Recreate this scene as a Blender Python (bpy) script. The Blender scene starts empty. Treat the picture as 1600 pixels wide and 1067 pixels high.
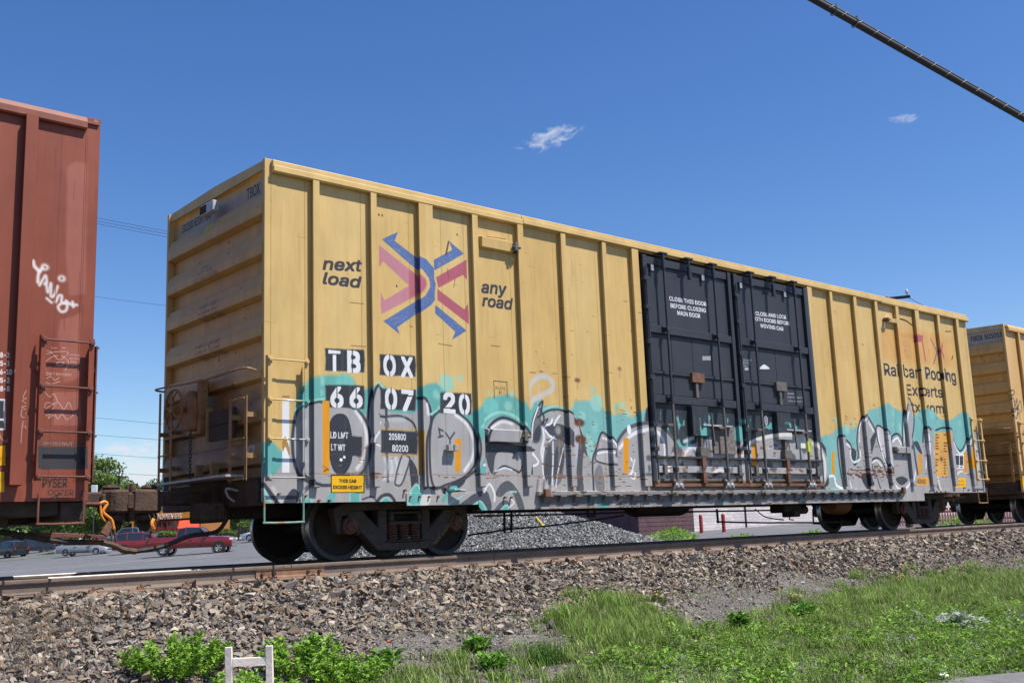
import bpy, bmesh, math, random
import numpy as np
from mathutils import Vector, Matrix, Euler
random.seed(7)
RNG = np.random.default_rng(11)
scn = bpy.context.scene
col = scn.collection
R = math.radians

# ------------------------------------------------------------------ camera
CAM_POS = np.array([-15.7149, -13.0552, 0.32])
YAW, PITCH, ROLL, FPX = 0.7259, 0.178, -0.0385, 1633.98      # focal length in pixels of a 1600 px wide frame
def cam_axes():
    cy, sy, cp, sp = math.cos(YAW), math.sin(YAW), math.cos(PITCH), math.sin(PITCH)
    f = np.array([sy*cp, cy*cp, sp]); r = np.array([cy, -sy, 0.0]); u = np.cross(r, f)
    c, s = math.cos(ROLL), math.sin(ROLL)
    return c*r + s*u, -s*r + c*u, f
CR, CU, CF = cam_axes()
cam_data = bpy.data.cameras.new('camera')
cam = bpy.data.objects.new('camera', cam_data); col.objects.link(cam)
cam.matrix_world = Matrix(((CR[0], CU[0], -CF[0], CAM_POS[0]), (CR[1], CU[1], -CF[1], CAM_POS[1]),
                           (CR[2], CU[2], -CF[2], CAM_POS[2]), (0, 0, 0, 1)))
cam_data.sensor_fit = 'HORIZONTAL'; cam_data.sensor_width = 36.0
cam_data.lens = 36.0*FPX/1600.0
cam_data.clip_start = 0.05; cam_data.clip_end = 9000
scn.camera = cam

def ray(px, py):                       # direction through a pixel of the 1600 x 1067 photograph
    return CF + CR*(px-800)/FPX - CU*(py-533.5)/FPX
def hit(px, py, axis, val):            # where that ray meets the plane axis = val
    d = ray(px, py); t = (val-CAM_POS[axis])/d[axis]
    return CAM_POS + d*t
def deep(px, py, dist):                # the point on that ray at a depth in metres
    return CAM_POS + ray(px, py)*dist
def proj(P):                           # world points to photograph pixels
    d = np.asarray(P, float)-CAM_POS; z = d@CF
    return np.stack([800+FPX*(d@CR)/z, 533.5-FPX*(d@CU)/z], -1)

# ------------------------------------------------------------------ sun and sky
SUN = Vector((0.58, -1.0, 2.05)).normalized()                 # towards the sun
elev = math.asin(SUN.z); azim = math.atan2(SUN.x, SUN.y)
sun_data = bpy.data.lights.new('sun', 'SUN'); sun_data.energy = 5.0; sun_data.angle = R(0.53)
sun_data.color = (1.0, 0.955, 0.88)
sun = bpy.data.objects.new('sun', sun_data); col.objects.link(sun)
sun.rotation_euler = SUN.to_track_quat('Z', 'Y').to_euler(); sun.location = (0, 0, 60)

world = bpy.data.worlds.new('World'); scn.world = world; world.use_nodes = True
wn = world.node_tree.nodes; wl = world.node_tree.links; wn.clear()
w_out = wn.new('ShaderNodeOutputWorld'); w_bg = wn.new('ShaderNodeBackground')
sky = wn.new('ShaderNodeTexSky'); sky.sky_type = 'NISHITA'; sky.sun_disc = False
sky.sun_elevation = elev; sky.sun_rotation = azim
sky.altitude = 100; sky.air_density = 1.0; sky.dust_density = 0.35; sky.ozone_density = 3.0
w_bg.inputs['Strength'].default_value = 0.082
wl.new(w_bg.outputs[0], w_out.inputs[0])
def wmath(op, a, b=None, clamp=False):
    n = wn.new('ShaderNodeMath'); n.operation = op; n.use_clamp = clamp
    for i, v in enumerate((a, b)):
        if v is None: continue
        if isinstance(v, (int, float)): n.inputs[i].default_value = v
        else: wl.new(v, n.inputs[i])
    return n.outputs[0]
def wdot(vec_out, v):
    n = wn.new('ShaderNodeVectorMath'); n.operation = 'DOT_PRODUCT'
    wl.new(vec_out, n.inputs[0]); n.inputs[1].default_value = tuple(v); return n.outputs['Value']
w_tc = wn.new('ShaderNodeTexCoord'); w_dir = w_tc.outputs['Generated']
def wisp(px, py, lenpx, thick, tilt, scale, seed, gain):
    c = Vector(ray(px, py)).normalized(); a = Vector(ray(px+10, py-10*tilt)).normalized()
    t = (a-c*a.dot(c)).normalized(); b = c.cross(t)
    u = wmath('DIVIDE', wdot(w_dir, t), lenpx/FPX); v = wmath('DIVIDE', wdot(w_dir, b), thick/FPX)
    comb = wn.new('ShaderNodeCombineXYZ'); wl.new(wmath('MULTIPLY', u, .55*lenpx/thick), comb.inputs[0]); wl.new(v, comb.inputs[1]); comb.inputs[2].default_value = seed
    nz = wn.new('ShaderNodeTexNoise'); nz.inputs['Scale'].default_value = scale; nz.inputs['Detail'].default_value = 9; nz.inputs['Distortion'].default_value = .5
    nz.inputs['Roughness'].default_value = .62
    wl.new(comb.outputs[0], nz.inputs['Vector'])
    d2 = wmath('ADD', wmath('POWER', wmath('ABSOLUTE', u), 2.0), wmath('POWER', wmath('ABSOLUTE', v), 2.0))
    base = wmath('SUBTRACT', 1.0, d2, True); edge = wmath('MULTIPLY', base, 3.0, True)
    front = wmath('GREATER_THAN', wdot(w_dir, c), 0.5)
    k = wmath('MULTIPLY', wmath('MULTIPLY', wmath('SUBTRACT', wmath('ADD', nz.outputs['Fac'], wmath('MULTIPLY', base, 0.36)), 0.66, True), gain, True), wmath('MULTIPLY', front, edge))
    return k
m = wisp(858, 217, 62, 20, 0.36, 1.5, 3.4, 2.2)
m = wmath('MAXIMUM', m, wisp(1414, 186, 30, 9, 0.1, 1.7, 9.0, 1.3))
m = wmath('MAXIMUM', m, wisp(205, 704, 75, 20, 0.05, 1.5, 5.2, 3.2)); m = wmath('MAXIMUM', m, wisp(190, 752, 80, 16, 0.0, 1.6, 7.7, 3.2))
# low fair-weather clouds in a band round the whole horizon
sep = wn.new('ShaderNodeSeparateXYZ'); wl.new(w_dir, sep.inputs[0])
mp = wn.new('ShaderNodeMapping'); wl.new(w_dir, mp.inputs['Vector']); mp.inputs['Scale'].default_value = (5.5, 5.5, 26.0)
mp.inputs['Location'].default_value = (1.3, 0.4, 0.2)
nz = wn.new('ShaderNodeTexNoise'); nz.inputs['Scale'].default_value = 1.7; nz.inputs['Detail'].default_value = 8; nz.inputs['Roughness'].default_value = .6
wl.new(mp.outputs[0], nz.inputs['Vector'])
band = wmath('SUBTRACT', 1.0, wmath('ABSOLUTE', wmath('DIVIDE', wmath('SUBTRACT', sep.outputs[2], 0.05), 0.055)), True)
lowc = wmath('MULTIPLY', wmath('SUBTRACT', wmath('ADD', nz.outputs['Fac'], wmath('MULTIPLY', band, 0.26)), 0.585, True), 5.0, True)
lowc = wmath('MULTIPLY', lowc, wmath('MULTIPLY', band, 1.6, True))
m = wmath('MAXIMUM', m, wmath('MULTIPLY', lowc, 0.9))
mix = wn.new('ShaderNodeMixRGB'); mix.inputs[2].default_value = (6.6, 7.0, 7.6, 1)
hsv = wn.new('ShaderNodeHueSaturation'); hsv.inputs['Saturation'].default_value = 1.26; hsv.inputs['Value'].default_value = 1.27; hsv.inputs['Hue'].default_value = .511; wl.new(sky.outputs[0], hsv.inputs['Color'])
wl.new(m, mix.inputs[0]); wl.new(hsv.outputs[0], mix.inputs[1]); wl.new(mix.outputs[0], w_bg.inputs['Color'])

scn.view_settings.view_transform = 'Standard'; scn.view_settings.look = 'None'
scn.view_settings.gamma = 1.0; scn.view_settings.use_curve_mapping = False
scn.view_settings.exposure = 0.50
scn.cycles.max_bounces = 6; scn.cycles.diffuse_bounces = 3; scn.cycles.glossy_bounces = 3
scn.cycles.transparent_max_bounces = 8
scn.cycles.use_denoising = True

# ------------------------------------------------------------------ helpers
def s2l(c):
    return tuple((v/12.92 if v <= 0.04045 else ((v+0.055)/1.055)**2.4) for v in c)
def rgb(r, g, b): return s2l((r/255, g/255, b/255))

MATS = {}
def mat(name, color, rough=0.6, metal=0.0, var=0.12, scale=5.0, bump=0.0, bscale=40.0, rust=0.0, rcol=(0.10, 0.035, 0.014), spec=0.5, coat=0.0, rscale=3.0):
    """a painted / plain surface: base colour with mottling, optional rust or dirt patches with shapes of their own"""
    m = bpy.data.materials.new(name); m.use_nodes = True; MATS[name] = m
    n = m.node_tree.nodes; l = m.node_tree.links; p = n['Principled BSDF']
    tc = n.new('ShaderNodeTexCoord')
    nz = n.new('ShaderNodeTexNoise'); nz.inputs['Scale'].default_value = scale; nz.inputs['Detail'].default_value = 6; nz.inputs['Roughness'].default_value = .65
    l.new(tc.outputs['Object'], nz.inputs['Vector'])
    r = n.new('ShaderNodeValToRGB')
    lo = tuple(max(0, c*(1-var*2)) for c in color); hi = tuple(min(1, c*(1+var*2)) for c in color)
    r.color_ramp.elements[0].position = .25; r.color_ramp.elements[1].position = .75
    r.color_ramp.elements[0].color = (*lo, 1); r.color_ramp.elements[1].color = (*hi, 1)
    l.new(nz.outputs['Fac'], r.inputs['Fac']); out = r.outputs['Color']
    if rust > 0:
        n2 = n.new('ShaderNodeTexNoise'); n2.inputs['Scale'].default_value = rscale; n2.inputs['Detail'].default_value = 9; n2.inputs['Roughness'].default_value = .7
        l.new(tc.outputs['Object'], n2.inputs['Vector'])
        r2 = n.new('ShaderNodeValToRGB'); e = r2.color_ramp.elements
        e[0].position = .62-rust*.3; e[0].color = (0, 0, 0, 1); e[1].position = .70-rust*.3; e[1].color = (1, 1, 1, 1)
        l.new(n2.outputs['Fac'], r2.inputs['Fac'])
        mx = n.new('ShaderNodeMixRGB'); l.new(r2.outputs['Color'], mx.inputs[0]); l.new(out, mx.inputs[1]); mx.inputs[2].default_value = (*rcol, 1)
        out = mx.outputs[0]
    l.new(out, p.inputs['Base Color'])
    p.inputs['Roughness'].default_value = rough; p.inputs['Metallic'].default_value = metal
    p.inputs['Specular IOR Level'].default_value = spec
    p.inputs['Coat Weight'].default_value = coat; p.inputs['Coat Roughness'].default_value = .08
    if bump > 0:
        n3 = n.new('ShaderNodeTexNoise'); n3.inputs['Scale'].default_value = bscale; n3.inputs['Detail'].default_value = 5
        l.new(tc.outputs['Object'], n3.inputs['Vector'])
        b = n.new('ShaderNodeBump'); b.inputs['Strength'].default_value = bump; b.inputs['Distance'].default_value = .02
        l.new(n3.outputs['Fac'], b.inputs['Height']); l.new(b.outputs[0], p.inputs['Normal'])
    return m

def attr_mat(name, rough=0.85, trans=0.0, bump=0.0, bscale=120., spec=.3):
    """colour of each piece comes with the piece (colour attribute 'tone')"""
    m = bpy.data.materials.new(name); m.use_nodes = True
    n = m.node_tree.nodes; l = m.node_tree.links; p = n['Principled BSDF']
    a = n.new('ShaderNodeAttribute'); a.attribute_name = 'tone'
    nz = n.new('ShaderNodeTexNoise'); nz.inputs['Scale'].default_value = bscale; nz.inputs['Detail'].default_value = 3
    tc = n.new('ShaderNodeTexCoord'); l.new(tc.outputs['Object'], nz.inputs['Vector'])
    mp = n.new('ShaderNodeMapRange'); mp.inputs['To Min'].default_value = .7; mp.inputs['To Max'].default_value = 1.3
    l.new(nz.outputs['Fac'], mp.inputs['Value'])
    mx = n.new('ShaderNodeVectorMath'); mx.operation = 'SCALE'; l.new(a.outputs['Color'], mx.inputs[0]); l.new(mp.outputs[0], mx.inputs['Scale'])
    l.new(mx.outputs[0], p.inputs['Base Color']); p.inputs['Roughness'].default_value = rough; p.inputs['Specular IOR Level'].default_value = spec
    if bump > 0:
        b = n.new('ShaderNodeBump'); b.inputs['Strength'].default_value = bump; b.inputs['Distance'].default_value = .01
        l.new(nz.outputs['Fac'], b.inputs['Height']); l.new(b.outputs[0], p.inputs['Normal'])
    if trans > 0:
        t = n.new('ShaderNodeBsdfTranslucent'); l.new(mx.outputs[0], t.inputs['Color'])
        ms = n.new('ShaderNodeMixShader'); ms.inputs[0].default_value = trans
        l.new(p.outputs[0], ms.inputs[1]); l.new(t.outputs[0], ms.inputs[2]); l.new(ms.outputs[0], n['Material Output'].inputs['Surface'])
    return m

class MB:
    """collects shapes and links them as one mesh object"""
    def __init__(s): s.v = []; s.f = []
    def add(s, vs, fs):
        o = len(s.v); s.v += [tuple(map(float, p)) for p in vs]; s.f += [tuple(i+o for i in f) for f in fs]; return s
    def box(s, x0, x1, y0, y1, z0, z1):
        return s.add([(x0,y0,z0),(x1,y0,z0),(x1,y1,z0),(x0,y1,z0),(x0,y0,z1),(x1,y0,z1),(x1,y1,z1),(x0,y1,z1)],
                     [(0,3,2,1),(4,5,6,7),(0,1,5,4),(1,2,6,5),(2,3,7,6),(3,0,4,7)])
    def rbox(s, c, size, rot=(0,0,0)):
        m = Euler(rot).to_matrix(); hx, hy, hz = [q/2 for q in size]; c = Vector(c)
        vs = [c+m@Vector((a*hx, b*hy, d*hz)) for a, b, d in ((-1,-1,-1),(1,-1,-1),(1,1,-1),(-1,1,-1),(-1,-1,1),(1,-1,1),(1,1,1),(-1,1,1))]
        return s.add(vs, [(0,3,2,1),(4,5,6,7),(0,1,5,4),(1,2,6,5),(2,3,7,6),(3,0,4,7)])
    def prism(s, poly, axis, a, b):
        """poly of 2-D points, extruded along axis from a to b; 2-D order: x->(y,z), y->(x,z), z->(x,y)"""
        def P(q, t):
            return {0: (t, q[0], q[1]), 1: (q[0], t, q[1]), 2: (q[0], q[1], t)}[axis]
        n = len(poly); vs = [P(q, a) for q in poly]+[P(q, b) for q in poly]
        fs = [tuple(range(n)), tuple(range(2*n-1, n-1, -1))]+[(i, i+n, (i+1) % n+n, (i+1) % n) for i in range(n)]
        return s.add(vs, fs)
    def tube(s, pts, r, seg=8, closed=False, cap=True):
        pts = [Vector(p) for p in pts]; n = len(pts); rs = r if isinstance(r, (list, tuple)) else [r]*n
        up = None; rings = []
        for i, p in enumerate(pts):
            if closed: t = (pts[(i+1) % n]-pts[i-1])
            else: t = pts[min(i+1, n-1)]-pts[max(i-1, 0)]
            t.normalize()
            if up is None:
                up = Vector((0, 0, 1)) if abs(t.z) < .9 else Vector((1, 0, 0))
            up = (up-t*up.dot(t)); up.normalize(); b = t.cross(up)
            rings.append([p+(up*math.cos(2*math.pi*k/seg)+b*math.sin(2*math.pi*k/seg))*rs[i] for k in range(seg)])
        vs = [q for g in rings for q in g]; fs = []
        for i in range(n if closed else n-1):
            j = (i+1) % n
            for k in range(seg):
                k2 = (k+1) % seg; fs.append((i*seg+k, i*seg+k2, j*seg+k2, j*seg+k))
        if cap and not closed:
            fs.append(tuple(range(seg-1, -1, -1))); fs.append(tuple((n-1)*seg+k for k in range(seg)))
        return s.add(vs, fs)
    def lathe(s, prof, c, axis=1, seg=32):
        """prof: list of (r, t) with t along axis"""
        vs = []; fs = []; n = len(prof)
        for k in range(seg):
            a = 2*math.pi*k/seg; ca, sa = math.cos(a), math.sin(a)
            for r_, t in prof:
                p = {0: (t, r_*ca, r_*sa), 1: (r_*ca, t, r_*sa), 2: (r_*ca, r_*sa, t)}[axis]
                vs.append((p[0]+c[0], p[1]+c[1], p[2]+c[2]))
        for k in range(seg):
            k2 = (k+1) % seg
            for i in range(n-1): fs.append((k*n+i, k*n+i+1, k2*n+i+1, k2*n+i))
        return s.add(vs, fs)
    def cyl(s, a, b, r, seg=12): return s.tube([a, b], r, seg)
    def mesh(s, name, m, smooth=False, bevel=0.0):
        me = bpy.data.meshes.new(name); me.from_pydata(s.v, [], s.f)
        bm = bmesh.new(); bm.from_mesh(me)
        bmesh.ops.recalc_face_normals(bm, faces=bm.faces[:])
        if bevel > 0:
            es = [e for e in bm.edges if len(e.link_faces) == 2 and e.calc_face_angle(0) > .5]
            bmesh.ops.bevel(bm, geom=es, offset=bevel, segments=1, affect='EDGES', profile=.7, clamp_overlap=True)
        bm.to_mesh(me); bm.free()
        if smooth: me.shade_smooth(); me.set_sharp_from_angle(angle=R(40))
        if m: me.materials.append(m)
        return me
    def build(s, name, m, parent=None, smooth=False, bevel=0.0):
        o = bpy.data.objects.new(name, s.mesh(name, m, smooth, bevel)); col.objects.link(o)
        if parent: o.parent = parent
        return o
def share(name, me, parent=None, loc=(0,0,0), rot=(0,0,0), sc=(1,1,1)):
    o = bpy.data.objects.new(name, me); col.objects.link(o); o.parent = parent
    o.location = loc; o.rotation_euler = rot; o.scale = sc; return o
def tag(o, label=None, cat=None, group=None, kind=None):
    if label: o['label'] = label
    if cat: o['category'] = cat
    if group: o['group'] = group
    if kind: o['kind'] = kind
    return o
def empty(name, loc=(0,0,0), rz=0.0):
    o = bpy.data.objects.new(name, None); col.objects.link(o); o.location = loc; o.rotation_euler = (0,0,rz); o.empty_display_size = .2
    return o
def copy_tree(o, parent=None):
    c = o.copy(); col.objects.link(c); c.parent = parent
    for ch in [x for x in bpy.data.objects if x.parent == o]: copy_tree(ch, c)
    return c
def bulk(name, V, F, tone, m, kind='stuff', smooth=False):
    """one big mesh of many equal pieces from arrays: V (n,3), F (m,k) vertex indices, tone (n,3) linear colours"""
    me = bpy.data.meshes.new(name); k = F.shape[1]
    me.vertices.add(len(V)); me.vertices.foreach_set('co', V.astype(np.float32).ravel())
    me.loops.add(F.size); me.loops.foreach_set('vertex_index', F.astype(np.int32).ravel())
    me.polygons.add(len(F)); me.polygons.foreach_set('loop_start', np.arange(0, F.size, k, dtype=np.int32))
    me.update(calc_edges=True)
    if tone is not None:
        a = me.color_attributes.new('tone', 'FLOAT_COLOR', 'POINT')
        c = np.ones((len(V), 4), np.float32); c[:, :3] = tone; a.data.foreach_set('color', c.ravel())
    if smooth: me.shade_smooth()
    else: me.shade_flat()
    me.materials.append(m)
    o = bpy.data.objects.new(name, me); col.objects.link(o)
    if kind: o['kind'] = kind
    return o
def smooth_line(pts, n=6, closed=False):
    pts = [np.array(p, float) for p in pts]; out = []; N = len(pts)
    rng = range(N) if closed else range(N-1)
    for i in rng:
        if closed: p0, p1, p2, p3 = pts[i-1], pts[i], pts[(i+1) % N], pts[(i+2) % N]
        else: p0, p1, p2, p3 = pts[max(i-1,0)], pts[i], pts[i+1], pts[min(i+2,N-1)]
        for k in range(n):
            t = k/n
            out.append(.5*((2*p1)+(-p0+p2)*t+(2*p0-5*p1+4*p2-p3)*t*t+(-p0+3*p1-3*p2+p3)*t**3))
    if not closed: out.append(pts[-1])
    return out

# ------------------------------------------------------------------ paint: lettering and sprayed paint of a car side, in metres
_GLYPH = {}
FONT = None
try:
    import os
    FONT = bpy.data.fonts.load(os.path.join(bpy.utils.system_resource('DATAFILES'), 'fonts', 'Inter.woff2'))      # Blender's own interface font
except Exception: FONT = None
def glyph_tris(text, bold, shear):
    key = (text, shear)
    if key in _GLYPH: return _GLYPH[key]
    cu = bpy.data.curves.new('tmp_text', 'FONT'); cu.body = text; cu.shear = shear; cu.resolution_u = 4
    if FONT: cu.font = FONT
    o = bpy.data.objects.new('tmp_text', cu); col.objects.link(o)
    dg = bpy.context.evaluated_depsgraph_get()
    me = bpy.data.meshes.new_from_object(o.evaluated_get(dg)); me.calc_loop_triangles()
    vs = np.array([v.co[:2] for v in me.vertices]); ts = np.array([t.vertices[:] for t in me.loop_triangles])
    bpy.data.objects.remove(o); bpy.data.curves.remove(cu); bpy.data.meshes.remove(me)
    _GLYPH[key] = (vs, ts); return vs, ts
def text_mesh(s, h, w, m, parent, loc, name='letters', depth=.06, rot=(0, 0, 0)):
    vs, ts = glyph_tris(s, .0, 0.0); k = w/(vs[:, 0].max()-vs[:, 0].min()); ref, _ = glyph_tris('H', 0., 0.); kz = h/ref[:, 1].max(); x0 = vs[:, 0].min()
    o = MB().add([((a_-x0)*k, 0, b_*kz) for a_, b_ in vs], [tuple(t) for t in ts]).build(name, m, parent); o.location = loc; o.rotation_euler = rot
    md = o.modifiers.new('solid', 'SOLIDIFY'); md.thickness = depth; return o
class Canvas:
    def __init__(s, x0, x1, z0, z1, ppm, bg):
        s.x0, s.z0, s.ppm = x0, z0, ppm
        s.w = int((x1-x0)*ppm); s.h = int((z1-z0)*ppm); s.x1 = x0+s.w/ppm; s.z1 = z0+s.h/ppm
        s.a = np.empty((s.h, s.w, 3), np.float32); s.a[:] = np.array(bg)/255
    def t(s, pts):
        p = np.asarray(pts, float); return np.stack([(p[:, 0]-s.x0)*s.ppm, (p[:, 1]-s.z0)*s.ppm], 1)
    def blend(s, r0, c0, mask, c):
        h, w = mask.shape; a = s.a[r0:r0+h, c0:c0+w]; a += (np.array(c, np.float32)/255-a)*mask[..., None].astype(np.float32)
    def poly(s, pts, c, alpha=1.0, soft=0.0):
        q = s.t(pts); pad = int(soft*s.ppm*2)+2
        c0 = max(0, int(q[:, 0].min())-pad); c1 = min(s.w, int(q[:, 0].max())+pad+1); r0 = max(0, int(q[:, 1].min())-pad); r1 = min(s.h, int(q[:, 1].max())+pad+1)
        if c1 <= c0 or r1 <= r0: return
        mk = np.zeros((r1-r0, c1-c0), np.float32); nx = np.roll(q, -1, 0)
        for r in range(r0, r1):
            y = r+.5; on = (q[:, 1] > y) != (nx[:, 1] > y)
            if not on.any(): continue
            xs = np.sort(q[on, 0]+(y-q[on, 1])*(nx[on, 0]-q[on, 0])/(nx[on, 1]-q[on, 1]))
            for a, b in zip(xs[::2], xs[1::2]): mk[r-r0, max(0, int(round(a))-c0):max(0, int(round(b))-c0)] = 1
        k = int(soft*s.ppm)
        if k > 0:
            for ax in (0, 1):
                for _ in range(2):
                    P = np.pad(mk, [(k+1, k) if i == ax else (0, 0) for i in (0, 1)], mode='edge').cumsum(ax)
                    n = mk.shape[ax]
                    mk = (np.take(P, range(2*k+1, 2*k+1+n), ax)-np.take(P, range(0, n), ax))/(2*k+1)
        s.blend(r0, c0, mk*alpha, c)
    def stroke(s, pts, w, c, alpha=1.0, soft=0.012, w2=None):
        q = s.t(pts); W = [w+(((w2 if w2 is not None else w)-w)*i/max(1, len(q)-1)) for i in range(len(q))]
        pad = (max(W)/2+soft)*s.ppm+2
        c0 = max(0, int(q[:, 0].min()-pad)); c1 = min(s.w, int(q[:, 0].max()+pad)+1); r0 = max(0, int(q[:, 1].min()-pad)); r1 = min(s.h, int(q[:, 1].max()+pad)+1)
        if c1 <= c0 or r1 <= r0: return
        mk = np.zeros((r1-r0, c1-c0), np.float32)
        for i in range(len(q)-1):
            a, b = q[i], q[i+1]; hw = (W[i]+W[i+1])/4*s.ppm; sf = max(.6, soft*s.ppm); e = hw+sf+1
            x0 = max(c0, int(min(a[0], b[0])-e)); x1 = min(c1, int(max(a[0], b[0])+e)+1); y0 = max(r0, int(min(a[1], b[1])-e)); y1 = min(r1, int(max(a[1], b[1])+e)+1)
            if x1 <= x0 or y1 <= y0: continue
            X, Y = np.meshgrid(np.arange(x0, x1)+.5, np.arange(y0, y1)+.5); d = b-a; L = d@d+1e-9
            t = np.clip(((X-a[0])*d[0]+(Y-a[1])*d[1])/L, 0, 1); D = np.hypot(X-a[0]-t*d[0], Y-a[1]-t*d[1])
            m = np.clip((hw+sf-D)/(2*sf), 0, 1); sub = mk[y0-r0:y1-r0, x0-c0:x1-c0]; np.maximum(sub, m, out=sub)
        s.blend(r0, c0, mk*alpha, c)
    def ellipse(s, c, rx, rz, colr, alpha=1.0, soft=0.0, n=28):
        s.poly([(c[0]+rx*math.cos(2*math.pi*i/n), c[1]+rz*math.sin(2*math.pi*i/n)) for i in range(n)], colr, alpha, soft)
    def text(s, txt, p0, p1, h, c, bold=0.0, shear=0.0, alpha=1.0):
        """baseline from p0 to p1 (metres on the wall), capital height h"""
        vs, ts = glyph_tris(txt, bold, shear); ref, _ = glyph_tris('H', 0.0, 0.0); cap = ref[:, 1].max()
        x0, x1 = vs[:, 0].min(), vs[:, 0].max(); dx, dz = p1[0]-p0[0], p1[1]-p0[1]; L = math.hypot(dx, dz)
        u = (vs[:, 0]-x0)/(x1-x0)*L; w = vs[:, 1]*h/cap; ca, sa = dx/L, dz/L
        q = s.t(np.stack([p0[0]+u*ca-w*sa, p0[1]+u*sa+w*abs(ca)], 1))
        c0 = max(0, int(q[:, 0].min())-4); c1 = min(s.w, int(q[:, 0].max())+5); r0 = max(0, int(q[:, 1].min())-4); r1 = min(s.h, int(q[:, 1].max())+5)
        if c1 <= c0 or r1 <= r0: return
        SS = 2; mk = np.zeros(((r1-r0)*SS, (c1-c0)*SS), np.float32); q = (q-[c0, r0])*SS
        for t in ts:
            A, B, C = q[t[0]], q[t[1]], q[t[2]]
            xa = max(0, int(min(A[0], B[0], C[0]))); xb = min(mk.shape[1], int(max(A[0], B[0], C[0]))+1); ya = max(0, int(min(A[1], B[1], C[1]))); yb = min(mk.shape[0], int(max(A[1], B[1], C[1]))+1)
            if xb <= xa or yb <= ya: continue
            X, Y = np.meshgrid(np.arange(xa, xb)+.5, np.arange(ya, yb)+.5)
            e = lambda a, b: (b[0]-a[0])*(Y-a[1])-(b[1]-a[1])*(X-a[0])
            e1, e2, e3 = e(A, B), e(B, C), e(C, A)
            ins = ((e1 >= 0) & (e2 >= 0) & (e3 >= 0)) | ((e1 <= 0) & (e2 <= 0) & (e3 <= 0))
            mk[ya:yb, xa:xb][ins] = 1
        k = int(round(bold*h/cap*s.ppm*SS*.8))
        for ax in (0, 1):                           # heavier stroke: spread the ink
            if k > 0: mk = np.maximum.reduce([np.roll(mk, j, ax) for j in range(-k, k+1)])
        mk = mk.reshape(r1-r0, SS, c1-c0, SS).mean((1, 3)); s.blend(r0, c0, mk*alpha, c)
    def material(s, name, axis=0, gain=0.78, rough=.5, bump=.2, grime=.14, flip=False):
        """paint looked up by the position on the wall (object x or y, and z)"""
        im = bpy.data.images.new(name, s.w, s.h, alpha=False, float_buffer=False)
        px = np.ones((s.h, s.w, 4), np.float32); px[..., :3] = np.clip(s.a, 0, 1); im.pixels.foreach_set(px.ravel()); im.update(); im.pack()
        m = bpy.data.materials.new(name); m.use_nodes = True; n = m.node_tree.nodes; l = m.node_tree.links; p = n['Principled BSDF']
        tc = n.new('ShaderNodeTexCoord'); sp = n.new('ShaderNodeSeparateXYZ'); l.new(tc.outputs['Object'], sp.inputs[0])
        def rng(o, a, b):
            k = n.new('ShaderNodeMapRange'); k.clamp = False; k.inputs['From Min'].default_value = a; k.inputs['From Max'].default_value = b; l.new(o, k.inputs['Value']); return k.outputs[0]
        cb = n.new('ShaderNodeCombineXYZ')
        l.new(rng(sp.outputs[axis], *((s.x1, s.x0) if flip else (s.x0, s.x1))), cb.inputs[0]); l.new(rng(sp.outputs[2], s.z0, s.z1), cb.inputs[1])
        it = n.new('ShaderNodeTexImage'); it.image = im; it.extension = 'EXTEND'; l.new(cb.outputs[0], it.inputs['Vector'])
        nz = n.new('ShaderNodeTexNoise'); nz.inputs['Scale'].default_value = 2.2; nz.inputs['Detail'].default_value = 9; nz.inputs['Roughness'].default_value = .7
        st = n.new('ShaderNodeMapping'); st.inputs['Scale'].default_value = (2.5, 2.5, .5); l.new(tc.outputs['Object'], st.inputs[0]); l.new(st.outputs[0], nz.inputs['Vector'])
        g = n.new('ShaderNodeMapRange'); g.inputs['To Min'].default_value = gain*(1-grime); g.inputs['To Max'].default_value = gain*(1+grime*.6); l.new(nz.outputs['Fac'], g.inputs['Value'])
        g.inputs['From Min'].default_value = .3; g.inputs['From Max'].default_value = .7
        vm = n.new('ShaderNodeVectorMath'); vm.operation = 'SCALE'; l.new(it.outputs['Color'], vm.inputs[0]); l.new(g.outputs[0], vm.inputs['Scale'])
        l.new(vm.outputs[0], p.inputs['Base Color']); p.inputs['Roughness'].default_value = rough; p.inputs['Specular IOR Level'].default_value = .35
        # sheet steel is never flat: long shallow waves
        wv = n.new('ShaderNodeTexNoise'); wv.inputs['Scale'].default_value = 1.6; wv.inputs['Detail'].default_value = 2; l.new(tc.outputs['Object'], wv.inputs['Vector'])
        b = n.new('ShaderNodeBump'); b.inputs['Strength'].default_value = bump; b.inputs['Distance'].default_value = .06; l.new(wv.outputs['Fac'], b.inputs['Height'])
        l.new(b.outputs[0], p.inputs['Normal'])
        return m
# ================================================================== ground, parking lot, track
_lp = [tuple(deep(300, 868, 78)), tuple(deep(131, 866, 100)), tuple(deep(38, 860, 128)), tuple(deep(1093, 834, 65)), tuple(deep(1290, 828, 58)),
       (-8, 7, -.55), (12, 8, -.52), (30, 10, -.45)]
_A = np.array([[1, p[0], p[1], p[0]*p[1]*.01] for p in _lp]); _LC = np.linalg.lstsq(_A, np.array([p[2] for p in _lp]), rcond=None)[0]
def lotz(x, y):
    x = np.clip(x, -30, 75); y = np.clip(y, 4, 125)
    return np.clip(_LC[0]+_LC[1]*x+_LC[2]*y+_LC[3]*x*y*.01, -1.3, 0.2)
_PY = [-400, -40, -14, -9, -6, -4.5, -3.3, -2.3, -1.75, -1.2, 1.0, 1.6, 2.6, 5.0]
_PZ = [-1.5, -1.4, -1.28, -1.13, -.98, -.84, -.63, -.36, -.235, -.21, -.21, -.235, -.45, -.62]
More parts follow.
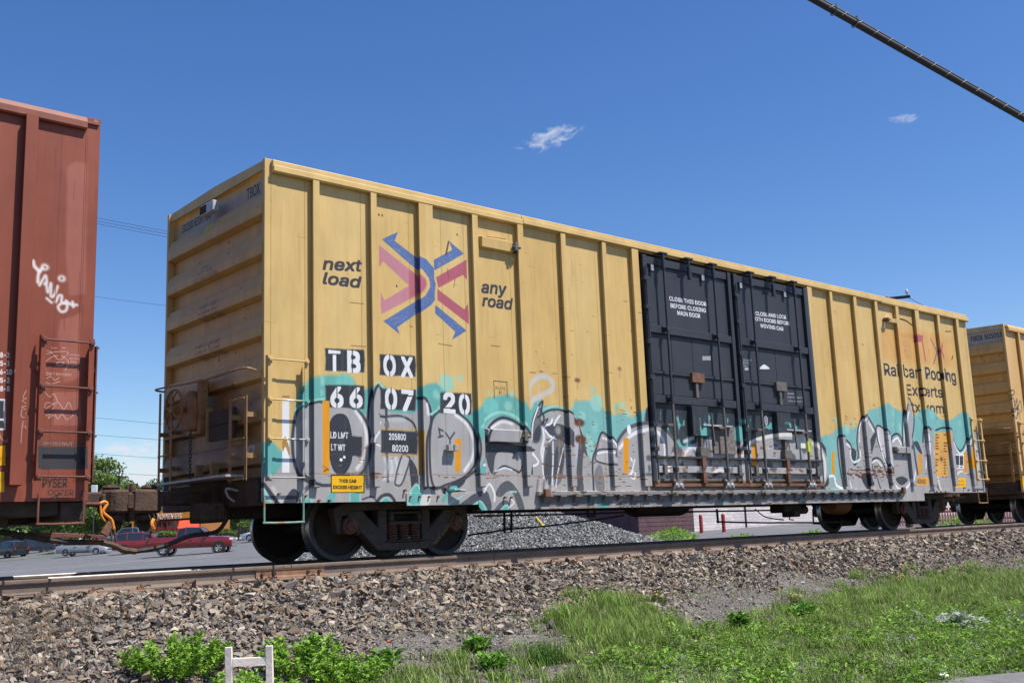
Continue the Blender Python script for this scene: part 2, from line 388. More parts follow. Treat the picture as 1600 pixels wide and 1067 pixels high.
def gz(x, y):
    x = np.asarray(x, float); y = np.asarray(y, float)
    f = np.interp(y, _PY, _PZ)
    w = np.clip((y-3.5)/5.0, 0, 1)
    n = .02*np.sin(x*1.7+y*.6)*np.sin(y*2.3-x*.4)+.012*np.sin(x*4.1+1.3)*np.sin(y*5.2+x)
    near = np.clip((-y-1.7)/1.0, 0, 1)
    return f*(1-w)+(lotz(x, y)-.05)*w + n*near*np.clip((60-np.abs(x))/20, 0, 1)

def sheet(name, xs, ys, zf, m, keep=None, kind='structure', smooth=True):
    X, Y = np.meshgrid(xs, ys); Z = zf(X, Y); V = np.stack([X.ravel(), Y.ravel(), Z.ravel()], 1); w = len(xs)
    i, j = np.meshgrid(np.arange(len(xs)-1), np.arange(len(ys)-1)); i = i.ravel(); j = j.ravel()
    F = np.stack([j*w+i, j*w+i+1, (j+1)*w+i+1, (j+1)*w+i], 1)
    if keep is not None:
        cen = V[F].mean(1); F = F[keep(cen[:, 0], cen[:, 1])]
        u, inv = np.unique(F, return_inverse=True); V = V[u]; F = inv.reshape(F.shape)
    return bulk(name, V, F, None, m, kind=kind, smooth=smooth)

def ground_material():
    m = bpy.data.materials.new('gravelly_dirt'); m.use_nodes = True; n = m.node_tree.nodes; l = m.node_tree.links; p = n['Principled BSDF']
    tc = n.new('ShaderNodeTexCoord')
    vo = n.new('ShaderNodeTexVoronoi'); vo.inputs['Scale'].default_value = 55; l.new(tc.outputs['Object'], vo.inputs['Vector'])
    vo2 = n.new('ShaderNodeTexVoronoi'); vo2.inputs['Scale'].default_value = 120; l.new(tc.outputs['Object'], vo2.inputs['Vector'])
    nz = n.new('ShaderNodeTexNoise'); nz.inputs['Scale'].default_value = .9; nz.inputs['Detail'].default_value = 7; l.new(tc.outputs['Object'], nz.inputs['Vector'])
    r = n.new('ShaderNodeValToRGB'); e = r.color_ramp.elements
    e[0].position = .35; e[0].color = (.10, .088, .08, 1); e[1].position = .68; e[1].color = (.19, .175, .165, 1)
    l.new(nz.outputs['Fac'], r.inputs['Fac'])
    hs = n.new('ShaderNodeSeparateColor'); l.new(vo.outputs['Color'], hs.inputs[0])
    hs2 = n.new('ShaderNodeSeparateColor'); l.new(vo2.outputs['Color'], hs2.inputs[0])
    ad = n.new('ShaderNodeMath'); ad.operation = 'ADD'; l.new(hs.outputs[0], ad.inputs[0]); l.new(hs2.outputs[1], ad.inputs[1])
    mr = n.new('ShaderNodeMapRange'); mr.inputs['From Max'].default_value = 2.0; mr.inputs['To Min'].default_value = .55; mr.inputs['To Max'].default_value = 1.5; l.new(ad.outputs[0], mr.inputs['Value'])
    vm = n.new('ShaderNodeVectorMath'); vm.operation = 'SCALE'; l.new(r.outputs['Color'], vm.inputs[0]); l.new(mr.outputs[0], vm.inputs['Scale'])
    l.new(vm.outputs[0], p.inputs['Base Color']); p.inputs['Roughness'].default_value = .95; p.inputs['Specular IOR Level'].default_value = .2
    b = n.new('ShaderNodeBump'); b.inputs['Strength'].default_value = .9; b.inputs['Distance'].default_value = .015
    l.new(ad.outputs[0], b.inputs['Height']); l.new(b.outputs[0], p.inputs['Normal'])
    return m
M_ground = ground_material()
_gx = np.concatenate([[-3000, -900, -300, -120, -60, -35], np.arange(-22, 26, .3), [28, 31, 35, 40, 48, 58, 70, 90, 130, 260, 700, 3000]])
_gy = np.concatenate([[-2500, -600, -150, -50, -25, -16], np.arange(-12, 4.4, .16), [4.8, 5.4, 6.2, 7.5, 10, 14, 20, 28, 38, 50, 65, 80, 95, 110, 130, 160, 260, 700, 3000]])
sheet('ground', _gx, _gy, gz, M_ground)

def asphalt_material():
    m = mat('lot_asphalt', (.135, .135, .142), rough=.9, var=.10, scale=.35, bump=.15, bscale=30, spec=.25)
    n = m.node_tree.nodes; l = m.node_tree.links; p = n['Principled BSDF']; tc = n.new('ShaderNodeTexCoord')
    src = p.inputs['Base Color'].links[0].from_socket
    # old cracks, sealed dark
    nz = n.new('ShaderNodeTexNoise'); nz.inputs['Scale'].default_value = .25; nz.inputs['Detail'].default_value = 4; l.new(tc.outputs['Object'], nz.inputs['Vector'])
    mpn = n.new('ShaderNodeVectorMath'); mpn.operation = 'MULTIPLY_ADD'; l.new(nz.outputs['Color'], mpn.inputs[0]); mpn.inputs[1].default_value = (5, 5, 0); l.new(tc.outputs['Object'], mpn.inputs[2])
    vo = n.new('ShaderNodeTexVoronoi'); vo.feature = 'DISTANCE_TO_EDGE'; vo.inputs['Scale'].default_value = .11; l.new(mpn.outputs[0], vo.inputs['Vector'])
    r = n.new('ShaderNodeValToRGB'); e = r.color_ramp.elements; e[0].position = .004; e[0].color = (1, 1, 1, 1); e[1].position = .012; e[1].color = (0, 0, 0, 1); l.new(vo.outputs['Distance'], r.inputs['Fac'])
    mx = n.new('ShaderNodeMixRGB'); l.new(r.outputs['Color'], mx.inputs[0]); l.new(src, mx.inputs[1]); mx.inputs[2].default_value = (.09, .09, .095, 1); l.new(mx.outputs[0], p.inputs['Base Color'])
    return m
M_asphalt = asphalt_material()
RH = np.array([.7472, -.6645]); FH = np.array([.6637, .7480])           # the camera's right and forward on the ground
def sd_of(x, y): return (x-CAM_POS[0])*RH[0]+(y-CAM_POS[1])*RH[1], (x-CAM_POS[0])*FH[0]+(y-CAM_POS[1])*FH[1]
def xy_of(s, d): return CAM_POS[0]+s*RH[0]+d*FH[0], CAM_POS[1]+s*RH[1]+d*FH[1]
def sd_sheet(name, ss, ds, lift, m, kind='structure', keep=None):
    S, D = np.meshgrid(ss, ds); X, Y = xy_of(S, D); Z = lotz(X, Y)+lift
    V = np.stack([X.ravel(), Y.ravel(), Z.ravel()], 1); w = len(ss)
    i, j = np.meshgrid(np.arange(len(ss)-1), np.arange(len(ds)-1)); i = i.ravel(); j = j.ravel()
    F = np.stack([j*w+i, j*w+i+1, (j+1)*w+i+1, (j+1)*w+i], 1)
    if keep is not None:
        c = V[F].mean(1); F = F[keep(c[:, 0], c[:, 1])]; u, inv = np.unique(F, return_inverse=True); V = V[u]; F = inv.reshape(F.shape)
    return bulk(name, V, F, None, m, kind=kind, smooth=True)
sd_sheet('parking_lot', np.arange(-90, 52, 2.0), np.arange(20, 103.1, 1.0), .012, M_asphalt, keep=lambda x, y: y > 6.0)
sd_sheet('rear_parking_lot', np.arange(-110, 30, 4.0), np.arange(106, 190, 3.0), .03, M_asphalt)
M_lawn = mat('lawn_grass', (.085, .13, .03), rough=.95, var=.3, scale=1.2, bump=.5, bscale=20, spec=.1)
M_kerb = mat('kerb_concrete', (.36, .34, .31), rough=.9, var=.12, scale=2)
sd_sheet('verge', np.arange(-110, 17, 3.0), np.arange(103.25, 106.1, .9), .09, M_lawn)
kb = MB()
for s in np.arange(-110, 17, 3.0):
    x0, y0 = xy_of(s, 103.0); x1, y1 = xy_of(s+3.0, 103.0); x2, y2 = xy_of(s+3.0, 103.28); x3, y3 = xy_of(s, 103.28)
    zz = [float(lotz(a, b)) for a, b in ((x0, y0), (x1, y1), (x2, y2), (x3, y3))]
    kb.add([(x0,y0,zz[0]-.05),(x1,y1,zz[1]-.05),(x2,y2,zz[2]-.05),(x3,y3,zz[3]-.05),(x0,y0,zz[0]+.13),(x1,y1,zz[1]+.13),(x2,y2,zz[2]+.13),(x3,y3,zz[3]+.13)],
           [(0,1,5,4),(1,2,6,5),(2,3,7,6),(3,0,4,7),(4,5,6,7)])
tag(kb.build('kerb', M_kerb), kind='structure')
M_line = mat('worn_white_paint', (.55, .55, .53), rough=.8, var=.2, scale=4)
def lot_line(s0, d0, s1, d1, w=.12):
    a = np.array(xy_of(s0, d0)); b = np.array(xy_of(s1, d1)); t = (b-a)/np.linalg.norm(b-a); nn = np.array([-t[1], t[0]])*w/2
    q = [a+nn, a-nn, b-nn, b+nn]
    o = MB().add([(p[0], p[1], float(lotz(p[0], p[1]))+.018) for p in q], [(0, 1, 2, 3)]).build('lot_marking', M_line); tag(o, kind='structure')
for s_ in (-36, -33.2, -30.4, -27.6, -24.8, -22): lot_line(s_, 70, s_+1.0, 75)

# ------------------------------------------------------------------ railway track
M_railside = mat('rusty_rail', rgb(116, 100, 88), rough=.8, var=.16, scale=2.5, bump=.25, bscale=30, rust=.12, rcol=(.085, .045, .026), rscale=5)
M_railtop = mat('worn_rail_head', (.20, .19, .185), rough=.4, metal=.7, var=.1, scale=4)
M_plate = mat('rusty_plate', rgb(132, 98, 74), rough=.85, var=.2, scale=8, bump=.3)
M_clip = mat('clip_steel', rgb(78, 62, 52), rough=.7, var=.2, scale=9)
M_tie = mat('weathered_tie', (.13, .105, .085), rough=.95, var=.25, scale=4, bump=.6, bscale=14)
track = tag(empty('railway_track', (0, 0, 0)), kind='structure')
def rail_profile(yc, s):
    h = [(-.0365, -.030), (-.0365, -.008), (-.031, -.0015)]
    pts = [(-.0762, -.181), (-.0762, -.169), (-.02, -.150), (-.0095, -.135), (-.0095, -.062), (-.033, -.046), (-.0365, -.036), (-.0365, -.009), (-.030, -.001)]
    return [(yc+a, b) for a, b in pts]+[(yc-a, b) for a, b in reversed(pts)]
def rail(yc, x0, x1, worn=True):
    m = MB().prism(rail_profile(yc, 1), 0, x0, x1); o = m.build('rail', M_railside, track)
    o.data.materials.append(M_railtop)
    for f in o.data.polygons:
        if worn and f.normal.z > .5 and f.center.z > -.012: f.material_index = 1
    return o
FY = -1.14                                          # a second rail lies on the same ties just outside the running rail
JX = [-60.0, -9.0, -5.66, 9.2, 140.0]
for a, b in zip(JX[:-1], JX[1:]):
    rail(FY, a+.005, b-.005, False)
rail(-.7525, -60, 140); rail(.7525, -60, 140)
def joint_bar(xc):
    m = MB().prism([(FY-.012, -.150), (FY-.040, -.158), (FY-.040, -.145), (FY-.026, -.125), (FY-.026, -.070), (FY-.038, -.050), (FY-.012, -.049)], 0, xc-.48, xc+.48)
    o = m.build('joint_bar', M_plate, track, bevel=.002)
    for k, dx in enumerate((-.40, -.24, -.08, .08, .24, .40)):
        if k in (0, 1, 4, 5):
            MB().lathe([(.0, FY-.066), (.019, FY-.066), (.022, FY-.05), (.022, FY-.020)], (xc+dx, 0, -.098), 1, 8).build('bolt', M_clip, o)
joint_bar(-9.0)
plate_me = MB().prism([(-.18, -.196), (.18, -.196), (.18, -.187), (.10, -.180), (-.10, -.180), (-.18, -.187)], 0, -.0, .19).mesh('tie_plate', M_plate, bevel=.002)
clip_me = MB().tube(smooth_line([(-.085, -.125, -.160), (-.05, -.125, -.145), (-.035, -.105, -.128), (-.05, -.085, -.142), (-.02, -.075, -.150), (.02, -.095, -.140), (.045, -.115, -.135), (.06, -.12, -.150)], 4), .0095, 6).mesh('rail_clip', M_clip, smooth=True)
shoulder_me = MB().prism([(-.1, -.186), (-.055, -.186), (-.06, -.15), (-.075, -.135), (-.09, -.14)], 1, -.135, -.095).mesh('clip_shoulder', M_plate, bevel=.003)
tie_me = MB().box(-.115, .115, -1.42, 1.30, -.37, -.198).mesh('tie', M_tie, bevel=.01)
x = -16.19
for k in range(110):
    xx = x+k*.53; 
    t = share('tie', tie_me, track, (xx, random.uniform(-.03, .03), random.uniform(-.006, .004)), (0, 0, random.uniform(-.02, .02)))
    if xx < 28:
        share('tie_plate', plate_me, track, (xx-.095, FY, 0))
        share('rail_clip', clip_me, track, (xx, FY, 0)); share('clip_shoulder', shoulder_me, track, (xx, FY, 0))

# ------------------------------------------------------------------ ballast and gravel: loose stone nobody could count
def rock_shapes(n, rng, sub=1):
    ph = (1+5**.5)/2
    base = np.array([(-1,ph,0),(1,ph,0),(-1,-ph,0),(1,-ph,0),(0,-1,ph),(0,1,ph),(0,-1,-ph),(0,1,-ph),(ph,0,-1),(ph,0,1),(-ph,0,-1),(-ph,0,1)])/1.902
    F = np.array([(0,11,5),(0,5,1),(0,1,7),(0,7,10),(0,10,11),(1,5,9),(5,11,4),(11,10,2),(10,7,6),(7,1,8),(3,9,4),(3,4,2),(3,2,6),(3,6,8),(3,8,9),(4,9,5),(2,4,11),(6,2,10),(8,6,7),(9,8,1)])
    out = []
    for _ in range(n):
        v = base*(1+rng.uniform(-.38, .38, (12, 1)))*np.array([rng.uniform(.85, 1.4), rng.uniform(.65, 1.05), rng.uniform(.38, .75)])
        # a few flat broken faces
        for _k in range(5):
            d = rng.normal(size=3); d /= np.linalg.norm(d); h = v@d; cut = np.quantile(h, .68); v = v-np.clip(h-cut, 0, None)[:, None]*d
        out.append(v)
    return np.array(out), F
def rot_mats(n, rng, flat=.35):
    q = rng.normal(size=(n, 4)); q[:, 1] *= flat; q[:, 2] *= flat; q /= np.linalg.norm(q, axis=1, keepdims=True); w, a, b, c = q.T
    return np.stack([np.stack([1-2*(b*b+c*c), 2*(a*b-c*w), 2*(a*c+b*w)], 1), np.stack([2*(a*b+c*w), 1-2*(a*a+c*c), 2*(b*c-a*w)], 1), np.stack([2*(a*c-b*w), 2*(b*c+a*w), 1-2*(a*a+b*b)], 1)], 1)
def scatter_rocks(name, pos, size, tones, m, seed=1, flat=.35):
    rng = np.random.default_rng(seed); S, F = rock_shapes(24, rng); n = len(pos)
    v = S[rng.integers(0, 24, n)]*size[:, None, None]; v = np.einsum('nij,nkj->nki', rot_mats(n, rng, flat), v)+pos[:, None, :]
    V = v.reshape(-1, 3); FF = (F[None]+np.arange(n)[:, None, None]*12).reshape(-1, 3); T = np.repeat(tones, 12, 0)
    return bulk(name, V, FF, T, m)
STONE_TONES = np.array([rgb(158, 146, 132), rgb(134, 124, 114), rgb(168, 154, 136), rgb(118, 111, 106), rgb(150, 146, 142), rgb(140, 120, 102), rgb(182, 172, 160), rgb(98, 93, 90)])
def tones(n, rng, table, jit=.16, gain=1.0):
    t = table[rng.integers(0, len(table), n)]; return t*(1+rng.uniform(-jit, jit, (n, 1)))*gain
M_stone = attr_mat('ballast_stone', rough=.9, bump=.25, bscale=160)
rng = np.random.default_rng(5)
def ballast_positions():
    P = []
    for x0, x1, dens, sz in ((-14.5, -10, 820, .034), (-10, -5, 800, .034), (-5, 2, 760, .034), (2, 12, 640, .036), (12, 32, 380, .043)):
        A = (x1-x0)*3.4; n = int(A*dens*(1.5 if x1 < -4 else 1)); xx = rng.uniform(x0, x1, n); yy = -1.25-(3.0+(1.8 if x1 < -4 else 0))*rng.beta(1.1, 1.5, n)
        edge = 3.35+.45*np.sin(xx*.8)+.3*np.sin(xx*2.3+1)+1.7*np.clip((-7.5-xx)/3.5, 0, 1); thin = np.clip((edge+.55+yy)/1.1, 0, 1); k = rng.random(n) < thin**.8
        xx, yy = xx[k], yy[k]; s = sz*np.clip(rng.lognormal(-.06, .46, len(xx)), .35, 2.3)
        s *= np.where(-yy > 2.9, .85, 1.0)
        P.append(np.c_[xx, yy, gz(xx, yy)+s*rng.uniform(-.25, .75, len(xx)), s])
    # between the rails and beyond
    n = 9000; xx = rng.uniform(-14.5, 22, n); yy = rng.uniform(-.62, 2.7, n); k = (np.abs(yy-.7525) > .09); xx, yy = xx[k], yy[k]
    s = .042*rng.lognormal(0, .25, len(xx)); P.append(np.c_[xx, yy, gz(xx, yy)+s*.1-.03, s])
    return np.concatenate(P)
BP = ballast_positions()
nearrail = (BP[:, 1] > -1.46) & (BP[:, 1] < -.6)
BP[nearrail, 2] = np.minimum(BP[nearrail, 2], -.225-BP[nearrail, 3]*.5)
bt = tones(len(BP), rng, STONE_TONES, .22, .74)*np.array([1.03, .99, .94])
rusty = np.clip(1-(np.abs(BP[:, 1]+1.3))/.5, 0, 1)*rng.random(len(BP))            # stones by the rail carry brake and rail rust
bt = bt*(1-rusty[:, None])+rusty[:, None]*np.array(rgb(112, 82, 62))
scatter_rocks('ballast_stones', BP[:, :3], BP[:, 3], bt, M_stone, 2)
n = 62000; xx = -13+18*rng.beta(1.0, 1.4, n); yy = -1.9-5.6*rng.beta(1.2, 1.6, n); s = .0095*np.clip(rng.lognormal(0, .6, n), .3, 4)
scatter_rocks('gravel_chips', np.c_[xx, yy, gz(xx, yy)+s*.3], s, tones(n, rng, STONE_TONES, .25, .78), M_stone, 3)
n = 24000; xx = rng.uniform(3, 22, n); yy = -2.4-4.2*rng.beta(1.1, 1.8, n); s = .014*np.clip(rng.lognormal(0, .6, n), .3, 3)
scatter_rocks('roadside_chips', np.c_[xx, yy, gz(xx, yy)+s*.3], s, tones(n, rng, STONE_TONES, .25, .78), M_stone, 4)
# a few larger loose lumps lying on the dirt, each a stone of its own
lump_spots = [(405, 978, .10), (790, 985, .05), (862, 982, .10), (150, 1000, .06), (250, 905, .055), (700, 1020, .05), (540, 1000, .05), (630, 1003, .035)]
_ls, _lf = rock_shapes(8, np.random.default_rng(77))
def on_ground(px, py, it=30):
    d = ray(px, py); t0, t1 = 2.0, 60.0
    for t in np.linspace(2.0, 45, 700):
        p = CAM_POS+d*t
        if p[2] < float(gz(p[0], p[1])): return CAM_POS+d*t
    return CAM_POS+d*20
LUMP_WORDS = ['brown stone lump lying between the leafy weeds and the rail', 'grey stone lump on bare dirt before the tall grass', 'dark cinder lump at the edge of the tall grass', 'pale stone among the dry stalks',
              'brown stone resting high on the ballast near the coupling', 'pale stone among the short grass tufts', 'pale flat stone beside the leafy weeds', 'small white stone on the dirt by the orange scrap']
M_lump = [mat('lump_%s' % w, c, rough=.95, var=.25, scale=30, bump=.5, bscale=60) for w, c in (('brown', rgb(124, 108, 90)), ('grey', rgb(128, 122, 116)), ('dark', rgb(74, 70, 70)), ('pale', rgb(178, 170, 160)))]
for i, ((px, py, sz), wd) in enumerate(zip(lump_spots, LUMP_WORDS)):
    p = on_ground(px, py); v = _ls[i]*sz
    o = MB().add([tuple(q) for q in v], [tuple(f) for f in _lf]).build('loose_stone', M_lump[0 if 'brown' in wd else 2 if 'dark' in wd else 3 if ('pale' in wd or 'white' in wd) else 1], bevel=sz*.06)
    o.location = (p[0], p[1], float(gz(p[0], p[1]))+sz*.3); tag(o, wd, 'stone', 'loose stones on the dirt')
# ================================================================== paint of the three cars (flat print and spray, laid on in metres)
SIDE_Y = -1.49
def S(px, py, y=SIDE_Y):
    h = hit(px, py, 1, y); return (h[0], h[2])
def SS(l): return [S(*p) for p in l]
def pm(px, n):                                     # n pixels of the photograph at column px, in metres of wall
    return abs(S(px, 700)[1]-S(px, 700+n)[1])
YEL = (222, 187, 118); GRY = (174, 172, 172); LGR = (206, 204, 205); DRK = (62, 65, 74); BLK = (40, 42, 47); TEA = (106, 180, 174); LTE = (156, 214, 200); WHT = (246, 246, 250)
ORA = (232, 156, 18); RUS = (96, 54, 34); LAB = (250, 190, 14)
prng = random.Random(21)
def rect(c, x0, y0, x1, y1, colr, alpha=1.0, soft=0.0, y=SIDE_Y): c.poly([S(x0, y0), S(x1, y0), S(x1, y1), S(x0, y1)], colr, alpha, soft)
def line(c, pts, wpx, colr, alpha=1.0, soft=.006, smooth=True, w2=None):
    q = smooth_line(pts, 6) if smooth and len(pts) > 2 else pts
    w = pm(pts[0][0], wpx); c.stroke(SS([tuple(p) for p in q]), w, colr, alpha, soft, None if w2 is None else pm(pts[-1][0], w2))
def shape(c, pts, fill, edge=DRK, ew=6, alpha=1.0, smooth=True, soft=.004):
    q = [tuple(p) for p in smooth_line(pts, 6, True)] if smooth else pts
    if fill is not None: c.poly(SS(q), fill, alpha, soft)
    if edge is not None: c.stroke(SS(q+[q[0]]), pm(pts[0][0], ew), edge, 1.0, .008)
def txt(c, s, a, b, hpx, colr, bold=0.0, shear=0.0, alpha=1.0):
    c.text(s, S(*a), S(*b), pm(a[0], hpx), colr, bold, shear, alpha)
def drips(c, x, y, n, colr, L=8):
    for _ in range(n):
        xx = x+prng.uniform(-8, 8); line(c, [(xx, y), (xx+.6, y+prng.uniform(2, L))], .8, colr, .6, .004, False)

def paint_main_side():
    c = Canvas(-9.62, 9.62, .52, 5.22, 190, YEL)
    # faded and dirtier patches of the old yellow
    for _ in range(260):
        x = prng.uniform(-9.6, 9.6); z = prng.uniform(1.2, 5.0)
        c.ellipse((x, z), prng.uniform(.05, .35), prng.uniform(.1, .7), (212, 172, 102) if prng.random() < .5 else (228, 196, 130), .22, .10)
    bays = [-9.6, -8.85, -7.95, -7.065, -6.16, -5.26, -4.345, -3.405, -2.645, 2.6, 3.39, 4.32, 5.18, 6.08, 6.97, 8.0, 8.94, 9.6]
    for a_, b_ in zip(bays[:-1], bays[1:]):          # every sheet has weathered a little differently
        c.poly([(a_, 1.1), (b_, 1.1), (b_, 5.0), (a_, 5.0)], prng.choice([(206, 166, 98), (232, 202, 140), (226, 184, 112), (214, 180, 118)]), prng.uniform(.12, .34))
        for _ in range(10):                          # run-off below the eave and old streaks
            x = prng.uniform(a_, b_); z = prng.uniform(3.6, 4.95); c.stroke([(x, z), (x+prng.uniform(-.01, .01), z-prng.uniform(.15, 1.3))], prng.uniform(.006, .03), prng.choice([(178, 138, 80), (190, 146, 88), (236, 210, 156)]), prng.uniform(.12, .3), .014)
        for _ in range(5):
            x = prng.uniform(a_, b_); z = prng.uniform(1.6, 4.8); c.stroke([(x, z), (x+prng.uniform(.02, .16), z+prng.uniform(-.01, .01))], .008, (168, 122, 70), .5, .003)
    # ghost of the old company panel at the far end
    c.poly(SS([(1376, 512), (1408, 514), (1440, 516), (1487, 528), (1492, 575), (1440, 570), (1378, 562)]), (224, 172, 98), .9, .05)
    c.poly(SS([(1402, 520), (1440, 524), (1441, 532), (1402, 528)]), (206, 152, 86), .5, .01)
    c.poly(SS([(1408, 530), (1420, 532), (1426, 562), (1414, 560)]), (206, 152, 86), .4, .01)
    rect(c, 1427, 524, 1442, 535, (188, 98, 104)); line(c, [(1440, 528), (1446, 563)], 4.4, (192, 104, 106), 1, .004, False)
    line(c, [(1454, 529), (1464, 550), (1459, 568)], 2.6, (112, 108, 150), 1, .003, False)
    line(c, [(1469, 531), (1466, 549), (1473.5, 569)], 4.2, (190, 92, 98), 1, .003, False)
    for t_, a, b, h in (('Railcar', (1382, 586), (1436, 591), 19), ('Pooling', (1447, 592), (1494, 597), 19), ('Experts', (1417, 617), (1473, 621), 17), ('ttx.com', (1419, 643), (1475, 646), 16)):
        txt(c, t_, a, b, h, (58, 58, 64), .022)
    # next load / any road
    NL = (66, 64, 68)
    txt(c, 'next', (505, 421), (566, 424), 19, NL, .03, .22); txt(c, 'load', (505, 443), (565, 450), 18.5, NL, .03, .22)
    txt(c, 'any', (753, 457), (792, 461), 19, NL, .03, .2); txt(c, 'road', (754, 478), (801.5, 484), 18.5, NL, .03, .2)
    # the crossed-arms emblem
    Z = lambda l: [(400+a/3.334, 240+b/3.334) for a, b in l]
    BL = (92, 118, 172); RD = (184, 96, 112); PK = (200, 136, 146)
    arc = [(722, 455), (830, 538), (872, 558), (914, 610), (936, 680), (930, 742), (900, 790), (850, 826), (735, 905)]; inn = [(672, 868), (828, 772), (868, 744), (890, 700), (884, 655), (852, 612), (818, 590)]
    c.poly(SS(Z([(655, 447), (740, 408)]+arc+[(750, 942), (663, 872)]+inn)), BL, 1, .003)
    c.poly(SS(Z([(640, 475), (845, 640), (868, 662), (872, 690), (860, 716), (834, 740), (652, 838), (648, 720), (670, 764), (798, 688), (662, 562), (642, 592)])), PK, 1, .003)
    c.poly(SS(Z([(800, 604), (845, 640), (868, 662), (872, 690), (860, 716), (834, 740), (800, 758), (798, 688)])), RD, .8, .02)
    for q, k_ in (([(912, 562), (1022, 502), (1005, 455), (1083, 522), (932, 608)], BL), ([(938, 645), (1097, 553), (1100, 663), (1078, 632), (950, 700)], RD), ([(945, 705), (1085, 812), (1105, 780), (1110, 890), (945, 762)], RD), ([(937, 790), (1097, 922), (1022, 970), (1038, 928), (922, 822)], BL)): c.poly(SS(Z(q)), k_, 1, .003)
    for _ in range(190):                            # crazed blue film, yellow showing in hair cracks
        a = prng.choice([(690, 470), (740, 520), (800, 570), (880, 640), (905, 700), (880, 770), (800, 830), (730, 870), (960, 560), (1020, 525), (980, 850), (1040, 900)])
        x, y = a[0]+prng.uniform(-30, 30), a[1]+prng.uniform(-26, 26); line(c, Z([(x, y), (x+prng.uniform(-16, 16), y+prng.uniform(-10, 10))]), .5, YEL, .55, .002, False)
    # rust scabs and scratches in the upper yellow
    for x, y in Z([(640, 320), (657, 323), (1048, 423), (733, 690), (830, 800)]): c.ellipse(S(x, y), .012, .02, RUS)
    line(c, Z([(1003, 460), (990, 525)]), 3, RUS, .9); line(c, Z([(998, 600), (1002, 650)]), 1, RUS, .8); line(c, Z([(1037, 655), (1030, 700)]), 1, RUS, .8)
    for a, b in (((490, 776), (560, 783)), ((495, 1000), (572, 1006)), ((950, 990), (1022, 1002)), ((1200, 432), (1300, 446)), ((1225, 1000), (1270, 1005)), ((800, 897), (815, 903))):
        line(c, Z([a, b]), 1.4, (140, 92, 52), .9, .004, False)
    for _ in range(95):
        px = prng.uniform(815, 1000) if prng.random() < .6 else prng.uniform(1285, 1510); py = 700-270*prng.random()**1.7
        L = (1+9*prng.random()**2.5)*(.6 if px > 1200 else 1); line(c, [(px, py), (px+L, py+prng.uniform(0, 2))], prng.uniform(.5, 1.7), RUS if prng.random() < .7 else (150, 96, 54), .85, .004, False)
        if prng.random() < .25: line(c, [(px+L/2, py), (px+L/2+.5, py+prng.uniform(4, 16))], 1.4, (196, 140, 74), .45, .008, False)
    line(c, [(1405, 498), (1415, 501), (1425, 508)], 3, RUS, .95); line(c, [(1489, 556), (1487, 562)], 2.5, RUS, .9); line(c, [(1477, 518), (1486, 518)], 1.6, RUS, .9)
    # sprayed halo of pale yellow dust along the lower third
    # -------------------------------------------------------------- sprayed letters: teal cloud behind
    top = [(405, 692), (425, 690), (440, 704), (452, 690), (458, 655), (466, 615), (478, 594), (500, 588), (520, 586), (545, 590), (556, 602), (572, 608), (590, 600), (604, 606), (620, 620), (645, 616), (654, 606), (668, 600), (690, 602), (702, 616),
           (735, 642), (746, 636), (758, 625), (780, 618), (800, 618), (815, 628), (826, 645), (834, 628), (846, 625), (850, 634), (868, 634), (886, 642), (897, 628), (925, 627), (944, 640), (956, 650), (972, 645), (986, 652), (1000, 642), (1020, 640), (1045, 650), (1075, 650), (1100, 648), (1140, 655),
           (1170, 655), (1200, 660), (1240, 664), (1270, 684), (1284, 680), (1300, 678), (1308, 668), (1318, 666), (1330, 670), (1344, 662), (1352, 644), (1375, 636), (1385, 628), (1398, 638), (1412, 644), (1425, 652), (1440, 640), (1456, 640), (1470, 655), (1484, 656), (1494, 650), (1505, 644), (1512, 656), (1520, 672), (1532, 690), (1545, 700)]
    low = [(1545, 800), (1000, 800), (405, 800)]
    # the doors are painted black first, the teal runs over them unevenly
    c.poly([(-2.52, .90), (2.47, .90), (2.47, 4.93), (-2.52, 4.93)], (58, 61, 68))
    q = [tuple(p) for p in smooth_line(top, 5)]
    c.poly(SS(q+low), TEA, 1, .018)
    rect(c, 405, 692, 411, 790, (96, 176, 168), .6, .02)
    # doors: black shows through the teal above the letters
    for _ in range(150):
        x = prng.uniform(1008, 1264); y = prng.uniform(636, 686)+(0 if x < 1150 else 6)
        c.ellipse(S(x, y), prng.uniform(.03, .13), prng.uniform(.05, .2), (52, 56, 62), .92, .008)
    for x, y, rx, ry in ((540, 600, 15, 17), (502, 613, 4, 5), (519, 608, 3, 4), (503, 595, 4, 9), (677, 617, 6, 8), (698, 598, 12, 14), (719, 591, 4, 5), (680, 583, 2, 2.5), (682, 618, 5, 7), (763, 612, 2, 3), (769, 616, 1.5, 2), (800, 615, 4, 5), (794, 634, 6, 8), (810, 633, 3, 4), (765, 635, 14, 14),
                         (932, 629, 10, 14), (925, 608, 3, 5), (932, 607, 1.5, 2), (910, 650, 5, 7), (930, 668, 5, 9), (919, 700, 9, 22), (920, 750, 7, 14), (963, 636, 4, 7), (973, 632, 4, 5), (980, 645, 4, 6), (1324, 670, 4, 8), (1306, 656, 3, 5), (1333, 660, 2, 4), (1395, 645, 3.5, 6), (1395, 664, 2.5, 4), (1406, 668, 2, 8), (1440, 650, 3, 5), (1455, 648, 4, 7), (1500, 662, 3, 6)):
        c.ellipse(S(x, y), abs(S(x+rx, y)[0]-S(x, y)[0]), pm(x, ry), LTE if (int(x) % 3) else (120, 200, 190), .85, .018)
    for x0, x1, al in ((838, 1004, .30), (1280, 1400, .34), (1400, 1545, .26)):      # thinner, chalkier coat towards the far end
        q2 = [p_ for p_ in q if x0 <= p_[0] <= x1]
        if len(q2) > 2: c.poly(SS(q2+[(x1, 800), (x0, 800)]), (178, 206, 208), al, .004)
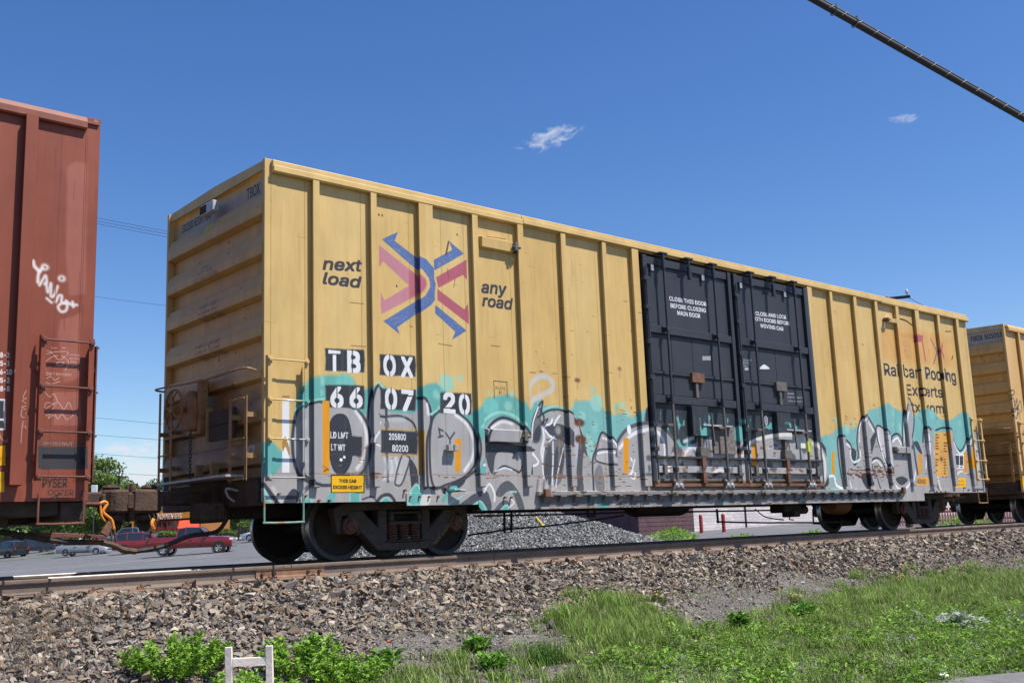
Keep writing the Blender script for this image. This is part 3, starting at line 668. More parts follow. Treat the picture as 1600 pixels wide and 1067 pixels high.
    # yellow seen again under the left ladder
    c.poly(SS([(413, 600), (452, 600), (452, 650), (446, 690), (430, 682), (413, 690)]), YEL, 1, .02)
    # -------------------------------------------------------------- grey letter bodies
    body = [(405, 745), (430, 740), (452, 700), (460, 655), (478, 634), (505, 628), (545, 632), (566, 648), (576, 640), (580, 618), (587, 605), (597, 612), (602, 640), (640, 646), (652, 640), (657, 625), (666, 628), (668, 655), (690, 644), (715, 645), (735, 660), (748, 690), (755, 672), (768, 656), (788, 650), (806, 657), (822, 672), (833, 690), (836, 660), (846, 632), (850, 648), (868, 640),
            (890, 645), (906, 662), (914, 700), (912, 800), (405, 800)]
    c.poly(SS([tuple(p) for p in smooth_line(body, 4)]), GRY, 1, .006)
    body2 = [(926, 800), (926, 715), (936, 690), (942, 672), (956, 690), (962, 700), (974, 674), (1000, 660), (1030, 664), (1048, 684), (1060, 700), (1090, 690), (1120, 680), (1150, 690), (1176, 682), (1215, 672), (1255, 678), (1278, 692), (1291, 720), (1290, 770), (1310, 775), (1312, 740), (1308, 684), (1325, 690), (1331, 702), (1332, 722), (1338, 724), (1341, 690), (1341, 668), (1347, 650), (1355, 648),
             (1364, 664), (1369, 668), (1376, 668), (1386, 676), (1394, 684), (1404, 678), (1411, 690), (1413, 650), (1419, 624), (1426, 650), (1428, 700), (1440, 690), (1444, 668), (1452, 672), (1460, 690), (1476, 676), (1486, 668), (1494, 700), (1504, 712), (1512, 690), (1520, 672), (1545, 700), (1545, 800)]
    c.poly(SS([tuple(p) for p in smooth_line(body2, 4)]), GRY, 1, .006)
    # doors: grey letters thinner, black steel between
    for _ in range(60):
        x = prng.uniform(1005, 1280); y = prng.uniform(675, 760); c.ellipse(S(x, y), prng.uniform(.03, .12), prng.uniform(.02, .12), (70, 73, 80) if prng.random() < .5 else (186, 184, 186), .75, .012)
    # paler strip along the bottom, grey primer over steel
    c.poly([(-9.62, .5), (9.62, .5), (9.62, 1.098), (-9.62, 1.098)], (176, 170, 166), .55, .004)
    # letter 1, the round one with a dark eye
    shape(c, [(464, 642), (484, 630), (508, 628), (545, 634), (567, 650), (578, 680), (577, 715), (562, 742), (530, 756), (490, 756), (464, 736), (457, 690)], None, DRK, 5)
    line(c, [(462, 640), (478, 629), (500, 624), (515, 623)], 4, LTE, .9)
    shape(c, [(519, 652), (534, 646), (545, 656), (551, 690), (549, 722), (536, 742), (522, 736), (514, 712), (510, 680)], (54, 57, 66), None)
    line(c, [(556, 642), (569, 664), (573, 690), (568, 715), (558, 732)], 5, WHT, .9, .02)
    line(c, [(470, 660), (465, 690), (470, 720)], 5, LGR, .8, .03)
    line(c, [(520, 722), (532, 735), (548, 722)], 2.2, DRK); c.ellipse(S(533, 718), .022, .022, WHT); c.ellipse(S(538, 714), .02, .02, WHT); line(c, [(530, 735), (536, 748)], 3, DRK, 1, .006)
    # letter 2
    line(c, [(574, 660), (577, 628), (584, 605), (594, 606), (602, 625), (604, 660), (604, 700), (606, 752)], 4.5, DRK); line(c, [(583, 600), (590, 598), (598, 604)], 3.5, LTE)
    line(c, [(589, 648), (600, 651), (625, 650), (645, 660), (652, 680)], 4, DRK); line(c, [(594, 700), (580, 690), (590, 672), (594, 660)], 3, WHT, .9)
    line(c, [(608, 656), (630, 655)], 7, LGR, .7, .03); shape(c, [(600, 664), (606, 656), (608, 668)], (118, 116, 116), None)
    for a in (602, 610, 618): line(c, [(a, 716), (a+3, 732), (a-2, 748)], 6, WHT, .6, .025)
    shape(c, [(628, 712), (636, 712), (640, 720), (628, 754), (620, 758), (617, 750)], (190, 188, 188), DRK, 2.6)
    shape(c, [(640, 718), (652, 735), (652, 770), (643, 765)], DRK, None); line(c, [(575, 700), (572, 740), (574, 760)], 8, DRK, .85, .02)
    # letter 3
    line(c, [(652, 622), (660, 624), (667, 640), (668, 662), (662, 690), (662, 740), (664, 770)], 4.5, DRK); line(c, [(662, 632), (664, 648)], 4, WHT, .9, .015)
    shape(c, [(672, 652), (694, 642), (716, 646), (736, 664), (746, 695), (742, 725), (725, 745), (700, 756), (672, 760), (666, 700)], None, DRK, 4)
    line(c, [(668, 648), (684, 638), (690, 634)], 4, LTE); line(c, [(712, 648), (730, 664), (740, 690), (738, 715), (726, 735)], 5, WHT, .92, .018)
    line(c, [(743, 735), (725, 748), (705, 760), (690, 764)], 4, DRK); shape(c, [(690, 768), (712, 750), (726, 748), (722, 758), (700, 772)], DRK, None)
    for a in ([(680, 667), (692, 673)], [(686, 671), (688, 682)], [(680, 684), (692, 681)], [(696, 676), (703, 686), (710, 676)], [(703, 686), (703, 704)]): line(c, a, 2.8, (62, 66, 76), .95, .008, False)
    # letter 4, arch
    line(c, [(754, 740), (756, 700), (764, 668), (782, 653), (802, 657), (818, 670), (826, 684)], 5, DRK); line(c, [(748, 668), (762, 652), (782, 644), (804, 650), (818, 664)], 4.5, LTE); line(c, [(768, 668), (784, 659), (800, 662)], 4, WHT, .9, .02)
    shape(c, [(758, 700), (772, 690), (832, 700), (830, 706), (808, 706), (806, 716), (800, 716), (800, 708), (776, 708), (770, 740), (762, 726)], DRK, None, alpha=.9)
    line(c, [(772, 740), (786, 728), (800, 732), (812, 737), (816, 728)], 3, DRK); line(c, [(774, 736), (788, 731), (800, 734)], 2.4, WHT, .85)
    shape(c, [(744, 740), (752, 716), (756, 726), (752, 742)], TEA, None); line(c, [(751, 727), (756, 727), (757, 734)], 3.6, WHT)
    # horned face
    line(c, [(826, 740), (829, 712), (829, 684), (833, 655), (842, 634), (848, 627), (846, 642), (850, 652), (847, 664)], 3.6, DRK)
    shape(c, [(831, 690), (833, 665), (841, 640), (845, 640), (844, 655), (846, 660), (838, 672)], (120, 118, 120), DRK, 2); line(c, [(831, 688), (833, 660), (841, 636)], 3, WHT, .95)
    shape(c, [(833, 690), (836, 672), (844, 664), (846, 676), (842, 690)], (66, 68, 76), None, soft=.02)
    line(c, [(840, 652), (858, 641), (878, 641), (896, 652), (908, 676), (914, 700)], 3.4, DRK); line(c, [(850, 640), (866, 634), (884, 638)], 3, LTE, .9)
    shape(c, [(852, 668), (862, 662), (880, 664), (894, 680), (898, 700), (884, 694), (868, 684), (856, 680)], (74, 78, 88), None)
    line(c, [(850, 658), (856, 654), (852, 662), (848, 668)], 2.2, DRK); line(c, [(854, 664), (860, 662), (863, 655)], 3.4, WHT); line(c, [(866, 664), (870, 655), (875, 649)], 3.4, WHT); line(c, [(848, 668), (850, 685), (846, 705), (848, 720)], 4, WHT, .9, .012); line(c, [(852, 672), (858, 680), (862, 682)], 3.5, WHT)
    c.ellipse(S(872, 672), .06, .07, (170, 168, 168), .9, .02); c.ellipse(S(849, 661), .02, .02, BLK)
    shape(c, [(850, 705), (858, 690), (866, 686), (880, 690), (882, 720), (876, 752), (862, 760), (852, 750), (848, 725)], (116, 118, 124), None)
    for a in ([(852, 720), (856, 700), (860, 695), (862, 720), (860, 750), (856, 756), (850, 742)], [(866, 715), (869, 700), (872, 700), (872, 730), (868, 755), (864, 750)], [(876, 700), (881, 706), (880, 725), (875, 740)]): shape(c, a, (76, 79, 88), None)
    line(c, [(850, 700), (848, 725), (850, 750)], 3, WHT, .9); line(c, [(864, 690), (864, 725), (862, 758)], 2.6, WHT, .9); line(c, [(880, 700), (870, 745), (868, 760)], 2.4, WHT, .85); line(c, [(858, 690), (866, 682)], 2.4, WHT, .9)
    for a in range(6): line(c, [(840+a*5, 750), (838+a*5, 768)], 2.6, LGR if a % 2 else (90, 92, 98), .8, .012)
    shape(c, [(893, 664), (905, 668), (906, 706), (894, 720)], (186, 186, 196), None); line(c, [(832, 708), (841, 720), (838, 726), (830, 728)], 3.6, WHT)
    shape(c, [(906, 686), (913, 690), (918, 714), (912, 708), (910, 740), (911, 768), (900, 766), (902, 720)], (84, 86, 92), None)
    # stem with cap
    line(c, [(927, 765), (926, 720), (932, 700), (940, 676), (952, 684), (962, 698)], 3.6, DRK); line(c, [(942, 684), (954, 690), (963, 706)], 3.6, WHT, .95); shape(c, [(932, 708), (938, 702), (960, 704), (964, 724), (956, 726), (932, 720)], (188, 186, 188), DRK, 2.6); line(c, [(934, 708), (948, 706), (960, 710)], 3, WHT)
    line(c, [(936, 728), (938, 745), (940, 756)], 2.4, (206, 180, 186)); line(c, [(938, 690), (938, 700)], 2.4, (208, 180, 188)); shape(c, [(928, 748), (932, 730), (940, 728), (944, 765), (934, 768)], (112, 112, 118), None, alpha=.7)
    # the arch running on to the doors
    line(c, [(958, 712), (964, 692), (978, 672), (1000, 662), (1026, 664), (1046, 682), (1058, 704), (1064, 730)], 6, (92, 92, 98)); line(c, [(968, 700), (984, 682), (1004, 672), (1022, 674), (1034, 690), (1036, 720), (1034, 760)], 6, WHT, .9, .012)
    c.ellipse(S(983, 671), .05, .08, WHT); line(c, [(982, 742), (992, 736), (991, 748), (984, 744)], 2.4, WHT); line(c, [(986, 716), (988, 720)], 3, WHT); line(c, [(992, 718), (986, 742)], 3, WHT, .9)
    for a, b in (((1080, 700), (1085, 755)), ((1104, 690), (1100, 755)), ((1128, 690), (1132, 750))): line(c, [a, ((a[0]+b[0])/2+5, 722), b], 6, (96, 98, 106), .8, .02)
    for a in ([(1060, 720), (1075, 700), (1090, 705)], [(1098, 745), (1115, 735), (1130, 742)], [(1066, 690), (1080, 684)]): line(c, a, 6, WHT, .8, .02)
    # round letter on the right door
    line(c, [(1150, 706), (1162, 690), (1180, 680), (1215, 673), (1252, 678), (1276, 692), (1289, 716), (1291, 742), (1284, 762)], 8, DRK); line(c, [(1152, 712), (1164, 696), (1182, 686), (1215, 680), (1248, 684), (1270, 696), (1282, 716), (1284, 742), (1278, 762)], 6, (236, 230, 220), .95, .01)
    # far letters
    shape(c, [(1309, 684), (1324, 689), (1331, 700), (1331, 716), (1336, 726), (1341, 712), (1339, 690), (1341, 668), (1347, 651), (1355, 650), (1364, 664), (1368, 676), (1360, 690), (1358, 720), (1362, 745), (1352, 768), (1322, 768), (1314, 740)], GRY, DRK, 3.4)
    line(c, [(1343, 690), (1343, 668), (1348, 655)], 3, WHT); line(c, [(1354, 655), (1362, 668), (1365, 674)], 2.6, WHT); line(c, [(1320, 692), (1328, 698), (1329, 712), (1334, 722), (1344, 716), (1344, 704)], 3, WHT, .95)
    shape(c, [(1366, 676), (1370, 678), (1360, 715), (1358, 705), (1360, 688)], DRK, None); shape(c, [(1332, 700), (1338, 706), (1336, 720), (1331, 714)], DRK, None)
    shape(c, [(1369, 668), (1376, 666), (1386, 678), (1392, 700), (1394, 735), (1388, 728), (1378, 706), (1372, 690)], LGR, DRK, 3); line(c, [(1372, 672), (1374, 690), (1382, 718), (1388, 732)], 2.8, WHT)
    shape(c, [(1358, 726), (1366, 716), (1376, 718), (1384, 735), (1390, 768), (1378, 768), (1368, 742), (1360, 738)], GRY, DRK, 3); line(c, [(1362, 724), (1370, 719), (1378, 728)], 2.6, WHT)
    shape(c, [(1345, 745), (1356, 740), (1360, 768), (1354, 764)], DRK, None); line(c, [(1296, 744), (1303, 744), (1306, 757), (1316, 763)], 4, WHT); line(c, [(1326, 748), (1331, 764)], 2.4, WHT)
    line(c, [(1391, 700), (1394, 682), (1403, 678), (1410, 690), (1411, 712)], 3.6, DRK); line(c, [(1395, 690), (1402, 684), (1408, 694)], 3, WHT); line(c, [(1394, 745), (1402, 762), (1414, 763), (1423, 750), (1427, 722)], 3.6, WHT, .95); shape(c, [(1399, 748), (1410, 744), (1418, 750), (1408, 758)], DRK, None)
    line(c, [(1411, 700), (1410, 660), (1414, 632), (1420, 622), (1427, 640), (1428, 665), (1424, 690)], 3.2, DRK); line(c, [(1413, 690), (1413, 655), (1418, 636)], 2.6, WHT); line(c, [(1420, 700), (1426, 690), (1430, 716), (1434, 740)], 5, DRK, .9, .01)
    shape(c, [(1428, 692), (1434, 690), (1441, 708), (1436, 706)], DRK, None); line(c, [(1442, 690), (1444, 668), (1452, 676), (1458, 700), (1460, 740), (1466, 764)], 4, DRK); line(c, [(1446, 676), (1448, 700), (1447, 730)], 3.4, WHT); line(c, [(1454, 680), (1460, 710), (1466, 750), (1470, 766)], 3, WHT, .9); line(c, [(1440, 730), (1442, 740)], 4, TEA, .8, .01)
    line(c, [(1462, 672), (1476, 668), (1486, 676), (1492, 694), (1500, 704), (1506, 698), (1512, 682), (1520, 676)], 3, DRK); line(c, [(1488, 684), (1494, 700), (1501, 709), (1508, 702), (1513, 688)], 2.6, WHT); line(c, [(1494, 742), (1502, 736), (1512, 740)], 3, WHT, .8); line(c, [(1522, 690), (1528, 712), (1530, 740)], 3, WHT, .8); line(c, [(1516, 684), (1526, 712)], 3, DRK, .8)
    # bottom sweep under the weld line
    line(c, [(412, 757), (426, 776), (434, 787)], 7, DRK); line(c, [(412, 764), (424, 787)], 4, LTE); shape(c, [(412, 772), (418, 787), (411, 788)], TEA, None, smooth=False); line(c, [(426, 762), (440, 785)], 6, (222, 216, 206), .8, .02); line(c, [(452, 785), (480, 762), (486, 752)], 7, (86, 88, 96)); line(c, [(460, 787), (474, 766)], 5, (226, 220, 208), .8, .02)
    shape(c, [(442, 787), (456, 764), (466, 770), (462, 787)], DRK, None); shape(c, [(474, 786), (482, 776), (487, 787)], TEA, LTE, 2)
    shape(c, [(508, 786), (518, 764), (524, 768), (520, 786)], TEA, None); shape(c, [(546, 786), (546, 770), (562, 768), (562, 786)], TEA, LTE, 2, smooth=False)
    line(c, [(586, 787), (596, 775), (608, 773), (616, 782)], 5, DRK); shape(c, [(594, 787), (602, 777), (612, 787)], TEA, LTE, 2); line(c, [(566, 780), (580, 776), (590, 784)], 3, DRK, .8)
    shape(c, [(636, 786), (650, 756), (660, 786)], TEA, LTE, 3); shape(c, [(655, 788), (662, 766), (672, 766), (668, 788)], (222, 218, 212), None); line(c, [(690, 782), (704, 764), (712, 762)], 7, TEA); line(c, [(694, 790), (720, 775)], 4, LTE, .8)
    shape(c, [(696, 800), (716, 788), (738, 772), (756, 766), (764, 775), (762, 800)], (82, 86, 94), None); shape(c, [(728, 800), (742, 786), (750, 783), (756, 790), (758, 800)], TEA, LTE, 3.4)
    line(c, [(756, 768), (764, 756), (772, 770), (772, 782)], 4, WHT, .9); shape(c, [(774, 772), (782, 756), (796, 752), (812, 772), (820, 800), (812, 800), (800, 770), (792, 768), (782, 776)], (92, 94, 100), None)
    shape(c, [(772, 800), (780, 786), (790, 781), (796, 788), (794, 800)], (96, 98, 106), None); shape(c, [(781, 800), (788, 790), (793, 790), (793, 800)], TEA, LTE, 2.6); line(c, [(796, 776), (803, 785), (796, 792)], 3, (226, 222, 216), 1, .004, False); line(c, [(797, 768), (806, 768)], 3, LTE)
    shape(c, [(916, 786), (918, 776), (950, 776), (946, 786)], TEA, None, smooth=False); shape(c, [(932, 800), (934, 784), (952, 786), (950, 800)], TEA, None, smooth=False)
    # rust at the weld line and below
    wl_ = [(420, 739.5), (520, 740.5), (640, 741.5), (760, 742), (900, 744), (1000, 744)]
    for a, b in zip(wl_[:-1], wl_[1:]): line(c, [a, b], 1.2, (150, 112, 84), .75, .004, False)
    for _ in range(240):
        px = prng.choice([prng.uniform(512, 600), prng.uniform(600, 830), prng.uniform(840, 1000), prng.uniform(840, 910), prng.uniform(1316, 1400), prng.uniform(1316, 1400), prng.uniform(1440, 1530)]); py = prng.choice([prng.uniform(690, 748), prng.uniform(738, 748)])
        L = prng.uniform(1.5, 9)*(.55 if px > 1200 else 1); line(c, [(px, py), (px+L, py+prng.uniform(-.5, 1.2))], prng.uniform(.6, 1.8), prng.choice([RUS, (126, 70, 40), (158, 104, 66)]), .85, .004, False)
    for _ in range(120):
        px = prng.uniform(1318, 1392); py = 738+prng.gauss(0, 5); line(c, [(px, py), (px+prng.uniform(1, 5), py)], prng.uniform(.8, 2.4), (104, 62, 40), .9, .003, False)
    for x, y, r_ in ((905, 660, .12), (907, 686, .13), (902, 594, .06), (874, 687, .03), (968, 576, .04)): c.ellipse(S(x, y), r_, r_*.5, (92, 56, 40), .95, .02); line(c, [(x, y), (x, y+14)], 3, (190, 140, 90), .5, .02)
    for _ in range(70):
        px = prng.uniform(420, 1530); py = prng.uniform(742, 775); line(c, [(px, py), (px+prng.uniform(-.5, .5), py+prng.uniform(6, 24))], prng.uniform(.6, 2.2), (176, 142, 112), .35, .012, False)
    for _ in range(60):
        px = prng.uniform(420, 1530); py = prng.uniform(560, 700); line(c, [(px, py), (px, py+prng.uniform(6, 30))], prng.uniform(.5, 1.5), (190, 136, 82), .30, .012, False)
    # lap seams of the sheets
    for sx in (-9.47, -8.98, -8.12, -7.32, -6.33, -6.75, -5.44, -4.52, -3.56, 3.22, 4.17, 5.02, 5.93, 6.78, 7.8, 8.76, 9.37):
        c.stroke([(sx, 1.1), (sx, 4.92)], .009, (140, 108, 62), .6, .003)
    # loose scrawl: hollow two
    line(c, [(827, 618), (828, 604), (838, 591), (852, 588), (863, 597), (863, 608), (850, 616), (834, 624), (829, 634)], 9, (206, 202, 196), .95, .014); line(c, [(841, 600), (842, 616)], 2, (214, 204, 190), .6)
    # -------------------------------------------------------------- stencilled number on black
    def blackbox(x0, y0, x1, y1):
        pts = [(x0+prng.uniform(-1, 1), y0+prng.uniform(-1.5, 1)), ((x0+x1)/2, y0+prng.uniform(0, 2)), (x1+prng.uniform(-2, 0), y0+1.5+prng.uniform(0, 2)), (x1, (y0+y1)/2), (x1-1, y1+1), ((x0+x1)/2, y1-1), (x0, y1-2), (x0+1, (y0+y1)/2)]
        c.poly(SS(pts), (70, 70, 74), 1, .008); c.poly(SS([(a+1.5*(1 if a < (x0+x1)/2 else -1), b+1.5*(1 if b < (y0+y1)/2 else -1)) for a, b in pts]), (52, 53, 58), .9, .004)
        for _ in range(5):
            xx = prng.uniform(x0+3, x1-3); line(c, [(xx, y0+3), (xx, y1-3)], 2.5, (92, 92, 96), .4, .02, False)
    for b in ((508, 544, 570, 581), (593, 553, 650, 588), (508, 601, 570, 638), (594, 607, 650, 641), (687, 612, 737, 647)): blackbox(*b)
    def stencil(ch, x0, x1, y0, y1, cut):
        a = S(x0, y1); b = S(x1, y1); h = S(x0, y0)[1]-a[1]; c.text(ch, a, (b[0], a[1]), h*.97, (236, 236, 238), .035)
        for kind, t in cut:
            if kind == 'v': xx = x0+(x1-x0)*t; line(c, [(xx, y0-1), (xx, y1+2)], 1.7, (54, 55, 60), 1, .003, False)
            else: yy = y0+(y1-y0)*t; line(c, [(x0-1, yy), (x1+2, yy+.6)], 1.7, (54, 55, 60), 1, .003, False)
    stencil('T', 514.5, 531, 547, 578, [('h', .2)]); stencil('B', 544, 562, 548, 580, [('v', .36)]); stencil('O', 600.5, 617.5, 554.5, 585, [('v', .5)]); stencil('X', 628, 644.5, 557, 587.5, [])
    stencil('6', 517.5, 535.5, 603.5, 634.5, [('v', .5)]); stencil('6', 547.5, 565.5, 604.5, 635, [('v', .5)]); stencil('0', 603, 619.5, 607, 637.5, [('v', .5)]); stencil('7', 629, 645, 609, 640, [('h', .3)]); stencil('2', 694.5, 710.5, 613.5, 643.5, [('h', .78)]); stencil('0', 718.5, 733.5, 616, 645.5, [('v', .5)])
    for a in ((513, 680, 566, 712), (595, 672, 653, 709)): blackbox(*a)
    line(c, [(594, 670), (655, 671)], 2.2, (214, 160, 72), .7, .012, False); line(c, [(594, 711), (655, 711)], 2.6, (196, 150, 72), .8, .012, False); rect(c, 653.5, 672, 659, 740, (200, 140, 40), .8, .006)
    for t_, a, b in (('LD LMT', (516.5, 684), (544, 685)), ('LT WT', (517.5, 703), (539.5, 704)), ('205800', (608, 686.5), (634, 687.5)), ('80200', (613, 704.5), (637.5, 705.5))): txt(c, t_, a, b, 9.6, (240, 240, 244), .014)
    # reflective stripes and labels
    for a in ((504, 626, 515, 739), (711, 685, 720, 737), (974, 684, 982.5, 738), (1172, 694, 1179.5, 731), (1299.5, 705, 1304.5, 741), (1435, 709, 1440.5, 741), (1505, 706.5, 1510.5, 738), (1513.5, 701, 1519, 732)): rect(c, *a, ORA)
    line(c, [(505, 728), (514, 734)], 3, (170, 130, 96), .8); line(c, [(506, 736), (512, 733)], 2, RUS, .8)
    rect(c, 440.8, 618, 452, 622, (180, 128, 40)); rect(c, 441, 622, 452, 738, (236, 236, 242)); shape(c, [(441, 690), (446, 682), (449, 690), (452, 700), (452, 712), (446, 698), (442, 705)], (176, 136, 76), None)
    rect(c, 516.5, 741.5, 569, 770, (52, 50, 44)); rect(c, 518, 743, 567.5, 768.5, LAB); txt(c, 'THIS CAR', (529.5, 753.5), (556, 754), 4.9, (60, 50, 30), .03); txt(c, 'EXCESS HEIGHT', (520, 763.4), (565, 764), 4.9, (60, 50, 30), .03)
    rect(c, 1492.5, 746.5, 1508.8, 761.5, LAB); txt(c, 'THIS CAR', (1496, 752.6), (1505, 753), 2.4, (80, 60, 20)); txt(c, 'EXCESS HEIGHT', (1494, 758), (1507, 758.4), 2.4, (80, 60, 20))
    rect(c, 1432, 745.5, 1450.6, 758, (232, 168, 66)); txt(c, 'XGH60', (1433.5, 755), (1446, 755.6), 7, (84, 64, 34), .02)
    rect(c, 1491, 709.5, 1506.2, 732, (236, 236, 238)); rect(c, 1492.5, 711.5, 1498.6, 726.5, (52, 55, 58)); rect(c, 1499.6, 712, 1505, 726.8, (52, 55, 58)); rect(c, 1493, 728, 1498, 730, (60, 60, 64)); rect(c, 1500.5, 728.4, 1504, 730.2, (60, 60, 64))
    rect(c, 1460, 675, 1482, 744, (228, 172, 84))
    for k in range(15):
        for x in (1461.5, 1474.5):
            if prng.random() < .8: rect(c, x, 678+k*4.3, x+prng.uniform(2.5, 6), 680.2+k*4.3, (96, 70, 40), .85)
    for _ in range(40): line(c, [(1462+prng.random()*18, 716+prng.gauss(0, 7)), (1463+prng.random()*18, 716+prng.gauss(0, 7))], .6, (120, 74, 40), .12, .003, False)
    c.ellipse(S(1471, 717), .06, .05, (120, 66, 40), .9, .02)
    for a in ([(771.5, 595), (792, 597)], [(771.5, 595), (772.5, 622)], [(792, 597), (792.5, 620)]): line(c, a, 1.3, (72, 66, 56), 1, .003, False)
    txt(c, 'PLATE', (774.5, 608), (789.5, 609.5), 4.4, (72, 66, 56), .016); txt(c, 'F', (780, 617), (784.5, 617.3), 6, (72, 66, 56), .01)
    txt(c, 'R', (985.5, 639.5), (988, 640), 5, (84, 70, 50), .01)
    # door print
    for t_, a, b, h in (('CLOSE THIS DOOR', (1043, 470), (1100.5, 479), 6.6), ('BEFORE CLOSING', (1045, 481), (1100, 489), 6.6), ('MAIN DOOR', (1055.5, 492.5), (1091, 497.6), 6.6), ('CLOSE AND LOCK', (1178, 493), (1225.5, 499), 6), ('BOTH DOORS BEFORE', (1174, 501), (1231.5, 509), 6), ('MOVING CAR', (1186, 512), (1221, 517.5), 6),
                       ('SECURITY', (1158, 564.6), (1171, 565), 3), ('DEVICE', (1158, 569), (1168, 569.4), 3), ('ONLY', (1158, 573.6), (1166, 574), 3), ('OPENING', (1227, 616.5), (1238, 617), 2.6), ('MAIN W 164 H 12', (1227, 622), (1252, 623), 2.6), ('TOTAL W 164 H 12', (1227.5, 628), (1252, 629), 2.6)):
        txt(c, t_, a, b, h, (246, 246, 250), .018)
    rect(c, 1094, 557, 1107, 563.5, (196, 196, 200), .8); shape(c, [(1184, 575), (1190, 570), (1197, 574), (1198, 577), (1185, 577)], (236, 236, 238), None); rect(c, 1160, 575, 1166, 579, (220, 220, 222), .8)
    c.ellipse(S(1194, 657), .05, .09, (226, 226, 230)); c.ellipse(S(1194, 657), .03, .07, BLK); line(c, [(1194, 654), (1194, 660)], 1.5, (226, 226, 230), 1, .002, False)
    # rust on the door sill
    c.poly([(-2.5, .93), (2.46, .93), (2.46, 1.03), (-2.5, 1.03)], (150, 96, 58), .85, .006)
    for _ in range(150):
        x = prng.uniform(-2.5, 2.46); z = prng.uniform(.90, 1.25) if prng.random() < .6 else prng.uniform(1.2, 1.8); c.ellipse((x, z), prng.uniform(.015, .07), prng.uniform(.008, .03), prng.choice([RUS, (130, 76, 44), (178, 120, 74), (214, 200, 186)]), .75, .008)
    # shade under the shelf painted as darker grey on the deep sill, rust along its flange
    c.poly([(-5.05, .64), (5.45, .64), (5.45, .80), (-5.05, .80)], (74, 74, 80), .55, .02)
    for _ in range(220):
        x = prng.uniform(-5.1, 5.5); z = prng.choice([.865, .81, .62])+prng.uniform(-.012, .012); c.stroke([(x, z), (x+prng.uniform(.02, .12), z)], prng.uniform(.006, .022), prng.choice([RUS, (128, 78, 48), (150, 108, 76)]), .75, .004)
    for _ in range(170):                            # chips and scabs through the sprayed paint
        px = prng.uniform(840, 1000) if prng.random() < .5 else prng.uniform(1290, 1500); py = prng.uniform(640, 765); L = (1+6*prng.random()**2)*(.6 if px > 1200 else 1)
        line(c, [(px, py), (px+L, py+prng.uniform(-.4, .8))], prng.uniform(.6, 1.6), prng.choice([RUS, (112, 64, 40), (150, 96, 60)]), .85, .003, False)
        if prng.random() < .3: line(c, [(px+L/2, py), (px+L/2, py+prng.uniform(4, 14))], 1.0, (176, 128, 92), .4, .008, False)
    # tags on the deep sill
    for t_, a, b, h in (('HUBER', (968, 792), (1006, 790.5), 8), ('JANZ', (1126, 785), (1144, 784.6), 5.5), ('EVOH', (1231, 782), (1246, 781.6), 5)): txt(c, t_, a, b, h, (58, 58, 66), .0, .2, .9)
    for _ in range(40):
        x = prng.uniform(-5, 5.5); c.stroke([(x, .66), (x+prng.uniform(-.1, .3), .72)], .03, prng.choice([DRK, WHT, TEA, (196, 170, 176), (150, 104, 70)]), .55, .02)
    return c
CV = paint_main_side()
M_side = CV.material('car_side_paint')

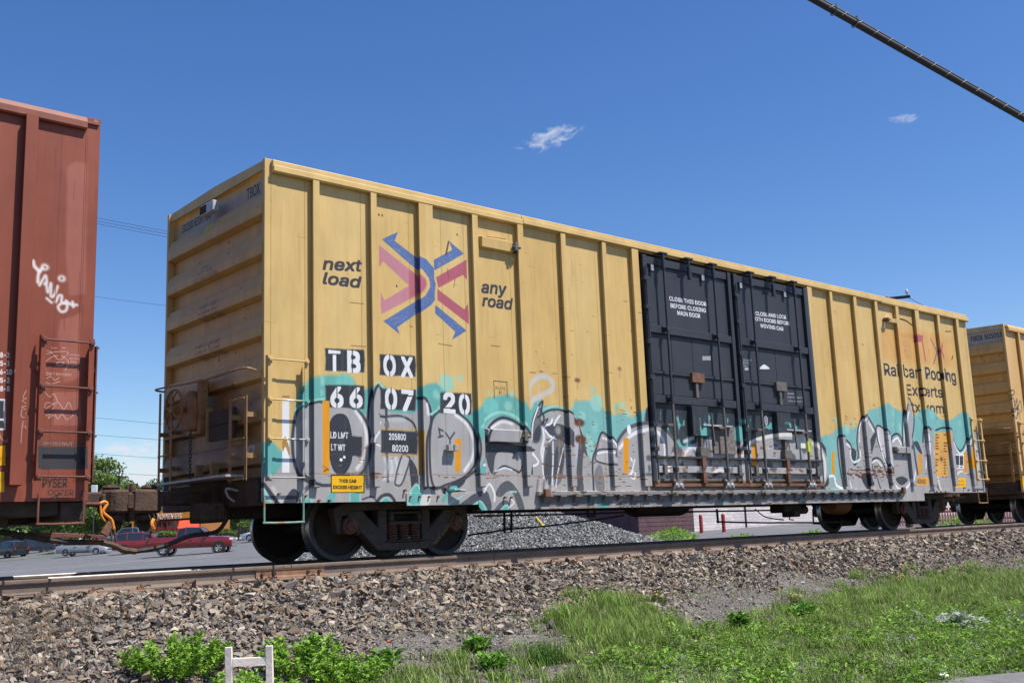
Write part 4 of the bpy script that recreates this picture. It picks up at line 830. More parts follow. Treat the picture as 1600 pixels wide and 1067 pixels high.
def paint_red_side():
    RED = (142, 73, 52); c = Canvas(-13.6, -11.6, .5, 5.2, 190, RED)
    P = lambda l: SS(l)
    for _ in range(60): c.ellipse((prng.uniform(-13.5, -11.6), prng.uniform(.8, 5)), prng.uniform(.05, .3), prng.uniform(.1, .6), prng.choice([(140, 70, 50), (162, 88, 66)]), .3, .1)
    PKP = (172, 104, 88)
    c.poly(P([(105, 262), (118, 252), (136, 256), (133, 460), (108, 462), (103, 400)]), PKP, .8, .012); c.poly(P([(95, 500), (126, 490), (124, 590), (100, 600), (96, 560), (90, 520)]), PKP, .8, .012); c.poly(P([(84, 612), (124, 612), (128, 665), (82, 664)]), PKP, .85, .008)
    Z = lambda l: [(a/5.3375, 380+b/5.3375) for a, b in l]
    for l, w in (([(275, 150), (290, 195), (330, 235)], 6), ([(375, 195), (330, 235), (318, 280), (316, 325)], 5), ([(330, 350), (360, 300), (380, 270), (390, 320), (372, 340)], 4.5), ([(385, 330), (400, 410), (425, 335), (425, 440), (455, 430), (480, 360)], 4.5), ([(465, 490), (490, 440), (515, 440), (515, 490), (550, 500)], 4.5), ([(515, 500), (485, 530), (510, 570), (550, 560), (560, 510), (530, 500)], 4.5), ([(550, 480), (590, 510), (640, 515)], 4.5), ([(605, 490), (612, 530)], 4.5), ([(390, 460), (430, 495)], 4)):
        line(c, Z(l), w, (236, 232, 232), .95, .012)
    for x, y in Z([(375, 200), (515, 295)]): c.ellipse(S(x, y), .045, .04, (236, 232, 232), .9, .012); c.ellipse(S(x, y), .015, .014, RED, .8, .006)
    Y = lambda l: [(a/4.106, 530+b/4.106) for a, b in l]
    CH = (226, 206, 200)
    for l in ([(330, 55), (365, 56)], [(398, 55), (426, 56)], [(292, 70), (330, 85), (292, 95)], [(330, 82), (435, 82), (382, 132), (330, 82)], [(295, 195), (292, 150), (330, 115), (370, 105)], [(395, 105), (440, 145), (418, 200)], [(366, 148), (410, 148), (385, 172), (366, 148), (366, 170)], [(285, 440), (300, 405), (350, 420), (330, 455), (290, 450), (370, 405), (410, 450), (440, 405), (465, 455)], [(295, 490), (330, 480), (310, 505), (350, 485), (370, 510), (400, 480), (430, 515), (470, 485)], [(290, 340), (320, 370), (345, 350), (370, 400)], [(150, 335), (130, 380), (160, 385), (125, 400), (165, 430), (120, 440), (165, 470), (150, 505), (118, 500), (122, 455)], [(165, 540), (130, 535), (120, 600), (116, 670)], [(130, 560), (165, 570), (150, 530)], [(300, 250), (330, 240), (350, 262), (380, 245)], [(290, 275), (330, 285), (385, 270)]):
        line(c, Y(l), .9, CH, .9, .002)
    for t_, a, b, h in (('EIGHT PAYMENT', (288, 228), (462, 238), 18), ('GHOSTNUT', (270, 676), (468, 682), 22), ('tmins', (445, 105), (508, 108), 14), ('across', (445, 128), (508, 131), 14), ('the', (452, 150), (490, 152), 14), ('sea', (450, 172), (490, 174), 14)): txt(c, t_, *Y([a, b]), h/4.1, CH)
    rect(c, *Y([(222, 645)])[0], *Y([(540, 690)])[0], (84, 66, 62), .35); rect(c, *Y([(222, 690)])[0], *Y([(540, 834)])[0], (66, 64, 66)); 
    txt(c, 'PYSER', *Y([(270, 952), (428, 950)]), 14, (52, 40, 40), .01, .1); txt(c, 'OOZER', *Y([(305, 1000), (470, 1003)]), 9, (52, 40, 40), .01, .1); line(c, Y([(310, 1025), (395, 985), (360, 1015), (440, 1020)]), 1.4, (52, 40, 40), 1, .003)
    for k, t_ in enumerate(('8-2', '5-3', '6-10', '5-2', '8-8')): txt(c, t_, *Y([(2, 116+54*k), (60 if t_ != '6-10' else 76, 117+54*k)]), 7.8, (244, 238, 236), .02)
    rect(c, *Y([(-60, 382)])[0], *Y([(36, 582)])[0], (232, 228, 226)); rect(c, *Y([(-50, 395)])[0], *Y([(24, 508)])[0], (58, 58, 62)); rect(c, *Y([(-50, 520)])[0], *Y([(24, 570)])[0], (58, 58, 62))
    rect(c, *Y([(-60, 674)])[0], *Y([(42, 818)])[0], (48, 40, 34)); rect(c, *Y([(-60, 680)])[0], *Y([(36, 810)])[0], (252, 178, 16)); txt(c, 'HT', *Y([(-16, 778), (12, 779)]), 5, (50, 36, 20), .015); rect(c, *Y([(-60, 848)])[0], *Y([(27, 978)])[0], (252, 196, 12)); line(c, Y([(0, 610), (10, 640), (40, 655), (48, 640)]), 1, CH, .9, .002)
    for x in (-12.06, -11.78): c.stroke([(x, 1.0), (x, 4.9)], .008, (112, 56, 44), .7, .003)
    for _ in range(60):
        x = prng.uniform(-13.4, -11.65); z = prng.uniform(.85, 4.9); c.stroke([(x, z), (x, z-prng.uniform(.02, .3))], .006, (98, 52, 40), .5, .004)
    return c
CR_ = paint_red_side(); M_red = CR_.material('red_car_paint', gain=.80)

def paint_fbox_side():
    c = Canvas(11.6, 14.4, .5, 5.2, 140, (226, 182, 118))
    for _ in range(40): c.ellipse((prng.uniform(11.6, 14.4), prng.uniform(.8, 5)), prng.uniform(.05, .3), prng.uniform(.2, .7), prng.choice([(216, 170, 104), (230, 192, 130)]), .4, .1)
    T = lambda l: [(1540+a/3.05, 480+b/3.05) for a, b in l]
    for l in ([(115, 400), (130, 395), (138, 405), (125, 420), (115, 412)], [(118, 460), (130, 430), (140, 470), (150, 435), (150, 490), (165, 445), (172, 490)], [(125, 490), (150, 480), (170, 500)], [(130, 500), (145, 530), (160, 500), (165, 535)], [(140, 440), (135, 500), (155, 470), (150, 520)]): line(c, T(l), 1.8, (60, 60, 64), .95, .004)
    rect(c, *T([(170, 810)])[0], *T([(200, 850)])[0], (250, 200, 20)); txt(c, 'D', *T([(174, 335), (181, 336)]), 7, (60, 56, 52), .02)
    return c
CF_ = paint_fbox_side(); M_fbox = CF_.material('rear_car_paint', gain=.78)

def paint_end(first):
    c = Canvas(-1.6, 1.6, .5, 5.25, 140, YEL if first else (222, 178, 112))
    g = (176, 166, 156)
    if first:
        for y, z, ry, rz in ((.9, 4.80, .5, .13), (.1, 4.80, .5, .14), (-.5, 4.80, .4, .12), (-1.2, 4.80, .3, .12), (.3, 4.62, .5, .05)): c.ellipse((y, z), ry, rz, g, .75, .06)
    else: c.poly([(-1.5, 4.68), (1.5, 4.68), (1.5, 5.06), (-1.5, 5.06)], (188, 182, 178), .95, .02)
    if not first:
        c.text('FBOX 505053', (-.56, 4.80), (-1.39, 4.80), .13, (60, 58, 60), .01)
    else:
        # the wall is seen from outside: +y is on the left
        c.text('EXCESS HEIGHT CAR', (1.20, 4.79), (.27, 4.79), .115, (56, 50, 44), .012); c.text('TBOX  660720', (-.80, 4.76), (-1.75, 4.76), .145, (56, 50, 44), .014)
        for k, t_ in enumerate(('SPRG', '7 OC D5   7 IC D5', '2 OC B353  2 IC B354')): c.text(t_, (.32+.1*k, 4.02-k*.075), (.10-.16*k, 4.02-k*.075), .05, (96, 80, 58))
        for k, t_ in enumerate(('36 INCH WHEELS', 'NO. 24 BRAKE BEAMS', 'E/F/H CUSH COUPLERS')): c.text(t_, (.36, 3.46-k*.08), (-.24, 3.46-k*.08), .05, (96, 80, 58))
        for k, t_ in enumerate(('FM 15IN EOC CUSHION UNIT', '30 INCH M-910 HOSE', 'AAR M-927-CC-0199')): c.text(t_, (.45, 2.92-k*.08), (-.30, 2.92-k*.08), .05, (96, 80, 58))
        c.poly([(.21, 4.50), (-.03, 4.50), (-.03, 4.63), (.21, 4.63)], (238, 226, 60))
        for k in range(4): c.stroke([(.19, 4.61-k*.028), (-.01, 4.61-k*.028)], .008, (150, 140, 50), .8, .003)
    # road dirt thrown up on the lower wall
    for _ in range(300):
        z = .5+1.9*prng.random()**1.3; c.ellipse((prng.uniform(-1.5, 1.5), z), prng.uniform(.08, .4), prng.uniform(.05, .2), prng.choice([(112, 82, 48), (132, 98, 56), (92, 66, 40)]), .20, .06)
    for _ in range(50):
        y = prng.uniform(-1.4, 1.4); z = prng.uniform(1.0, 4.6); c.ellipse((y, z), prng.uniform(.005, .03), prng.uniform(.005, .015), (60, 44, 30), .8, .004)
    if first:
        c.stroke([tuple(p) for p in smooth_line([(-.62, 1.42), (-.60, 1.30), (-.66, 1.28), (-.70, 1.40), (-.64, 1.38)], 5)], .03, (206, 196, 190), .8, .01); c.stroke([(-.76, 1.42), (-.72, 1.32)], .03, (200, 190, 186), .8, .01); c.text('R', (-1.08, 1.30), (-1.26, 1.30), .17, (206, 196, 190), .02)
    return c
M_end = paint_end(True).material('car_end_paint', axis=1, grime=.2); M_fend = paint_end(False).material('rear_car_end_paint', axis=1, grime=.2)
# ================================================================== the cars
M_black = mat('black_door_steel', rgb(60, 63, 70), rough=.5, var=.12, scale=5, rust=.05, rcol=rgb(92, 60, 46), rscale=6)
M_rod = mat('black_rod', rgb(46, 49, 56), rough=.45, var=.15, scale=8, rust=.06, rcol=rgb(100, 70, 52), rscale=9)
M_rodlow = mat('worn_rod', rgb(96, 90, 84), rough=.6, var=.25, scale=9, rust=.2, rcol=rgb(92, 58, 42), rscale=9)
M_rust = mat('rusted_steel', rgb(104, 72, 56), rough=.85, var=.3, scale=7, bump=.4, bscale=30)
M_under = mat('underframe_black', (.022, .018, .016), rough=.8, var=.3, scale=5, bump=.3, bscale=20)
M_under2 = mat('underframe_grime', (.05, .034, .024), rough=.85, var=.35, scale=5, bump=.4, bscale=25)
M_frame = mat('cast_side_frame', (.05, .037, .03), rough=.8, var=.25, scale=6, bump=.5, bscale=60)
M_wheel = mat('wheel_web', (.028, .018, .014), rough=.8, var=.3, scale=4, bump=.2)
M_tread = mat('wheel_rim', (.34, .33, .32), rough=.3, metal=.8, var=.2, scale=6)
M_wface = mat('wheel_rim_face', (.05, .046, .043), rough=.55, metal=.4, var=.3, scale=14)
M_cap = mat('bearing_cap', rgb(92, 60, 48), rough=.8, var=.25, scale=12, bump=.3)
M_stencil = mat('faded_stencil', rgb(150, 120, 76), rough=.8, var=.2, scale=20)
M_yel = mat('yellow_paint', tuple(v*.78 for v in rgb(*YEL)), rough=.5, var=.08, scale=3)
M_yeld = mat('dirty_yellow', rgb(146, 112, 68), rough=.7, var=.25, scale=5, rust=.15, rcol=rgb(70, 50, 34), rscale=5)
M_redp = mat('brick_red_paint', tuple(v*.82 for v in rgb(142, 75, 54)), rough=.6, var=.14, scale=3)
M_redd = mat('dull_red_steel', tuple(v*.8 for v in rgb(112, 66, 54)), rough=.75, var=.25, scale=6, bump=.2)
M_coup = mat('coupler_steel', rgb(72, 54, 43), rough=.8, var=.3, scale=5, bump=.5, bscale=30)
M_rubber = mat('hose_rubber', (.035, .028, .024), rough=.7, var=.3, scale=10)
M_orange = mat('orange_lever_paint', rgb(222, 138, 46), rough=.5, var=.15, scale=12, rust=.15, rcol=rgb(110, 66, 40), rscale=14)
M_galv = mat('galvanised_grating', rgb(168, 168, 172), rough=.5, metal=.5, var=.2, scale=20, bump=.6, bscale=60)
M_roof = mat('galvanised_roof', rgb(190, 186, 176), rough=.5, metal=.3, var=.15, scale=3)
M_wood = mat('weathered_plywood', rgb(112, 102, 98), rough=.9, var=.35, scale=16, bump=.5)
M_tank = mat('tank_brown', rgb(120, 82, 48), rough=.75, var=.2, scale=5)
M_chain = mat('chain_iron', (.05, .045, .04), rough=.6, metal=.5, var=.3, scale=12)

# shared truck pieces
def wheel_mesh():
    p = [(.0, -.04), (.10, -.05), (.14, -.02), (.28, .02), (.385, -.03), (.39, -.065), (.450, -.067), (.457, -.060), (.4585, 0), (.465, .035), (.483, .05), (.488, .062), (.48, .072), (.40, .072), (.385, .03), (.28, .06), (.14, .05), (.10, .08), (.0, .08)]
    m = MB().lathe(p, (0, 0, 0), 1, 56); me = m.mesh('wheel', M_wheel, smooth=True); me.materials.append(M_tread); me.materials.append(M_wface)
    for f in me.polygons:
        r_ = math.hypot(f.center.x, f.center.z)
        if r_ > .45: f.material_index = 1
        elif r_ > .388: f.material_index = 2
    return me
W_ME = wheel_mesh()
AX_ME = MB().lathe([(.0, -1.13), (.075, -1.13), (.075, -.95), (.09, -.86), (.085, 0), (.09, .86), (.075, .95), (.075, 1.13), (0, 1.13)], (0, 0, 0), 1, 16).mesh('axle', M_under, smooth=True)
_cap = MB().lathe([(0, -.09), (.06, -.09), (.065, -.07), (.10, -.065), (.115, -.05), (.115, .1)], (0, 0, 0), 1, 24)
for k in range(3):
    a = math.pi/2+k*2*math.pi/3; _cap.lathe([(0, -.115), (.017, -.115), (.019, -.06)], (.052*math.cos(a), 0, .052*math.sin(a)), 1, 6)
_cap.prism([(.088*math.cos(math.pi/2+k*2*math.pi/3+d), .088*math.sin(math.pi/2+k*2*math.pi/3+d)) for k in range(3) for d in (-.35, .35)], 1, -.097, -.088)
CAP_ME = _cap.mesh('bearing_cap', M_cap, smooth=True)
def spring_mesh():
    m = MB(); pts = []
    for i in range(6*14+1):
        a = 2*math.pi*i/14; pts.append((.066*math.cos(a), .066*math.sin(a), .215*i/(6*14)))
    m.tube(pts, .0135, 6); return m.mesh('spring', M_cap, smooth=True)
SPR_ME = spring_mesh()
def frame_mesh():
    m = MB(); y0, y1 = -.085, .085
    def pr(p, a=y0, b=y1): m.prism(p, 1, a, b)
    for s in (-1, 1):
        f = lambda l: [(s*x, z) for x, z in (l if s > 0 else l[::-1])]
        pr(f([(0, .655), (.44, .655), (.70, .65), (.90, .60), (1.04, .57), (1.12, .60), (1.12, .69), (1.0, .75), (.80, .775), (.5, .79), (0, .79)]))          # top chord
        pr(f([(.29, .66), (.43, .66), (.44, .41), (.40, .25), (.29, .25)]), y0-.006, y1+.006)                                                          # column
        pr(f([(.88, .655), (.70, .655), (.435, .415), (.29, .30), (.29, .112), (.45, .115), (.90, .55), (.92, .60)]), y0-.014, y1+.014)             # tension arm
        pr(f([(.66, .60), (.80, .60), (.775, .37), (.735, .32), (.70, .40)]), -.075, .075); pr(f([(.98, .60), (1.11, .60), (1.07, .36), (1.02, .34)]), -.075, .075)  # pedestal jaws
    pr([(-.42, .225), (.42, .225), (.38, .108), (-.38, .108)], y0-.022, y1+.022)                                                                # bottom, spring seat
    pr([(-.30, .250), (.30, .250), (.34, .224), (-.34, .224)], y0-.06, y1+.06)
    m.box(-.28, .28, -.135, .10, .455, .50); m.box(-.26, -.20, -.13, .1, .50, .60); m.box(.20, .26, -.13, .1, .50, .60); m.box(-.26, .26, -.13, .1, .60, .63)   # bolster end
    return m.mesh('side_frame', M_frame, bevel=.016)
FR_ME = frame_mesh()
def truck(parent, xc, name='truck'):
    t = bpy.data.objects.new(name, None); col.objects.link(t); t.parent = parent; t.location = (xc, 0, 0); t.empty_display_size = .2
    for s in (-1, 1):
        share('axle', AX_ME, t, (s*.889, 0, .457))
        for y, rz in ((-.745, 0), (.745, math.pi)):
            share('wheel', W_ME, t, (s*.889, y, .457), (0, random.uniform(0, 3), rz))
        for y, rz in ((-1.06, 0), (1.06, math.pi)): share('bearing_cap', CAP_ME, t, (s*.889, y, .457), (0, 0, rz))
    for y in (-1.0, 1.0):
        share('side_frame', FR_ME, t, (0, y, 0))
        for x in (-.19, 0, .19): share('spring', SPR_ME, t, (x, y-.055 if y < 0 else y+.055, .243))
    text_mesh('TBOX 660720', .045, .42, M_stencil, t, (.50, -1.102, .14), 'frame_lettering', .003, (0, -.76, 0))
    MB().box(-.22, .22, -.92, .92, .5, .74).build('bolster', M_under, t, bevel=.02)
    for s in (-1, 1): MB().tube([(s*.52, -.62, .36), (s*.46, 0, .33), (s*.52, .62, .36)], .05, 8).build('brake_beam', M_under, t)
    return t
RUNGS = (2.5, 2.0, 1.52, 1.05)
def ladder(parent, xa, xb, y, m_st, m_rg, rungs=RUNGS, yb=SIDE_Y, tops=None):
    """two angle-iron stiles and bolted rungs standing off the wall"""
    ld = bpy.data.objects.new('ladder', None); col.objects.link(ld); ld.parent = parent; ld.empty_display_size = .1
    z0, z1 = rungs[-1]-.04, rungs[0]+.05
    for x, s in ((xa, 1), (xb, -1)):
        m = MB().box(x-.028, x+.028, y+.002, y+.012, z0, z1); m.box(x-s*.028-.005, x-s*.028+.005, y+.012, y+.06, z0, z1)
        for z in (rungs[0]-.33, rungs[-1]+.17): m.box(x-.02, x+.02, y+.0125, yb+.001, z-.03, z+.03)
        m.build('stile', m_st, ld)
    for z in rungs:
        m = MB().tube([(xa, y-.012, z), (xb, y-.012, z)], .011, 8)
        for x in (xa, xb): m.lathe([(0, y-.035), (.026, y-.03), (.03, y-.002), (0, y)], (x, 0, z), 1, 8)
        m.build('rung', m_rg, ld, smooth=True)
    return ld
def sill_step(parent, xa, xb, y, ztop, zbot, m):
    MB().tube(smooth_line([(xa, y, ztop), (xa, y, zbot+.03), (xa+.03, y, zbot), (xb-.03, y, zbot), (xb, y, zbot+.03), (xb, y, ztop+.03)], 4), .013, 8).build('sill_step', m, parent, smooth=True)
def post_mesh(x, w, z0, z1, y=SIDE_Y, d=.078, m=None, parent=None, name='side_post', flare=-.024):
    h = w/2; p = [(x-h-flare, y), (x-h, y-d), (x+h, y-d), (x+h+flare, y)]
    mb = MB(); n = 4
    vs = [(a, b, z0+(0 if b == y else .015)) for a, b in p]+[(a, b, z1) for a, b in p]
    mb.add(vs, [(0, 1, 5, 4), (1, 2, 6, 5), (2, 3, 7, 6), (3, 0, 4, 7), (4, 5, 6, 7), (3, 2, 1, 0)])
    return mb.build(name, m, parent, bevel=.004)
def body_shell(parent, x0, x1, m_wall, m_roof, zr=5.08, yw=1.49):
    """far wall, roof, floor and centre sill"""
    MB().box(x0, x1, yw-.012, yw, .78, zr-.03).build('far_side_wall', m_wall, parent)
    r = MB(); pk = .05; ov = .03
    r.add([(x0+.02, -yw-ov, zr), (x1-.02, -yw-ov, zr), (x1-.02, 0, zr+pk), (x0+.02, 0, zr+pk), (x0+.02, yw+ov, zr), (x1-.02, yw+ov, zr),
           (x0+.02, -yw-ov, zr-.03), (x1-.02, -yw-ov, zr-.03), (x1-.02, yw+ov, zr-.03), (x0+.02, yw+ov, zr-.03)],
          [(0, 1, 2, 3), (3, 2, 5, 4), (6, 9, 8, 7), (0, 6, 7, 1), (4, 5, 8, 9), (0, 3, 4, 9, 6), (1, 7, 8, 5, 2)])
    ro = r.build('roof', m_roof, parent)
    n = int((x1-x0)/1.25)
    for k in range(n+1):
        xx = x0+.06+k*(x1-x0-.12)/n
        MB().add([(xx-.03, -yw-.025, zr+.001), (xx+.03, -yw-.025, zr+.001), (xx+.03, 0, zr+pk+.001), (xx-.03, 0, zr+pk+.001), (xx-.02, -yw-.02, zr+.03), (xx+.02, -yw-.02, zr+.03), (xx+.02, 0, zr+pk+.03), (xx-.02, 0, zr+pk+.03)],
                 [(0, 1, 5, 4), (1, 2, 6, 5), (2, 3, 7, 6), (3, 0, 4, 7), (4, 5, 6, 7)]).build('roof_seam', m_roof, ro)
    MB().box(x0+.05, x1-.05, -yw+.02, yw-.02, 1.02, 1.08).build('floor', M_under, parent)
    MB().box(x0+.1, x1-.1, -.20, .20, .60, 1.02).build('centre_sill', M_under, parent, bevel=.01)
    for xx in np.arange(x0+1.2, x1-1, 1.5): MB().box(xx-.04, xx+.04, -yw+.05, yw-.05, .86, 1.02).build('cross_bearer', M_under, parent)
def car_end(parent, xe, out, m_end, m_side, m_trim, zr=5.12):
    """ribbed end wall at x = xe facing out = -1"""
    s = out
    xw = xe-s*.05
    MB().box(*(sorted((xw, xw-s*.02))), -1.44, 1.44, .78, zr-.02).build('end_wall', m_end, parent)
    for k in range(7):
        zb = 4.40-.527*k
        if zb < 1.1: break
        p = [(xw, zb-.03), (xe+s*.075, zb-.005), (xe+s*.080, zb+.10), (xe+s*.03, zb+.27), (xw, zb+.285)]
        MB().prism(p, 1, -1.435, 1.435).build('end_rib', m_end, parent, bevel=.008)
    for y in (-1, 1):
        MB().box(*(sorted((xe+s*.06, xe-s*.11))), *(sorted((y*1.437, y*1.494))), .77, zr).build('corner_post', m_side, parent, bevel=.004)
    MB().prism([(-1.437, zr-.12), (1.437, zr-.12), (1.437, zr), (0, zr+.035), (-1.437, zr)], 0, *(sorted((xe+s*.003, xe+s*.028)))).build('end_cap', m_end, parent)
    MB().box(*(sorted((xe-s*.15, xe+s*.09))), -1.38, 1.38, .74, 1.06).build('end_sill', M_under2, parent, bevel=.01)
    MB().box(*(sorted((xe-s*.05, xe+s*.16))), -.36, .36, .56, 1.10).build('striker', M_under2, parent, bevel=.02)
def coupler(parent, xe, s, x_face, m=None):
    """shank, head and knuckle; s is the direction it reaches out, x_face the mating face"""
    m = m or M_coup; h = x_face
    MB().prism([(-.085, .79), (.085, .79), (.085, .965), (-.085, .965)], 0, *(sorted((xe, h-s*.34)))).build('coupler_shank', m, parent, bevel=.02)
    f = lambda l: [(h+s*a, b*s) for a, b in l]
    def slab(nm, l, z0, z1, top=1.0): return MB().prism(f(l), 2, z0, z1).build(nm, m, parent, bevel=.03)
    slab('coupler_head', [(-.40, -.09), (-.40, .09), (-.28, .20), (-.06, .27), (.04, .25), (.03, .17), (-.08, .08), (-.10, -.06), (-.06, -.15), (-.16, -.23), (-.30, -.20)], .70, .99)
    slab('head_shelf', [(-.34, -.12), (-.34, .12), (-.24, .17), (-.10, .16), (-.12, -.14), (-.24, -.18)], .60, .705)
    slab('head_crown', [(-.36, -.08), (-.36, .06), (-.20, .12), (-.14, 0), (-.22, -.14)], .985, 1.05)
    MB().prism([(h-s*.42, .80), (h-s*.30, .74), (h-s*.30, .98), (h-s*.42, .93)], 1, -.13, .13).build('head_collar', m, parent, bevel=.02)
    slab('knuckle', [(-.15, -.21), (-.02, -.25), (.12, -.21), (.18, -.10), (.14, .02), (.05, .02), (.04, -.08), (-.05, -.12)], .735, .955)
    slab('guard_arm', [(-.02, .20), (.12, .22), (.20, .17), (.17, .13), (.06, .16)], .78, .93)
    MB().lathe([(0, 1.06), (.03, 1.06), (.038, 1.0), (.03, .60), (0, .60)], (h-s*.06, -s*.17, 0), 2, 10).build('knuckle_pin', m, parent)
    MB().prism([(h-s*.30, .60), (h-s*.10, .60), (h-s*.16, .50), (h-s*.24, .47)], 1, -.06, .05).build('lock_lifter', M_under2, parent, bevel=.015)

# ------------------------------------------------------------------ the yellow boxcar
car = tag(empty('boxcar', (0, 0, 0)), 'pale yellow ribbed boxcar with black double doors and grey and teal graffiti', 'boxcar')
XL, XR = -9.56, 9.53
body_shell(car, XL+.06, XR-.06, M_yel, M_roof)
car_end(car, XL+.06, -1, M_end, M_side, M_yeld)
MB().box(XR-.08, XR-.06, -1.44, 1.44, .78, 5.08).build('end_wall', M_yel, car)
for y in (-1, 1): MB().box(XR-.12, XR, *(sorted((y*1.437, y*1.494))), .78, 5.1).build('corner_post', M_side, car, bevel=.004)
POSTS = [(-8.85, .10), (-7.95, .10), (-7.065, .25), (-6.16, .11), (-5.26, .12), (-4.345, .11), (-3.405, .10), (-2.645, .17), (2.60, .17), (3.39, .10), (4.32, .12), (5.18, .11), (6.08, .13), (6.97, .18), (8.00, .13), (8.94, .13)]
edges = [XL+.11]+[p[0] for p in POSTS]+[XR-.11]
for a, b in zip(edges[:-1], edges[1:]):
    if a == -2.645: continue
    MB().box(a, b, SIDE_Y-.0, SIDE_Y+.012, 1.098, 5.02).build('side_panel', M_side, car)
MB().box(-2.7, 2.7, SIDE_Y+.02, SIDE_Y+.03, .9, 5.02).build('door_recess', M_under, car)
for x_, w_ in POSTS: post_mesh(x_, w_, .925, 4.945, m=M_side, parent=car)
# bottom plates: shallow at the ends, deep between the trucks
SILL_Y = SIDE_Y-.008
def sill_plate(poly): MB().prism(poly, 1, SILL_Y, SILL_Y+.014).build('side_sill', M_side, car)
sill_plate([(XL+.0, .75), (-6.20, .75), (-6.20, 1.098), (XL+.0, 1.098)])
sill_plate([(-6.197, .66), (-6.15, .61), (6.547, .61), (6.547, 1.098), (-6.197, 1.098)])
sill_plate([(6.55, .776), (XR, .776), (XR, 1.098), (6.55, 1.098)])
MB().box(-6.19, 6.54, SILL_Y+.015, SILL_Y+.16, .60, .625).build('sill_flange', M_under2, car)
for a, b in ((-7.46, -6.22), (7.0, 7.75)): MB().box(a, b, SILL_Y-.018, SILL_Y-.001, .69 if a < 0 else .785, .86).build('jacking_pad', M_side, car, bevel=.003)
BOLTS = [(434, 772), (476, 775), (497, 782), (513, 782), (631, 766), (639, 776), (653, 776), (668, 776), (682, 776), (695, 763), (787, 777), (797, 777), (1505, 762), (1512, 765), (1521, 767), (1452, 767), (1461, 768), (1468, 768), (1475, 768)]
for px, py in BOLTS:
    x_, z_ = S(px, py); MB().lathe([(0, -1.545), (.014, -1.545), (.016, -1.5), (.016, -1.48)], (x_, 0, z_), 1, 8).build('bolt', M_rust, car)
# eaves
def eave(x0, x1, head=False):
    yw = SIDE_Y
    MB().prism([(yw, 5.0), (yw-.055, 5.0), (yw-.055, 5.092), (yw-.048, 5.105), (yw, 5.105)], 0, x0, x1).build('roof_edge', M_yel, car, bevel=.006)
    if head: MB().prism([(yw, 4.935), (yw-.03, 4.935), (yw-.03, 4.955), (yw-.085, 4.955), (yw-.09, 4.965), (yw-.09, 5.034), (yw-.085, 5.04), (yw-.0555, 4.999), (yw, 4.999)], 0, x0, x1).build('door_header', M_yel, car, bevel=.004)
    else: MB().prism([(yw, 4.935), (yw-.06, 4.93), (yw-.085, 4.945), (yw-.085, 5.018), (yw-.08, 5.024), (yw-.0555, 4.999), (yw, 4.999)], 0, x0, x1).build('top_chord', M_yel, car, bevel=.004)
eave(XL+.09, -5.205); eave(-5.2, 5.42, True); eave(5.425, XR+.01)
# brackets high and low on the side (former door gear)
def bracket(px0, py0, px1, py1, latch_px, left=False):
    a = S(px0, py0); b = S(px1, py1); x0, x1 = a[0], b[0]; z0, z1 = sorted((a[1], b[1]))
    o = bpy.data.objects.new('bracket', None); col.objects.link(o); o.parent = car
    MB().prism([(SIDE_Y-.001, z0), (SIDE_Y-.075, z0+.02), (SIDE_Y-.085, z1-.02), (SIDE_Y-.001, z1)], 0, x0, x1).build('bracket_box', M_side, o, bevel=.005)
    xl = x1-.01 if not left else x0-.13
    m = MB().box(xl, xl+.05, -1.63, -1.50, z0+.04, z1-.03); m.box(xl+.06, xl+.09, -1.61, -1.50, z0+.02, z1-.02); m.cyl((xl-.03, -1.60, (z0+z1)/2), (xl+.13, -1.60, (z0+z1)/2), .022, 8)
    m.build('latch', M_rodlow, o, bevel=.004)
bracket(747.5, 369, 797, 398, 805); bracket(757, 669, 812, 694, 815); bracket(1383, 496, 1400, 508, 1376, True); bracket(1396, 697, 1421, 710, 1392, True)
m = MB().box(-6.78, -6.60, -1.585, -1.52, 1.43, 1.52).build('small_bracket', M_side, car, bevel=.004)
x_, z_ = S(705, 766); MB().tube([(x_-.05, -1.5, z_), (x_-.02, -1.58, z_), (x_+.16, -1.60, z_-.01)], [.03, .03, .018], 8).build('tow_peg', M_side, car)
# ladders and steps
M_lad = M_side
ladder(car, -9.53, -9.02, -1.60, M_lad, M_lad); ladder(car, 9.03, 9.50, -1.60, M_yel, M_yel, rungs=(2.5, 2.0, 1.52, 1.08))
sill_step(car, -9.57, -9.04, -1.54, .83, .515, mat('teal_splashed_step', rgb(112, 150, 136), rough=.6, var=.2, scale=5, rust=.3, rcol=rgb(150, 96, 66), rscale=5)); sill_step(car, 9.05, 9.5, -1.54, .85, .53, M_yeld)
# door track: a shelf on tabs
trk = MB().prism([(SIDE_Y-.009, .815), (SIDE_Y-.075, .805), (SIDE_Y-.085, .862), (SIDE_Y-.009, .872)], 0, -5.10, 5.52).build('door_track', M_side, car, bevel=.004)
for k in range(33):
    xx = -4.98+k*.326
    MB().prism([(SILL_Y-.002, .70), (SILL_Y-.02, .70), (SILL_Y-.072, .79), (SILL_Y-.072, .804), (SILL_Y-.002, .804)], 0, xx, xx+(.13 if k % 4 else .17)).build('track_tab', M_side, trk)
for xx in (-5.0, 5.42): MB().box(xx-.05, xx+.06, -1.66, -1.60, .78, .90).build('track_stop', M_rust, trk, bevel=.006)

